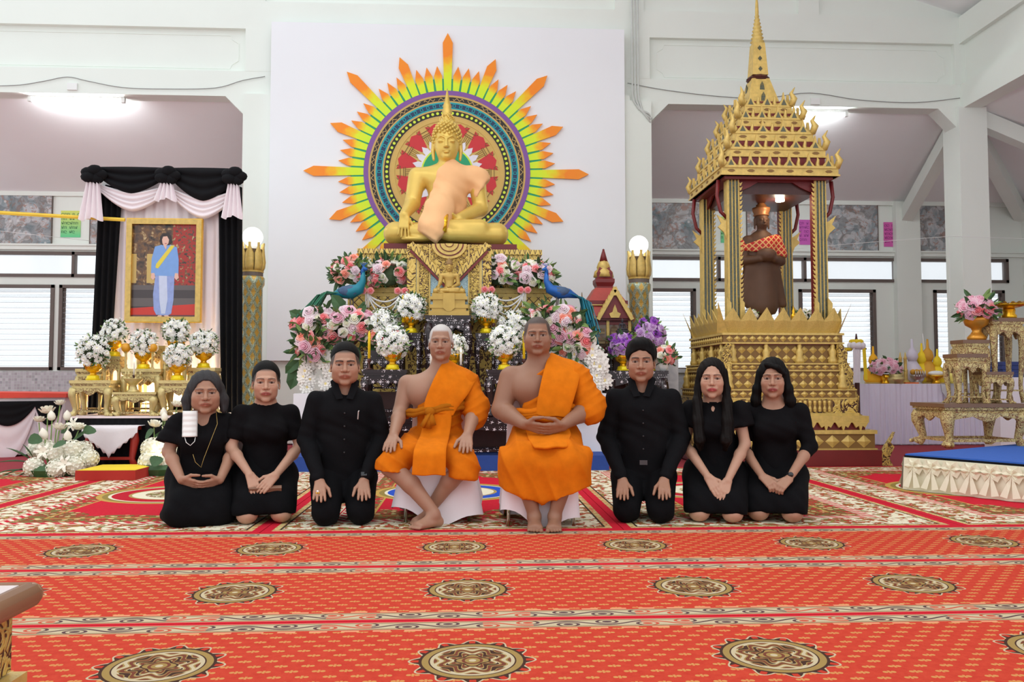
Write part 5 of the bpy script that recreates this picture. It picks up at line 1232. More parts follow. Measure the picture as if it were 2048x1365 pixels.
# floodlights behind the tables
def flood(px, Y, label, power):
    t = thing('floodlight', label, 'lamp', (X_(px, Y), Y, SZ)); MB().bx(-0.09, 0.09, -0.03, 0.03, 0.03, 0.15).build('lamp_body', black_cloth, t); MB().bx(-0.08, 0.08, 0.03, 0.034, 0.04, 0.14).build('lamp_glass', pm('flood_glass', (1, .9, .7), 0.4, emit=(1, 0.8, 0.5), estr=20), t)
    MB().bx(-0.04, 0.04, -0.02, 0.02, 0.0, 0.03).build('lamp_bracket', black_cloth, t)
    L = point_light('floodlight_glow', (0, 0.10, 0.12), power, (1, 0.78, 0.48), 0.06); L.parent = t
flood(265, 9.72, 'floodlight hidden left behind the offering tables', 14); flood(365, 9.74, 'floodlight hidden right behind the offering tables', 20)
# ---------------------------------------------------------------- draped stage at the far left
ds = thing('draped_stage', 'red topped platform with black and white swag drapes at the far left', 'stage', (X_(60, 10.3), 10.3, 0))
xa, xb = X_(-160, 9.9)-ds.location.x, X_(132, 10.7)-ds.location.x; zt_ = Z_(797, 10.2, 60)
def dy(u): return -0.35+0.75*u
MB().add([(xa, dy(0), 0), (xb, dy(1), 0), (xb, 2.4, 0), (xa, 2.4, 0), (xa, dy(0), zt_), (xb, dy(1), zt_), (xb, 2.4, zt_), (xa, 2.4, zt_)], [(0, 3, 2, 1), (4, 5, 6, 7), (0, 1, 5, 4), (1, 2, 6, 5), (2, 3, 7, 6), (3, 0, 4, 7)]).build('platform_body', white_cloth, ds)
MB().add([(xa, dy(0)-0.03, zt_), (xb+0.03, dy(1)-0.03, zt_), (xb+0.03, 2.4, zt_), (xa, 2.4, zt_), (xa, dy(0)-0.03, zt_+0.09), (xb+0.03, dy(1)-0.03, zt_+0.05), (xb+0.03, 2.4, zt_+0.03), (xa, 2.4, zt_+0.05)], [(0, 3, 2, 1), (4, 5, 6, 7), (0, 1, 5, 4), (1, 2, 6, 5), (2, 3, 7, 6), (3, 0, 4, 7)]).build('red_carpet_top', pm('red_top_carpet', srgb(226, 86, 72), 0.95), ds)
for i, (u0, u1) in enumerate(((0.0, 0.42), (0.42, 0.80), (0.80, 1.0))):
    def fs(u, v, m=0):
        q = u0+(u1-u0)*u; c = (1-(2*u-1)**2); return (xa+(xb-xa)*q, dy(q)-0.04-0.02*abs(math.sin(v*9))*c-0.02*m, zt_-(0.04+(0.30 if m else 0.62)*v*(0.22+0.78*c)+(0.0 if m else 0.10*c)))
    MB().grid(lambda u, v: fs(u, v, 1), 16, 12).build('black_swag', black_cloth, ds, smooth=True)
    MB().grid(lambda u, v: fs(u, v, 0), 16, 12).build('white_swag', sheer, ds, smooth=True)
# ---------------------------------------------------------------- red stool with lace cloth, cushion
p = floor_at(243, 930); sl = thing('lace_covered_stool', 'small red stool with a white lace cloth in front of the portrait stage', 'stool', (p.x, p.y-0.1, 0)); zs = Z_(852, p.y-0.1, 243)
sw2 = 50*p.y/FPX
MB().box((0, 0, zs-0.02), (2*sw2*0.88, 0.36, 0.04)).build('stool_top', red_wood, sl)
for sx_ in (-1, 1):
    for sy_ in (-1, 1):
        MB().tube([(sx_*sw2*0.76, sy_*0.13, zs-0.03), (sx_*sw2*0.84, sy_*0.15, zs*0.65), (sx_*sw2*0.72, sy_*0.13, zs*0.2), (sx_*sw2*0.86, sy_*0.15, 0.0)], [0.04, 0.045, 0.03, 0.038], 6).build('stool_leg', red_wood, sl, smooth=True)
for sy_ in (-1, 1): MB().box((0, sy_*0.14, zs-0.09), (2*sw2*0.8, 0.025, 0.1)).build('stool_apron', red_wood, sl)
MB().box((0, -0.14, 0.09), (2*sw2*0.74, 0.03, 0.03)).build('stool_rail', red_wood, sl)
def lace(u, v):
    a = (u-0.5)*2*sw2*1.02
    if v < 0.45: return (a, 0.19-0.39*v/0.45, zs+0.006)
    t = (v-0.45)/0.55; tri = (zs-0.04)*0.62*(1-abs(2*u-1))+0.06
    edge = 0.012*math.sin(u*60)*(1 if v > 0.97 else 0)
    return (a*(1-0.0*t), -0.205-0.02*t-0.012*math.sin(u*12)*t, zs-tri*t*1.05+edge)
solid(MB().grid(lace, 48, 14).build('lace_cloth', pm('lace_cloth', srgb(236, 228, 232), 0.9, var=0.03, bump=0.3, bs=200), sl, smooth=True), 0.004)
q0, q1 = floor_at(150, 960), floor_at(268, 960); cu = thing('kneeling_cushion', 'yellow topped red kneeling cushion on the carpet', 'cushion', ((q0.x+q1.x)/2, q0.y+0.28, -0.009)); cwid = q1.x-q0.x
MB().box((0, 0, 0.045), (cwid, 0.56, 0.09)).build('cushion_side', pm('red_velvet', srgb(176, 44, 34), 0.9), cu)
MB().grid(lambda u, v: (cwid*0.49*(2*u-1), 0.275*(2*v-1), 0.091+0.012*math.sin(PI*u)**0.5*math.sin(PI*v)**0.5), 14, 8).build('cushion_top', pm('yellow_satin', srgb(238, 206, 30), 0.7), cu, smooth=True)
# ---------------------------------------------------------------- lotus and hydrangea beds
lotus_w = pm('lotus_petal_white', srgb(246, 242, 226), 0.6, var=0.04)
lb = MB().lathe([(0.02, 0), (0.30, 0.12), (0.42, 0.42), (0.34, 0.8), (0.10, 1.12), (0.01, 1.22)], 10, flute=0.10, fn=5).mesh('lotus_bud', lotus_w, True)
lo = MB(); petal_ring(lo, 8, 0.1, 0.8, 0.1, 0.62, 0.6, 0, 0, -0.12); petal_ring(lo, 7, 0.08, 0.58, 0.1, 0.8, 0.5, 0, 0.4, -0.12); petal_ring(lo, 5, 0.05, 0.34, 0.1, 0.85, 0.4, 0, 0.2, -0.1); lom = lo.mesh('lotus_bloom', lotus_w)
ly = MB(); petal_ring(ly, 6, 0.06, 1.0, 0.0, 0.30, 0.42, 0, 0, 0.22); lym = ly.mesh('lily', lotus_w)
def lotus_bed(label, px, py, blooms, balls, leaves, lilies, long_leaves, power):
    o0 = floor_at(px, py); t = thing('lotus_arrangement', label, 'flowers', (o0.x, o0.y, -0.009), group='white lotus and hydrangea beds'); r = random.Random(px)
    MB().lathe([(0.13, 0), (0.16, 0.06), (0.12, 0.10)], 14, sx=1.4).build('flower_base', leaf_dark, t)
    for x, y, k, s_, dy_ in blooms:
        Y = o0.y+dy_; p = at(x, y, Y)-t.location
        inst('lotus', lb if k == 'b' else lom, t, p, (r.uniform(-.2, .2), r.uniform(-.25, .25), r.uniform(0, 6)), s_)
        MB().tube([p, (p.x*0.7, p.y*0.6, p.z*0.5), (p.x*0.45, p.y*0.4, 0.05)], 0.006, 5).build('stem', leaf_light, t)
    for x, y, s_, dy_ in balls:
        p = at(x, y, o0.y+dy_)-t.location; inst('hydrangea', F_['hydra'], t, p, (r.uniform(0, 6), r.uniform(0, 6), 0), s_*1.12)
    for x, y, s_, dy_ in leaves:
        p = at(x, y, o0.y+dy_)-t.location; m = MB(); m.lathe([(0.002, 0.0), (0.6, 0.06), (1.0, 0.16)], 12, flute=0.12, fn=3, cap=False)
        oo = m.build('lotus_leaf', leaf_dark, t, p, smooth=True, rot=(r.uniform(0.5, 1.1), r.uniform(-.4, .4), r.uniform(-.6, .6))); oo.scale = (s_, s_, s_)
    for x, y, s_, dy_ in lilies:
        p = at(x, y, o0.y+dy_)-t.location; inst('lily', lym, t, p, lookm((r.uniform(-.4, .4), -1, 0.4)).to_euler(), s_)
    for x, y, L, a in long_leaves:
        p = at(x, y, o0.y+0.1)-t.location; m = MB(); d = Vector((math.cos(a), -0.2, math.sin(a))); pts = [p+d*L*k/5+Vector((0, 0, -0.25*L*(k/5)**2)) for k in range(6)]
        m.tube(pts, [0.012, 0.03, 0.04, 0.036, 0.02, 0.004], 4, flat=0.2); m.build('long_leaf', leaf_dark, t, smooth=True)
    L = point_light('flower_glow', (0.05, 0.02, 0.24), power, (1, 0.85, 0.5), 0.04); L.parent = t
lotus_bed('white lotus and hydrangea bed at the left of the yellow cushion', 105, 950,
          [(95, 829, 'o', 0.10, 0.35), (104, 842, 'b', 0.09, 0.3), (135, 842, 'b', 0.09, 0.35), (118, 862, 'o', 0.09, 0.2), (157, 862, 'o', 0.09, 0.25), (78, 846, 'o', 0.08, 0.4), (90, 880, 'b', 0.10, 0.1), (137, 882, 'b', 0.09, 0.1), (120, 812, 'o', 0.07, 0.5)],
          [(116, 908, 0.085, 0.0), (145, 903, 0.10, 0.05), (178, 918, 0.085, 0.05), (150, 932, 0.085, -0.08), (113, 938, 0.085, -0.1), (68, 935, 0.085, -0.05), (92, 900, 0.09, 0.15), (168, 900, 0.08, 0.2), (70, 900, 0.07, 0.2)],
          [(70, 880, 0.06, 0.0), (120, 890, 0.06, -0.12), (160, 873, 0.07, 0.2), (178, 862, 0.06, 0.25), (133, 858, 0.06, 0.3)], [(130, 930, 0.09, -0.15), (148, 850, 0.08, 0.3), (86, 905, 0.08, 0.0)],
          [(60, 925, 0.32, 2.9), (58, 935, 0.30, 3.3), (62, 920, 0.28, 2.4), (50, 940, 0.3, 3.05), (66, 915, 0.2, 2.0), (60, 940, 0.25, 3.6)], 3.0)
lotus_bed('white lotus and hydrangea bed right of the yellow cushion behind the older woman', 318, 948,
          [(308, 856, 'o', 0.09, 0.2), (327, 834, 'b', 0.08, 0.3), (330, 843, 'b', 0.08, 0.25), (335, 865, 'o', 0.08, 0.2), (354, 815, 'o', 0.08, 0.45)],
          [(305, 898, 0.10, 0.1), (330, 890, 0.10, 0.15), (300, 925, 0.10, 0.0), (328, 930, 0.10, 0.0), (350, 915, 0.09, 0.1), (345, 945, 0.09, 0.0)],
          [(312, 923, 0.06, -0.15), (300, 868, 0.06, 0.2), (322, 872, 0.06, 0.2)], [(335, 900, 0.08, 0.0)], [], 2.0)
# ================================================================ RIGHT: golden pavilion
PX_, PY_ = 3.468, 9.62
pv = thing('golden_pavilion', 'tall golden spired pavilion shrine housing a crowned statue', 'pavilion', (PX_, PY_, -0.009))
mir_dark = G('dark_mirror_glass'); mir_dark_m = mir_dark.done(mir_dark.mix(mir_dark.vor(45, feature='DISTANCE_TO_EDGE').lt(0.05), mir_dark.mix(mir_dark.noise(60, 2), srgb(36, 44, 40), srgb(92, 104, 96)), srgb(120, 104, 50)), 0.15, 0.2)
def sqb(h, z0, z1, m_, name='tier', taper=1.0): return MB().box((0, 0, (z0+z1)/2), (2*h, 2*h, z1-z0), taper=taper).build(name, m_, pv)
sqb(0.95, 0, 0.17, maroon, 'plinth')
boss = MB().add([(-0.5, 0, 0), (0, 0, -0.5), (0.5, 0, 0), (0, 0, 0.5), (0, -0.35, 0)], [(0, 1, 4), (1, 2, 4), (2, 3, 4), (3, 0, 4)]).mesh('diamond_boss', gold)
dark_relief = pm('dark_relief_ground', srgb(128, 94, 44), 0.6)
def boss_rows(h, z0, z1, rows, size):
    """raised diamonds on a dark ground, front and side faces"""
    n = int(2*h*0.96/size); st = 2*h*0.96/n; dz = (z1-z0)/rows
    for f in range(3):
        for r_ in range(rows):
            for i in range(n):
                x = -h*0.96+(i+0.5)*st; z = z0+(r_+0.5)*dz
                if f == 0: inst('diamond_boss', boss, pv, (x, -h-0.002, z), (0, 0, 0), (st*0.92, 0.06, dz*0.92))
                elif f == 1: inst('diamond_boss', boss, pv, (-h-0.002, x, z), (0, 0, -PI/2), (st*0.92, 0.06, dz*0.92))
                elif r_ == 0 and h > 0.6: inst('diamond_boss', boss, pv, (h+0.002, x, z), (0, 0, PI/2), (st*0.92, 0.06, dz*0.92))
def band(h, z0, z1, name='moulding', m_=None): sqb(h, z0, z1, m_ or gold, name)
sqb(0.90, 0.17, 0.36, dark_relief, 'base_tier'); boss_rows(0.90, 0.185, 0.335, 1, 0.16); band(0.92, 0.34, 0.38); band(0.92, 0.17, 0.185)
sqb(0.83, 0.38, 0.46, maroon, 'red_cove'); band(0.86, 0.46, 0.53)
leafp = MB().front([(-0.5, 0), (-0.3, -0.55), (-0.12, -0.35), (0, -1), (0.12, -0.35), (0.3, -0.55), (0.5, 0)][::-1], 0, 0.02).mesh('hanging_leaf', gold)
for i in range(9): inst('hanging_leaf', leafp, pv, (-0.76+i*0.19, -0.875, 0.46), (0, 0, 0), (0.17, 1, 0.10))
for i in range(9): inst('hanging_leaf', leafp, pv, (-0.865, -0.76+i*0.19, 0.46), (0, 0, -PI/2), (0.17, 1, 0.10))
sqb(0.77, 0.53, 0.72, g_scroll, 'base_tier'); band(0.79, 0.53, 0.56)
bal = MB().lathe([(0.016, 0), (0.02, 0.03), (0.012, 0.06), (0.02, 0.10), (0.016, 0.12)], 8).mesh('baluster', gold)
MB().bx(-0.5, 0.5, -0.774, -0.76, 0.575, 0.70).build('dark_recess', dark_relief, pv)
for i in range(18): inst('baluster', bal, pv, (-0.46+i*0.054, -0.785, 0.575))
sqb(0.76, 0.72, 0.81, dark_relief, 'base_tier'); boss_rows(0.76, 0.725, 0.805, 1, 0.095); band(0.775, 0.71, 0.725); band(0.775, 0.805, 0.82)
sqb(0.70, 0.82, 1.02, dark_relief, 'base_tier'); boss_rows(0.70, 0.825, 1.015, 2, 0.10)
sqb(0.71, 1.02, 1.10, dark_relief, 'base_tier'); boss_rows(0.71, 1.03, 1.09, 1, 0.09); band(0.725, 1.015, 1.03); band(0.725, 1.09, 1.105)
sqb(0.63, 1.105, 1.31, dark_relief, 'base_tier'); boss_rows(0.63, 1.11, 1.30, 2, 0.095)
sqb(0.66, 1.31, 1.33, maroon, 'red_cove'); sqb(0.67, 1.33, 1.42, dark_relief, 'base_tier'); boss_rows(0.67, 1.335, 1.415, 1, 0.085); band(0.685, 1.415, 1.44); band(0.685, 1.318, 1.335)
sqb(0.62, 1.44, 1.54, gold, 'platform')
# small praying figures standing against the tiers
fig = MB().lathe([(0.050, 0), (0.055, 0.03), (0.035, 0.08), (0.045, 0.12), (0.032, 0.15), (0.022, 0.165), (0.028, 0.185), (0.022, 0.205), (0.010, 0.23), (0.003, 0.27)], 8).mesh('praying_figure', gold, True)
for z, h, n in ((1.105, 0.655, 4), (0.82, 0.735, 3)):
    for i in range(n):
        x = -h*0.86+i*2*h*0.86/(n-1)
        inst('praying_figure', fig, pv, (x, -h, z)); inst('praying_figure', fig, pv, (-h, x, z))
# carved side brackets sloping down the right and left edges
for s in (-1, 1):
    m = MB(); P = [(s*0.64, 1.32), (s*0.70, 1.22), (s*0.69, 1.12), (s*0.76, 1.0), (s*0.75, 0.88), (s*0.82, 0.74), (s*0.80, 0.56), (s*0.86, 0.53), (s*0.60, 0.53), (s*0.60, 1.32)]
    if s < 0: P = P[::-1]
    m.front(P, -0.73, 0.10); m.build('flame_bracket', g_scroll_s, pv)
for (x, y) in ((1.0, -0.90), (1.0, -0.35)):
    P = [(0, 0), (0.14, 0.0), (0.10, 0.08), (0.16, 0.2), (0.12, 0.25), (0.17, 0.36), (0.13, 0.30), (0.06, 0.2), (0.02, 0.14)]
    MB().front([(u, v) for u, v in P], -0.03, 0.06).build('naga_newel', g_scroll_s, pv, (x-0.06, y, 0.0))
# lotus-petal crown round the platform
cp_ = MB().add([(-0.5, 0, 0), (0.5, 0, 0), (0.55, -0.18, 0.45), (-0.55, -0.18, 0.45), (0, -0.34, 1.0), (0, -0.25, 0.5)], [(0, 1, 5), (1, 2, 5), (2, 4, 5), (4, 3, 5), (3, 0, 5)]).mesh('crown_petal', gold)
for f in range(4):
    for i in range(7):
        a = -0.66+0.66/7+i*1.32/7; M = Matrix.Rotation(f*PI/2, 3, 'Z'); p = M@Vector((a, -0.62, 1.44))
        o = inst('crown_petal', cp_, pv, p, (0, 0, f*PI/2), (0.185, 0.25, 0.28)); solid(o, 0.03)
    for k in (-1, 1):
        p = Matrix.Rotation(f*PI/2, 3, 'Z')@Vector((-0.66, -0.66, 1.44))
    o = MB().add([(-0.06, 0.06, 0), (0.04, -0.0, 0), (0.0, 0.04, 0), (-0.09, -0.09, 0.34)], [(0, 1, 3), (1, 2, 3), (2, 0, 3)]).build('corner_flame', gold, pv, p, f*PI/2)
# columns: dark mirror shaft, gold ribs, red inner face, flame brackets
colH = 1.66; z0c = 1.54
for sx_ in (-1, 1):
    for sy_ in (-1, 1):
        cx_, cy_ = sx_*0.50, sy_*0.50
        MB().box((cx_, cy_, z0c+colH/2), (0.135, 0.135, colH), taper=0.9).build('column', mir_dark_m, pv)
        for a in (-1, -0.33, 0.33, 1):
            MB().tube([(cx_+a*0.062, cy_-0.07, z0c), (cx_+a*0.056, cy_-0.066, z0c+colH)], 0.007, 5).build('column_rib', gold, pv)
            MB().tube([(cx_-0.07, cy_+a*0.062, z0c), (cx_-0.066, cy_+a*0.056, z0c+colH)], 0.007, 5).build('column_rib', gold, pv)
        MB().box((cx_-sx_*0.072, cy_, z0c+colH/2), (0.012, 0.11, colH)).build('red_inner_face', maroon, pv)
        # flame fringe along the inner edge
        tooth = MB().front([(0, 0), (0.02, 0.01), (0.035, 0.05), (0.012, 0.035), (0, 0.045)], -0.005, 0.01).mesh('edge_flame', gold)
        for k in range(30): inst('edge_flame', tooth, pv, (cx_-sx_*0.068, cy_-0.06, z0c+0.05+k*0.052), (0, 0, 0 if sx_ < 0 else PI))
        # foot pieces and eave bracket
        for q in (-1, 1): MB().front([(0, 0), (0.05, 0), (0.05, 0.30), (0.0, 0.36)], -0.012, 0.024).build('column_foot', gold, pv, (cx_+q*0.075-0.025, cy_-0.085, z0c-0.06))
        MB().tube([(cx_+sx_*0.06, cy_, z0c+colH-0.45), (cx_+sx_*0.13, cy_, z0c+colH-0.38), (cx_+sx_*0.17, cy_, z0c+colH-0.2), (cx_+sx_*0.15, cy_, z0c+colH-0.02)], [0.02, 0.022, 0.022, 0.025], 6).build('eave_bracket', maroon, pv, smooth=True)
        MB().front([(0, 0), (sx_*0.04, 0.1), (sx_*0.11, 0.16), (sx_*0.07, 0.2), (sx_*0.12, 0.3), (sx_*0.04, 0.24), (0, 0.22)][::sx_], -0.012, 0.025).build('flame_ornament', gold, pv, (cx_+sx_*0.065, cy_-0.03, z0c+colH-0.72))
# roof
ze = z0c+colH
sqb(0.62, ze-0.03, ze, maroon, 'soffit'); MB().box((0, 0, ze-0.10), (0.95, 0.95, 0.14)).build('inner_ceiling', darkwood, pv)
for (sx_, sy_) in ((0, -1), (0, 1), (-1, 0), (1, 0)):
    P = [(-0.44, 0), (-0.44, -0.14), (-0.30, -0.08), (-0.2, -0.02), (0.2, -0.02), (0.30, -0.08), (0.44, -0.14), (0.44, 0)]
    o = MB().front(P, -0.012, 0.024).build('arch_valance', maroon, pv, (sx_*0.5, sy_*0.5, ze-0.02), 0 if sx_ == 0 else PI/2)
hs = [0.665, 0.565, 0.47, 0.38, 0.295]; zz = [ze, ze+0.235, ze+0.445, ze+0.64, ze+0.82, ze+0.985]
gab = MB().front([(-0.5, 0), (0.5, 0), (0.36, 0.25), (0.14, 0.55), (0, 1.25), (-0.14, 0.55), (-0.36, 0.25)], -0.012, 0.03).mesh('gablet', gold)
gin = MB().front([(-0.24, 0.05), (0.24, 0.05), (0, 0.6)], -0.02, 0.01).mesh('gablet_mirror', mir_dark_m)
fin = MB().tube([(0, 0, 0), (0.03, 0, 0.06), (0.0, 0, 0.12), (0.035, 0, 0.17)], [0.03, 0.028, 0.018, 0.003], 6).mesh('corner_finial', gold, True)
eye = MB().front([(-0.5, 0), (-0.2, -0.3), (0.2, -0.3), (0.5, 0), (0.2, 0.3), (-0.2, 0.3)], -0.004, 0.006).mesh('diamond_mark', dark_relief)
for i, h in enumerate(hs):
    a, b = zz[i], zz[i+1]
    sqb(h, a, a+0.10, gold, 'roof_band'); sqb(h*1.02, a+0.085, a+0.11, gold, 'roof_cornice'); sqb(h*1.02, a, a+0.02, gold, 'roof_cornice')
    sqb(h*0.84, a+0.10, b, maroon, 'roof_recess'); sqb(h*0.90, a+0.10, a+0.14, g_scroll_s, 'roof_step')
    n = (6, 5, 4, 4, 3)[i]
    for f in range(4):
        M = Matrix.Rotation(f*PI/2, 3, 'Z'); w = 2*h/n
        for k in range(n):
            x = -h+(k+0.5)*w
            inst('gablet', gab, pv, M@Vector((x, -h*0.97, a+0.10)), (0, 0, f*PI/2), (w*0.66, 1, 0.13)); inst('gablet_mirror', gin, pv, M@Vector((x, -h*0.97, a+0.10)), (0, 0, f*PI/2), (w*0.66, 1, 0.13))
            if f in (0, 3): inst('diamond_mark', eye, pv, M@Vector((x, -h-0.001, a+0.052)), (0, 0, f*PI/2), (w*0.4, 1, 0.05))
            if f != 2: inst('corner_finial', fin, pv, M@Vector((x+w*0.5, -h*0.97, a+0.10)), (0, 0, f*PI/2+PI/2), (0.8, 0.8, 0.75))
        inst('corner_finial', fin, pv, M@Vector((h*0.98, -h*0.98, a+0.10)), (0, 0, f*PI/2-PI/4), (1.3, 1.3, 1.25))
zt5 = zz[-1]
MB().box((0, 0, zt5+0.15), (0.40, 0.40, 0.36), taper=0.52).build('spire_base', gold, pv); 
for f in range(4): 
    M = Matrix.Rotation(f*PI/2, 3, 'Z')
    for k in range(2): MB().front([(-0.03, 0), (0.03, 0), (0.02, 0.07), (0, 0.11), (-0.02, 0.07)], 0, 0.012).build('mirror_inlay', mir_dark_m, pv, M@Vector((0, -0.185+k*0.04, zt5+0.03+k*0.14)), f*PI/2)
MB().lathe([(0.12, zt5+0.32), (0.14, zt5+0.35), (0.11, zt5+0.38)], 12).build('spire_collar', darkwood, pv)
MB().box((0, 0, zt5+0.58), (0.19, 0.19, 0.40), taper=0.72).build('spire_shaft', gold, pv)
for k in range(3): MB().front([(-0.025, 0), (0, -0.03), (0.025, 0), (0, 0.03)][::-1], 0, 0.01).build('mirror_inlay', mir_dark_m, pv, (0, -0.097+k*0.008, zt5+0.45+k*0.13))
pr = [(0.07, zt5+0.78)]
for k in range(8):
    r_ = 0.085-0.008*k; z = zt5+0.79+k*0.045; pr += [(r_*0.7, z), (r_, z+0.02), (r_*0.7, z+0.04)]
pr += [(0.022, zt5+1.17), (0.018, zt5+1.28), (0.004, zt5+1.42)]
MB().lathe(pr, 12).build('spire', gold, pv, smooth=True)
MB().lathe([(0.05, 0), (0.05, 0.03)], 12).build('spotlight', pm('spot_glow', (1, .95, .8), 0.4, emit=(1, 0.85, 0.6), estr=25), pv, (0.14, -0.28, ze-0.205))
L = point_light('pavilion_spot', (0.14, -0.25, ze-0.25), 3.5, (1, 0.75, 0.5), 0.04); L.parent = pv
# ---------------------------------------------------------------- crowned standing statue
bronze = pm('brown_bronze', srgb(92, 64, 46), 0.6, 0.2, var=0.25, vs=8)
def crowned():
    F = SDF(axis(-0.36, 0.36, 0.014, ((-0.12, 0.12, 0.009),)), axis(-0.32, 0.26, 0.014, ((-0.16, 0.1, 0.010),)), axis(-0.02, 1.5, 0.014, ((1.08, 1.45, 0.009),)))
    for s in (-1, 1):
        F.chain([(s*0.06, 0.02, 0.5), (s*0.06, 0.02, 0.03)], [0.07, 0.045], 0.02); F.ell((s*0.065, -0.06, 0.02), (0.04, 0.09, 0.025), 0.02)
    F.cap((0, 0.02, 0.28), (0, 0.02, 0.72), 0.19, 0.165, 0.05, sy=0.72); F.cap((0, 0.02, 0.7), (0, 0.02, 1.0), 0.15, 0.17, 0.06, sy=0.7)
    F.plane((0, 0, 0.16), (0, 0, -1), lo=(-1, -1, 0.05), hi=(1, 1, 0.22))
    for s in (-1, 1): F.chain([(s*0.06, 0.02, 0.3), (s*0.06, 0.02, 0.03)], [0.06, 0.045], 0.01); F.ell((s*0.065, -0.06, 0.02), (0.04, 0.09, 0.025), 0.02)
    for s in (-1, 1):
        F.cap((s*0.17, 0.02, 0.70), (s*0.26, 0.03, 0.28), 0.05, 0.04, 0.08)
        F.chain([(s*0.17, 0.02, 1.04), (s*0.23, 0.02, 0.80), (s*0.08, -0.16, 0.80)], [0.065, 0.055, 0.04], 0.03); fingers(F, (s*0.09, -0.16, 0.80), (-s*0.9, -0.3, -0.1), (0, -0.5, -0.85), (0, -0.85, 0.5), 1.0, 0.2, 0.003)
    F.ell((0, -0.14, 0.85), (0.12, 0.10, 0.08), 0.01)
    F.cap((0, 0.02, 1.05), (0, 0.0, 1.2), 0.055, 0.05, 0.03)
    hc = np.array((0, -0.005, 1.28)); F.ell(hc+(0, 0.02, 0.03), (0.078, 0.09, 0.09), 0.02); F.ell(hc+(0, -0.02, -0.03), (0.066, 0.07, 0.08), 0.03)
    for s in (-1, 1):
        F.ell(hc+(s*0.03, -0.092, 0.005), (0.022, 0.014, 0.013), 0.01, 's'); F.ell(hc+(s*0.03, -0.075, 0.0), (0.02, 0.016, 0.012), 0.005); F.chain([hc+(s*0.08, 0.01, 0.02), hc+(s*0.085, 0.01, -0.09)], [0.016, 0.012], 0.01)
    F.cap(hc+(0, -0.085, 0.01), hc+(0, -0.105, -0.035), 0.008, 0.012, 0.008); F.ell(hc+(0, -0.086, -0.06), (0.026, 0.01, 0.008), 0.004)
    return F.surface()
P_, Q_ = crowned()
sta = thing('crowned_statue', 'brown standing crowned statue holding a bowl under the pavilion roof', 'statue', (X_(1527, PY_), PY_, 1.541-0.009))
inst('statue_body', np_mesh('crowned_statue_body', P_, Q_, bronze), sta)
MB().lathe([(0.088, 1.335), (0.095, 1.345), (0.086, 1.36), (0.104, 1.40), (0.108, 1.43), (0.085, 1.44), (0.06, 1.45), (0.062, 1.47), (0.042, 1.48), (0.046, 1.51), (0.03, 1.53), (0.034, 1.55), (0.018, 1.58), (0.004, 1.68)], 16, c=(0, 0.01, 0), flute=0.03, fn=8).build('crown', pm('bronze_crown', srgb(150, 100, 60), 0.45, 0.3), sta, smooth=True)
def shawl():
    F = SDF(axis(-0.4, 0.4, 0.012), axis(-0.3, 0.24, 0.012), axis(0.3, 1.2, 0.012))
    F.cap((0, 0.02, 0.85), (0, 0.02, 1.0), 0.175, 0.192, 0.06, sy=0.78)
    for s in (-1, 1): F.chain([(s*0.17, 0.02, 1.04), (s*0.235, 0.02, 0.88)], [0.082, 0.075], 0.04)
    F.plane((0, 0, 0.88), (-0.15, 0, -1)); F.plane((0, 0, 1.06), (-0.35, 0, 1))
    F.chain([(-0.23, 0.03, 1.0), (-0.29, 0.02, 0.8), (-0.30, 0.02, 0.45)], [0.06, 0.05, 0.035], 0.02)
    return F.surface()
P_, Q_ = shawl()
g = G('red_gold_brocade'); a = ((g.x*14+g.z*14).frac()-0.5).abs(); b2 = ((g.x*14-g.z*14).frac()-0.5).abs()
broc = g.done(g.mix((a.min(b2)).lt(0.13), srgb(190, 34, 34), srgb(226, 176, 110)), 0.6)
inst('brocade_shawl', np_mesh('brocade_shawl', P_, Q_, broc), sta)
t = thing('small_gold_figure', 'tiny golden figure at the statue feet', 'figurine', (X_(1588, 9.2), 9.2, 1.541-0.009)); MB().lathe([(0.03, 0), (0.036, 0.03), (0.024, 0.07), (0.032, 0.10), (0.03, 0.12), (0.014, 0.135), (0.02, 0.16), (0.006, 0.19), (0.002, 0.23)], 10).build('figure_body', gold_bright, t, smooth=True); MB().box((0, 0, 0.006), (0.07, 0.07, 0.012)).build('figure_base', gold, t)
for px, nm in ((1610, 'right'), (1497, 'left')):
    t = thing('small_white_bouquet', 'small white rose bouquet at the %s of the statue feet' % nm, 'flowers', (X_(px, 9.25), 9.25, 1.541-0.009), group='white bouquets in the pavilion'); MB().lathe([(0.04, 0), (0.05, 0.04), (0.045, 0.06)], 10).build('vase', gold_bright, t); mound(t, (0, 0, 0.11), (0.10, 0.08, 0.07), [('white', 1)], 16, 0.028, px, 30, (0.06, 0.025), 0)
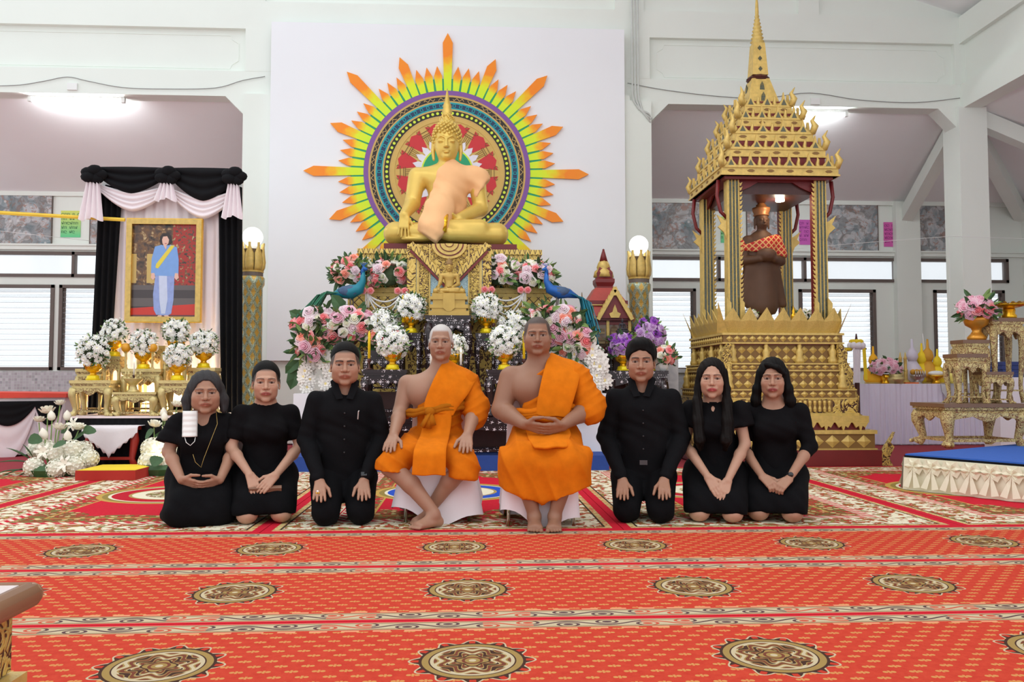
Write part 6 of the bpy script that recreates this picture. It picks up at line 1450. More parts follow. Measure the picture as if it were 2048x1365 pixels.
# ================================================================ red scripture cabinet, dark statuette, purple flowers
YK = 10.0
kb = thing('scripture_cabinet', 'red and gold spired scripture cabinet beside the altar', 'cabinet', (X_(1216, YK), YK+0.3, -0.02)); kz = lambda py: Z_(py, YK)+0.02; kx = lambda px: X_(px, YK)-kb.location.x
hwk = (X_(1262, YK)-X_(1163, YK))/2
MB().box((0, 0, kz(700)/2), (2*hwk*0.95, 0.6, kz(700))).build('cabinet_stand', darkwood, kb)
MB().box((0, 0, (kz(700)+kz(640))/2), (2*hwk*0.92, 0.56, kz(640)-kz(700))).build('cabinet_body', maroon, kb)
for q in (-0.5, 0.5):
    d_ = MB().box((q*hwk*0.86, -0.285, (kz(697)+kz(646))/2), (hwk*0.72, 0.012, kz(650)-kz(694))).build('glass_door', pm('cabinet_glass', srgb(120, 96, 78), 0.1), kb)
    MB().box((q*hwk*0.86, -0.289, kz(647)), (hwk*0.8, 0.02, 0.03)).build('door_rail', maroon, d_)
    for r_ in range(2):
        for i in range(2): MB().box((q*hwk*0.86+0.0*i, -0.30, kz(690)+0.03+r_*0.12+i*0.035), (hwk*0.6, 0.02, 0.03)).build('scripture_bundle', pm('old_paper_%d' % i, (srgb(150, 130, 96), srgb(126, 104, 80))[i], 0.9), kb)
for x in (-1, 0, 1): MB().box((x*hwk*0.88, -0.29, (kz(700)+kz(640))/2), (0.035, 0.03, kz(640)-kz(700))).build('gold_post', gold, kb)
MB().box((0, 0, kz(640)+0.02), (2*hwk*1.05, 0.68, 0.05)).build('cornice', maroon, kb)
redroof = pm('red_roof_tiles', srgb(168, 66, 58), 0.5, var=0.15, vs=20)
MB().box((0, 0, (kz(637)+kz(608))/2), (2*hwk*1.06, 0.68, kz(608)-kz(637)), taper=0.72).build('roof_skirt', redroof, kb)
MB().box((0, 0, kz(604)), (2*hwk*0.84, 0.54, 0.05)).build('cornice', maroon, kb); MB().box((0, 0, kz(604)-0.03), (2*hwk*0.86, 0.55, 0.012)).build('gold_line', gold, kb)
MB().box((0, 0, (kz(600)+kz(572))/2), (2*hwk*0.76, 0.5, kz(572)-kz(600)), taper=0.55).build('upper_roof', redroof, kb)
MB().lathe([(0.16, kz(572)), (0.14, kz(568)), (0.17, kz(560)), (0.17, kz(553)), (0.13, kz(550)), (0.14, kz(540)), (0.10, kz(532)), (0.09, kz(528))], 4, rot=PI/4).build('spire_base', maroon, kb)
MB().lathe([(0.125, kz(548)), (0.11, kz(536)), (0.075, kz(531)), (0.085, kz(528)), (0.065, kz(518)), (0.05, kz(514))], 12, flute=0.05, fn=8).build('spire_lotus', gold, kb, smooth=True)
MB().lathe([(0.055, kz(516)), (0.03, kz(500)), (0.012, kz(491))], 10).build('spire_tip', maroon, kb, smooth=True); MB().ball((0, 0, kz(491)), 0.015, 8, 6).build('spire_ball', maroon, kb)
# pediment
pmx = kx(1228); P = [(pmx-0.19, kz(637)), (pmx, kz(588)), (pmx+0.19, kz(637))]
MB().front(P, -0.37, 0.1).build('pediment', maroon, kb)
for s in (-1, 1):
    a_, b_ = Vector((pmx+s*0.21, -0.385, kz(640))), Vector((pmx, -0.385, kz(580)))
    MB().tube([a_, b_], 0.032, 4).build('barge_board', gold, kb)
    for k in range(7): p = a_.lerp(b_, (k+0.5)/7); MB().front([(-0.02, 0), (0.02, 0), (0.0, 0.05)], -0.012, 0.024).build('flame_tooth', gold, kb, p+Vector((0, 0, 0.02)))
MB().tube([(pmx, -0.385, kz(592)), (pmx, -0.385, kz(574))], [0.03, 0.004], 6).build('gable_finial', gold, kb)
MB().front([(-0.05, 0), (0.05, 0), (0.07, 0.05), (0.03, 0.07), (0.02, 0.11), (0, 0.16), (-0.02, 0.11), (-0.03, 0.07), (-0.07, 0.05)], -0.385, 0.02).build('gable_relief', gold, kb, (pmx, 0, kz(636)))
for i in range(9): MB().front([(-0.025, 0), (0.025, 0), (0.0, 0.05)], -0.345, 0.012).build('antefix', gold, kb, (-hwk+0.06+i*2*(hwk-0.06)/8, 0, kz(637)))
MB().tube([(-hwk*1.02, -0.33, kz(637)), (-hwk*1.08, -0.33, kz(625)), (-hwk*1.05, -0.33, kz(608)), (-hwk*1.06, -0.33, kz(585))], [0.03, 0.026, 0.016, 0.004], 6).build('corner_horn', pm('aged_brown', srgb(120, 92, 60), 0.6), kb, smooth=True)
MB().front([(-hwk*0.9, kz(608)), (-hwk*0.86, kz(598)), (-hwk*0.80, kz(608))][::-1], -0.29, 0.03).build('antefix', gold, kb)
# dark statuette and purple bouquets on a lacquer table
YT = 9.35
carved_table('lacquer_table', 'black pearl-inlaid table behind the kneeling man on the right', (X_(1272, YT), YT+0.1, -0.02), 0.70, 0.42, Z_(742, YT)+0.02, mop, mop, mop, group='pearl inlaid altar tables')
carved_table('lacquer_table', 'raised black table under the dark statuette', (X_(1245, 9.72), 9.78, -0.02), 0.34, 0.24, Z_(672, 9.72)+0.02, mop, mop, mop, group='pearl inlaid altar tables')
dark_br = pm('black_bronze', srgb(62, 56, 62), 0.5, 0.3)
small_buddha('dark_buddha_statuette', 'dark seated Buddha statuette above the purple flowers', 1245, 9.72, Z_(672, 9.72), 0.14, dark_br, 0.07, 0.16, dark_br)
for px, py, nm, sd, kinds_, kk, R in ((1249, 740, 'purple rose bouquet in a gold bowl left of the kneeling man head', 'left', [('purple', 2), ('mauve', 3)], 0, 27), (1302, 742, 'purple rose bouquet right of the kneeling man head', 'right', [('purple', 3), ('mauve', 4)], 1, 33)):
    t = thing('purple_bouquet', nm, 'flowers', (X_(px, YT), YT+0.1, Z_(742, YT)), group='purple rose bouquets'); gold_bowl(t); r_ = R*YT/FPX
    if kk == 1 or sd == 'right': mound(t, (0, 0, 0.40), (r_*0.9, r_*0.8, r_*1.1), [('purple', 3), ('mauve', 4)], 28, 0.052, 301, 60, (0.1, 0.04), 0); MB().tube([(0, 0, 0.15), (0, 0, 0.36)], 0.03, 8).build('stem_bundle', leaf_dark, t)
    else: mound(t, (0, 0, 0.27), (r_, r_*0.8, r_), [('purple', 2), ('mauve', 3)], 22, 0.052, 300, 50, (0.1, 0.04), 0)
t = thing('rose_vase', 'small pink and white rose vase behind the kneeling man ear', 'flowers', (X_(1328, YT-0.05), YT-0.02, Z_(742, YT))); MB().lathe([(0.04, 0), (0.06, 0.06), (0.03, 0.12)], 10).build('vase', plastic_white, t, smooth=True); mound(t, (0.0, -0.02, 0.16), (0.12, 0.10, 0.12), [('pink', 2), ('white', 3), ('coral', 1)], 16, 0.045, 310, 40, (0.1, 0.04), 0)
t = thing('gold_flower_stand', 'small gold tray with yellow flower above the marble block', 'tray', (X_(1325, 9.75), 9.8, Z_(702, 9.75))); MB().lathe([(0.05, 0), (0.02, 0.02), (0.10, 0.05), (0.10, 0.06)], 14).build('tray', gold_bright, t); MB().ball((0, 0, 0.08), 0.04, 8, 6).build('yellow_flower', wax_y, t)
grey_marble = G('grey_marble'); grey_m = grey_marble.done(grey_marble.ramp(grey_marble.noise(5, 5, dist=1.5), [(0.3, srgb(176, 180, 190)), (0.55, srgb(206, 208, 214)), (0.7, srgb(190, 190, 196))]), 0.4)
tag(MB().bx(X_(1308, 9.75), X_(1355, 9.75), 9.72, 10.15, -0.02, Z_(703, 9.75)).build('marble_block', grey_m), 'tall grey marble block behind the kneeling man', 'plinth')
mp = thing('marble_plinth', 'low white marble plinth with projecting slab left of the pavilion', 'plinth', (X_(1374, 10.85), 10.87, -0.02)); hh = Z_(738, 10.7)+0.02
MB().box((0, 0, hh/2-0.03), (0.32, 0.36, hh-0.05)).build('plinth_body', grey_m, mp); MB().box((0, 0, hh-0.025), (0.42, 0.44, 0.05)).build('plinth_slab', grey_m, mp)
# ================================================================ white cloth table and offerings
YW = 11.62
x0, x1 = X_(1716, YW), X_(1912, YW); zt = Z_(768, YW, 1800)
wt = thing('white_cloth_table', 'long table with pleated white cloth skirt by the right window', 'table', ((x0+x1)/2, YW, -0.02)); hw = (x1-x0)/2; hz = zt+0.02
MB().bx(-hw+0.03, hw+0.9, 0.03, 0.42, 0, hz-0.01).build('table_body', white_cloth, wt)
MB().bx(-hw, hw+0.9, 0, 0.44, hz-0.012, hz).build('cloth_top', white_cloth, wt)
MB().grid(lambda u, v: (-hw-0.01+(2*hw+0.9)*u, -0.012+0.022*math.sin(u*190)*(1.2-v)+0.012*math.sin(u*67+2), 0.01+(hz-0.012)*v), 260, 3).build('pleated_skirt', pm('lilac_white_cloth', srgb(226, 222, 240), 0.85, var=0.02), wt, smooth=True)
solid(MB().grid(lambda u, v: (hw*0.62+0.7*u, -0.05-0.02*math.sin(u*17)-0.02*v, hz+0.004-(0.10+0.28*abs(math.sin(u*5.5)))*v), 40, 6).build('plastic_sheet', pm('clear_plastic', (0.95, 0.95, 0.97), 0.12, trans=0.7), wt, smooth=True), 0.002)
zT = zt
def item(name, label, cat, px, dy_=0.12, group=None): return thing(name, label, cat, (X_(px, YW+dy_), YW+dy_, zT), group=group)
def turned(root, prof, mat_, nm, c=(0, 0, 0), n=14, fl=0.0): return MB().lathe(prof, n, c=c, flute=fl, fn=8).build(nm, mat_, root, smooth=True)
ycl = pm('yellow_cloth', srgb(236, 206, 40), 0.8); ocl = pm('orange_cloth', srgb(240, 176, 30), 0.8); lav = pm('lavender_cloth', srgb(206, 200, 216), 0.8); amber = pm('amber_cloth', srgb(206, 152, 50), 0.7)
def pouch(label, px, mat_, s, dy_=0.3, thread_=False):
    t = item('gourd_pouch', label, 'pouch', px, dy_, 'gourd shaped cloth pouches'); turned(t, [(0.10*s, 0), (0.15*s, 0.06*s), (0.15*s, 0.14*s), (0.08*s, 0.26*s), (0.05*s, 0.30*s)], mat_, 'pouch_body'); turned(t, [(0.05*s, 0.30*s), (0.075*s, 0.36*s), (0.06*s, 0.43*s), (0.02*s, 0.48*s), (0.012*s, 0.60*s)], mat_, 'pouch_knob'); turned(t, [(0.13*s, 0), (0.14*s, 0.02)], gold, 'pouch_base'); return t
pouch('orange pointed cloth pouch left of the pink bouquet', 1746, ocl, 0.92); pouch('lavender cloth gourd pouch in the middle of the white table', 1824, lav, 1.1, 0.28); pouch('bright yellow gourd pouch beside the lavender one', 1843, ycl, 1.0, 0.3); pouch('amber gourd pouch with leaning white rod', 1855, amber, 1.1, 0.28); pouch('yellow gourd pouch nearest the window edge', 1874, ycl, 0.85, 0.2)
r_ = thing('white_rod', 'thin white rod leaning behind the amber pouch', 'rod', (X_(1855, YW+0.43), YW+0.43, zT)); MB().tube([(0.0, 0, 0), (-0.07, 0.0, 0.75)], 0.008, 6).build('rod', plastic_white, r_)
t = item('pink_bouquet', 'pink rose bouquet in a yellow vase on the white table', 'flowers', 1770, 0.15); turned(t, [(0.06, 0), (0.06, 0.02), (0.05, 0.04), (0.07, 0.08), (0.075, 0.13), (0.06, 0.14)], gold_bright, 'vase'); mound(t, (0, 0, 0.23), (0.20, 0.14, 0.12), [('rosy', 3), ('lilac', 1)], 26, 0.05, 320, 60, (0.1, 0.04), 0)
for px, nm in ((1800, 'left'), (1810, 'right')):
    t = item('gold_pillar_candle', 'slim %s gold tiered candlestick on the white table' % nm, 'candlestick', px, 0.2, 'gold candlesticks'); turned(t, [(0.06, 0), (0.06, 0.04), (0.03, 0.06), (0.03, 0.2), (0.022, 0.22), (0.022, 0.36), (0.028, 0.37), (0.015, 0.40), (0.006, 0.46)], gold, 'stick')
t = item('gold_tray_stack', 'round silver and gold tray stack on the white table', 'tray', 1790, 0.08); turned(t, [(0.10, 0), (0.10, 0.04), (0.12, 0.05), (0.12, 0.09), (0.09, 0.10), (0.11, 0.13), (0.10, 0.14)], sil_gold, 'tray_body')
silver = pm('silver', srgb(190, 186, 184), 0.3, 0.7)
t = item('silver_goblet', 'silver goblet with small amber fruits on the white table', 'goblet', 1833, 0.08); turned(t, [(0.07, 0), (0.05, 0.03), (0.025, 0.05), (0.09, 0.09), (0.10, 0.13)], silver, 'goblet')
for k in range(6): a = k*PI/3; MB().ball((0.06*math.cos(a), 0.06*math.sin(a), 0.17), 0.042, 8, 6).build('amber_fruit', amber, t, smooth=True)
for k in range(5): turned(t, [(0.010, 0.09), (0.010, 0.16), (0.004, 0.19)], silver, 'silver_spike', ((k-2)*0.035, -0.09, 0))
t = item('gold_pedestal_tray', 'gold pedestal tray carrying a white folded cloth', 'tray', 1871, 0.06); turned(t, [(0.06, 0), (0.05, 0.03), (0.04, 0.06), (0.12, 0.10), (0.13, 0.12)], gold_bright, 'tray'); MB().ball((0, 0, 0.15), (0.12, 0.08, 0.04), 12, 6).build('folded_cloth', plastic_white, t, smooth=True)
t = item('yellow_bowl', 'big round pale yellow bowl at the right end of the white table', 'bowl', 1907, 0.2); turned(t, [(0.09, 0), (0.14, 0.05), (0.16, 0.11), (0.13, 0.18), (0.12, 0.175)], pm('pale_yellow_bowl', srgb(236, 222, 120), 0.4), 'bowl')
t = item('orange_incense', 'orange bundle of sticks lying on the white table', 'sticks', 1822, 0.02); MB().bx(-0.10, 0.10, -0.01, 0.03, 0, 0.02).build('stick_bundle', pm('orange_sticks', srgb(220, 110, 50), 0.7), t)
# ribbon pole
rp = thing('ribbon_pole', 'dark wooden pole tied with white and yellow cloth ribbons', 'pole', (X_(1713, 11.3), 11.3, -0.02)); rz_ = lambda py: Z_(py, 11.3, 1713)+0.02
turned(rp, [(0.10, 0), (0.05, 0.05), (0.035, 0.3), (0.03, rz_(690)), (0.04, rz_(686)), (0.02, rz_(680)), (0.008, rz_(668))], darkwood, 'pole')
MB().tube([(-0.22, 0, rz_(697)), (0.14, 0, rz_(698))], 0.014, 6).build('crossbar', darkwood, rp)
m = MB()
for k in range(8): a = k*PI/4; m.ball((0.08*math.cos(a), 0.06*math.sin(a), rz_(692)), (0.055, 0.05, 0.055), 8, 6)
m.build('white_rosette', white_cloth, rp, smooth=True); m = MB()
for k in range(7): a = k*PI/3.5; m.ball((0.06*math.cos(a), 0.05*math.sin(a), rz_(684)), (0.045, 0.04, 0.035), 8, 6)
m.build('yellow_rosette', ycl, rp, smooth=True)
MB().grid(lambda u, v: (-0.06+0.12*u*(1-0.2*v)-0.02, -0.06-0.015*math.sin(u*12), rz_(695)-(rz_(695)-rz_(766))*v), 12, 6).build('white_ribbon', white_cloth, rp, smooth=True)
MB().grid(lambda u, v: (0.05+0.05*u+0.02*v, -0.065, rz_(695)-(rz_(695)-rz_(760))*v), 4, 6).build('yellow_ribbon', ycl, rp, smooth=True)
MB().tube([(-0.08, -0.02, rz_(699)), (-0.3, -0.05, rz_(702)), (-0.5, -0.1, rz_(700))], 0.025, 6).build('twisted_ribbon', ycl, rp, smooth=True)
# ================================================================ blue platform with bow skirt
A = floor_at(1812, 976); B_ = floor_at(2052, 1003); u_ = (B_-A).normalized(); v_ = Vector((-u_.y, u_.x, 0)); v_ = v_ if v_.x > 0 else -v_
hP = Z_(908, A.y, 1810)
bp = thing('blue_platform', 'blue carpeted platform with cream bow skirt at the right edge', 'platform', (A.x, A.y, -0.009), math.atan2(u_.y, u_.x)); Lp, Wp = 3.0, 2.6
sg_ = 1 if (Matrix.Rotation(math.atan2(u_.y, u_.x), 3, 'Z')@Vector((0, 1, 0))).dot(v_) > 0 else -1
hq = hP+0.009
MB().bx(0.02, Lp, *(sorted((0.02*sg_, Wp*sg_))), 0, hq-0.015).build('platform_body', white_cloth, bp); MB().bx(0, Lp, *(sorted((0, Wp*sg_))), hq-0.015, hq).build('platform_carpet', pm('royal_blue_carpet', srgb(52, 100, 190), 0.95, var=0.12, vs=30, bump=0.3, bs=300), bp)
MB().bx(-0.006, Lp, *(sorted((-0.006*sg_, -0.0*sg_+0.0001))), hq-0.035, hq-0.012).build('dark_edge', black_cloth, bp)
cream = pm('cream_satin', srgb(232, 226, 200), 0.55, var=0.04)
MB().grid(lambda u, v: (Lp*u, -sg_*(0.02+0.03*(1-v)+0.012*math.sin(u*95)*(1.1-v)), 0.002+(hq-0.03)*v), 200, 4).build('skirt', cream, bp, smooth=True)
MB().grid(lambda u, v: (-(0.02+0.03*(1-v)+0.012*math.sin(u*80)*(1.1-v)), sg_*Wp*u, 0.002+(hq-0.03)*v), 160, 4).build('skirt', cream, bp, smooth=True)
bow = MB()
for k in range(6):
    a = PI/2+k*PI/3; d = Vector((math.cos(a), 0, math.sin(a))); tt = Vector((-d.z, 0, d.x)); L = 0.075 if k % 3 else 0.06
    bow.add([Vector((0, -0.02, 0)), d*L*0.5+tt*0.026+Vector((0, -0.035, 0)), d*L+tt*0.034+Vector((0, -0.01, 0)), d*L-tt*0.034+Vector((0, -0.01, 0)), d*L*0.5-tt*0.026+Vector((0, -0.035, 0)), d*L*0.6+Vector((0, -0.012, 0))], [(0, 1, 5), (1, 2, 5), (2, 3, 5), (3, 4, 5), (4, 0, 5)])
for q in (-1, 1):
    bow.add([Vector((0, -0.02, -0.01)), Vector((q*0.03, -0.03, -0.06)), Vector((q*0.075, -0.05, -0.165)), Vector((q*0.02, -0.055, -0.175)), Vector((q*0.004, -0.03, -0.08))], [(0, 1, 4), (1, 2, 3), (1, 3, 4)])
bow.ball((0, -0.035, 0), 0.006, 6, 4)
bm_ = bow.mesh('bow', cream)
for k in range(14): inst('bow', bm_, bp, (0.10+k*0.155, -sg_*0.04, hq-0.095), (0, 0, 0 if sg_ > 0 else PI))
for k in range(4): inst('bow', bm_, bp, (-0.045, sg_*(0.12+k*0.17), hq-0.095), (0, 0, -PI/2 if sg_ > 0 else PI/2))
# carved stands on the platform
RG = 'carved gilt stands on the blue platform'
dk_top = pm('brown_table_top', srgb(120, 88, 66), 0.4, var=0.15)
gilt = gold_relief('gilt_carving', 'scroll', srgb(212, 190, 130), srgb(138, 92, 60), 44)
def gstand(px0, px1, py_top, Y, z0, label, d=0.34, leg=None):
    x0, x1 = X_(px0, Y, py_top), X_(px1, Y, py_top); return carved_table('gilt_stand', label, ((x0+x1)/2, Y+d/2, z0), x1-x0, d, Z_(py_top, Y, (px0+px1)/2)-z0, dk_top, gilt, gilt, group=RG, leg_r=leg)
zp_ = hP
gstand(1888, 2062, 808, 7.55, zp_, 'wide low gilt carved table on the blue platform', 0.60, 0.055)
zb_ = Z_(808, 7.55, 1975)
gstand(1914, 1976, 708, 7.62, zb_, 'mid height gilt stand in front of the pink rose bowl', 0.24)
gstand(1926, 1980, 680, 7.88, zb_, 'gilt stand carrying the pink rose bowl', 0.22)
gstand(1984, 2050, 636, 7.86, zb_, 'tallest gilt stand at the right edge', 0.25)
gstand(1973, 2028, 744, 7.60, zb_, 'smallest gilt stand on the wide carved table', 0.22)
t = thing('rose_bowl', 'pink rose bouquet in a golden pedestal bowl on a gilt stand', 'flowers', (X_(1954, 7.99), 7.99, Z_(680, 7.88, 1953)))
amb_g = pm('amber_gold', srgb(214, 146, 50), 0.3, 0.5)
turned(t, [(0.085, 0), (0.09, 0.03), (0.06, 0.06), (0.04, 0.09), (0.05, 0.12), (0.10, 0.15), (0.12, 0.20), (0.12, 0.23), (0.10, 0.22)], amb_g, 'bowl', n=20, fl=0.02)
mound(t, (0, 0, 0.30), (0.16, 0.14, 0.12), [('rosy', 4), ('pink', 1)], 26, 0.05, 330, 70, (0.12, 0.045), 20, lat=(-0.5, 0.95))
t = thing('gold_offering_tray', 'gold pedestal tray with dry golden blossoms on the tallest stand', 'tray', (X_(2020, 7.98), 7.98, Z_(636, 7.86, 2017))); turned(t, [(0.07, 0), (0.07, 0.03), (0.055, 0.05), (0.06, 0.09), (0.05, 0.10)], gold_bright, 'tray_foot')
turned(t, [(0.05, 0.10), (0.16, 0.13), (0.17, 0.14)], gold_bright, 'tray'); m = MB(); r_ = random.Random(5)
for k in range(70):
    a = r_.uniform(0, 2*PI); q = r_.uniform(0, 0.17); leaf_verts(m, Vector((q*math.cos(a), q*math.sin(a), 0.14)), Vector((math.cos(a)*2, math.sin(a)*2, r_.uniform(0.1, 1.0))), Vector((0, 0, 1)), 0.07, 0.03)
o = m.build('dry_blossoms', pm('dry_gold', srgb(196, 158, 70), 0.6, var=0.3), t); o['kind'] = 'stuff'
# folded blue cloths glimpsed behind the stands, on a bench
t = thing('blue_cloth_pile', 'pile of folded dark blue cloth seen behind the tallest stand', 'cloth', (X_(2030, 9.3), 9.3, -0.02)); MB().box((0, 0, 0.48), (0.6, 0.3, 0.96)).build('bench', white_cloth, t)
for k in range(4): MB().box((0.01*(k % 2), 0, 0.985+k*0.045), (0.5, 0.26, 0.042)).build('folded_cloth', pm('navy_cloth', srgb(52, 66, 120), 0.9), t)
# ================================================================ carved table corner in the near left
c0 = floor_at(88, 1166, 0.46); nt_ = thing('near_carved_table', 'corner of a carved brown table with marble top in the near left', 'table', (c0.x-0.5, c0.y-0.42, -0.009)); hx, hy = 0.5, 0.42
wood_m = pm('warm_brown_wood', srgb(110, 62, 36), 0.4, var=0.25, vs=15)
MB().box((0, 0, 0.462), (2*hx-0.07, 2*hy-0.07, 0.02)).build('marble_top', pm('table_marble', srgb(222, 208, 206), 0.3, var=0.05), nt_)
m = MB()
for a_, b_ in (((-hx, -hy), (hx, -hy)), ((hx, -hy), (hx, hy)), ((hx, hy), (-hx, hy)), ((-hx, hy), (-hx, -hy))): m.tube([(a_[0]*0.96, a_[1]*0.955, 0.448), (b_[0]*0.96, b_[1]*0.955, 0.448)], 0.027, 10)
for a_ in ((hx, hy), (-hx, hy), (hx, -hy), (-hx, -hy)): m.ball((a_[0]*0.96, a_[1]*0.955, 0.448), 0.0265, 10, 8)
m.build('rounded_rim', pm('rim_wood', srgb(150, 112, 84), 0.35), nt_, smooth=True)
MB().box((0, 0, 0.36), (2*hx-0.11, 2*hy-0.11, 0.15)).build('apron', wood_m, nt_); MB().box((0, 0, 0.275), (2*hx-0.04, 2*hy-0.04, 0.022)).build('lower_moulding', gold, nt_)
MB().box((0, 0, 0.20), (2*hx-0.16, 2*hy-0.16, 0.02)).build('shelf', wood_m, nt_)
for sx_ in (-1, 1):
    for sy_ in (-1, 1):
        MB().box((sx_*(hx-0.08), sy_*(hy-0.08), 0.13), (0.085, 0.085, 0.26)).build('leg', wood_m, nt_)
        MB().box((sx_*(hx-0.055), sy_*(hy-0.065), 0.36), (0.012, 0.07, 0.14)).build('gilt_carving', g_scroll_s, nt_); MB().box((sx_*(hx-0.036), sy_*(hy-0.08), 0.13), (0.008, 0.06, 0.23)).build('gilt_carving', g_scroll_s, nt_)
MB().tube([(hx-0.04, -0.05, 0.33), (hx-0.03, -0.09, 0.34), (hx-0.03, -0.11, 0.30), (hx-0.03, -0.08, 0.22), (hx-0.03, -0.12, 0.12), (hx-0.03, -0.10, 0.02)], [0.012, 0.02, 0.024, 0.02, 0.018, 0.02], 7).build('gilt_scroll', gold, nt_, smooth=True)
# ================================================================ PEOPLE
def skin_mat():
    g = G('skin'); a = g.nt.nodes.new('ShaderNodeAttribute'); a.attribute_name = 'Col'
    n = g.noise(60, 3); c = g.mix(n*0.16, a.outputs['Color'], (0.30, 0.14, 0.09))
    g.done(c, 0.5, 0, g.noise(220, 2), 0.08, 0.002, spec=0.4)
    g.b.inputs['Subsurface Weight'].default_value = 0.08; g.b.inputs['Subsurface Radius'].default_value = (0.01, 0.004, 0.002); g.b.inputs['Subsurface Scale'].default_value = 0.4
    return g.mat
skin_m = skin_mat()
def hair_mat(name, c, rough=0.45):
    g = G(name); n = g.noise(9, 4, g.vec(g.x*14, g.y*14, g.z*1.2)); return g.done(g.mix(n, tuple(x*0.5 for x in c), tuple(min(1, x*1.5) for x in c)), rough, 0, n, 0.4, 0.003, spec=0.12)
hair_black = hair_mat('black_hair', (0.0045, 0.004, 0.004), 0.6); hair_grey = hair_mat('grey_black_hair', (0.040, 0.038, 0.040), 0.6); hair_brown = hair_mat('dark_brown_hair', (0.0065, 0.0045, 0.004), 0.6)
def cloth_mat(name, c, bumps=0.25, sc=120):
    g = G(name); n = g.noise(18, 3); return g.done(g.mix(n, tuple(x*0.8 for x in c), tuple(min(1, x*1.2) for x in c)), 0.88, 0, g.noise(sc, 2), bumps, 0.003, spec=0.1)
cl_black = cloth_mat('black_shirt_cloth', (0.0060, 0.0060, 0.0072)); cl_black2 = cloth_mat('black_trouser_cloth', (0.0045, 0.0045, 0.0055)); cl_black3 = cloth_mat('black_dress_cloth', (0.0055, 0.005, 0.006))
robe_o = cloth_mat('orange_robe_cloth', srgb(206, 108, 14), 0.2); robe_o2 = cloth_mat('orange_robe_fold', srgb(212, 114, 16), 0.2); sash_b = cloth_mat('brown_orange_sash', srgb(168, 98, 16), 0.3)
def rotz(a): return np.array(((math.cos(a), -math.sin(a), 0), (math.sin(a), math.cos(a), 0), (0, 0, 1)))
def rotx(a): return np.array(((1, 0, 0), (0, math.cos(a), -math.sin(a)), (0, math.sin(a), math.cos(a))))
class Head:
    def __init__(s, c, sc=1.08, yaw=0.0, pitch=0.0, wide=1.0, jaw=1.0, long=1.0, old=0.0, nose=1.0, fat=0.0):
        s.c = np.array(c, float); s.s = sc; s.R = rotz(yaw)@rotx(pitch); s.w = wide; s.j = jaw; s.l = long; s.old = old; s.n = nose; s.fat = fat
    def p(s, x, y, z): return s.c+s.R@(np.array((x*s.w, y, z*s.l))*s.s)
    def local(s, P): q = ((P-s.c)@s.R)/s.s; q[:, 0] /= s.w; q[:, 2] /= s.l; return q
    def e(s, F, c, r, k=0.01, op='u'): F.ell(s.p(*c), tuple(x*s.s for x in (r[0]*s.w, r[1], r[2]*s.l)), k, op, s.R)
    def build(s, F, neck_to, nr=0.052):
        j = s.j
        s.e(F, (0, 0.018, 0.036), (0.0765, 0.096, 0.084), 0.01)
        s.e(F, (0, -0.022, -0.03), (0.064*j, 0.068, 0.078), 0.03)
        s.e(F, (0, -0.014, -0.070), (0.051*j, 0.058, 0.038+0.004*s.fat), 0.025)
        s.e(F, (0, -0.070, -0.100), (0.022*j, 0.018, 0.016), 0.025)
        for q in (-1, 1):
            s.e(F, (q*0.040, -0.058, -0.028), (0.026+0.004*s.fat, 0.026, 0.026+0.006*s.fat), 0.03)
            s.e(F, (q*0.042*j, -0.03, -0.066), (0.017+0.006*s.fat, 0.03, 0.022), 0.03)
        F.chain([s.p(-0.046, -0.072, 0.020), s.p(-0.02, -0.086, 0.024), s.p(0.02, -0.086, 0.024), s.p(0.046, -0.072, 0.020)], [0.009*s.s]*4, 0.016)
        for q in (-1, 1):
            s.e(F, (q*0.0315, -0.0965, 0.002), (0.019, 0.014, 0.0105), 0.010, 's')
            s.e(F, (q*0.0315, -0.0745, 0.0015), (0.0165, 0.0135, 0.0105), 0.003)
            F.chain([s.p(q*0.017, -0.0850, 0.0055), s.p(q*0.031, -0.0885, 0.0098), s.p(q*0.046, -0.0815, 0.0045)], [0.0030*s.s]*3, 0.003)
            s.e(F, (q*0.033, -0.081, -0.0125), (0.014, 0.008, 0.004), 0.006)
        n = s.n
        F.chain([s.p(0, -0.0865, 0.012), s.p(0, -0.098, -0.012), s.p(0, -0.1085, -0.030)], [0.0075*s.s, 0.0085*s.s, 0.0115*s.s*n], 0.010)
        for q in (-1, 1):
            s.e(F, (q*0.0130*n, -0.0965, -0.0335), (0.0088*n, 0.010, 0.0075), 0.006); s.e(F, (q*0.006*n, -0.1095, -0.0405), (0.0035, 0.005, 0.003), 0.002, 's')
        s.e(F, (0, -0.085, -0.060), (0.030, 0.018, 0.018), 0.015)
        F.chain([s.p(-0.025, -0.090, -0.0615), s.p(-0.008, -0.1005, -0.0575), s.p(0, -0.1000, -0.0585), s.p(0.008, -0.1005, -0.0575), s.p(0.025, -0.090, -0.0615)], [0.0028*s.s, 0.0046*s.s, 0.0044*s.s, 0.0046*s.s, 0.0028*s.s], 0.003)
        F.chain([s.p(-0.022, -0.090, -0.0650), s.p(0, -0.0975, -0.0695), s.p(0.022, -0.090, -0.0650)], [0.0030*s.s, 0.0058*s.s, 0.0030*s.s], 0.002)
        for q in (-1, 1):
            s.e(F, (q*0.0775, 0.014, -0.006), (0.0065, 0.019, 0.031), 0.006); s.e(F, (q*0.083, 0.006, -0.002), (0.005, 0.010, 0.017), 0.004, 's'); s.e(F, (q*0.076, 0.004, -0.032), (0.006, 0.009, 0.010), 0.004)
            if s.old: s.e(F, (q*0.030, -0.096, -0.045), (0.004, 0.004, 0.018), 0.012, 's')
        F.cap(s.p(0, 0.022, -0.055), neck_to, nr*s.s, nr*1.08, 0.03)
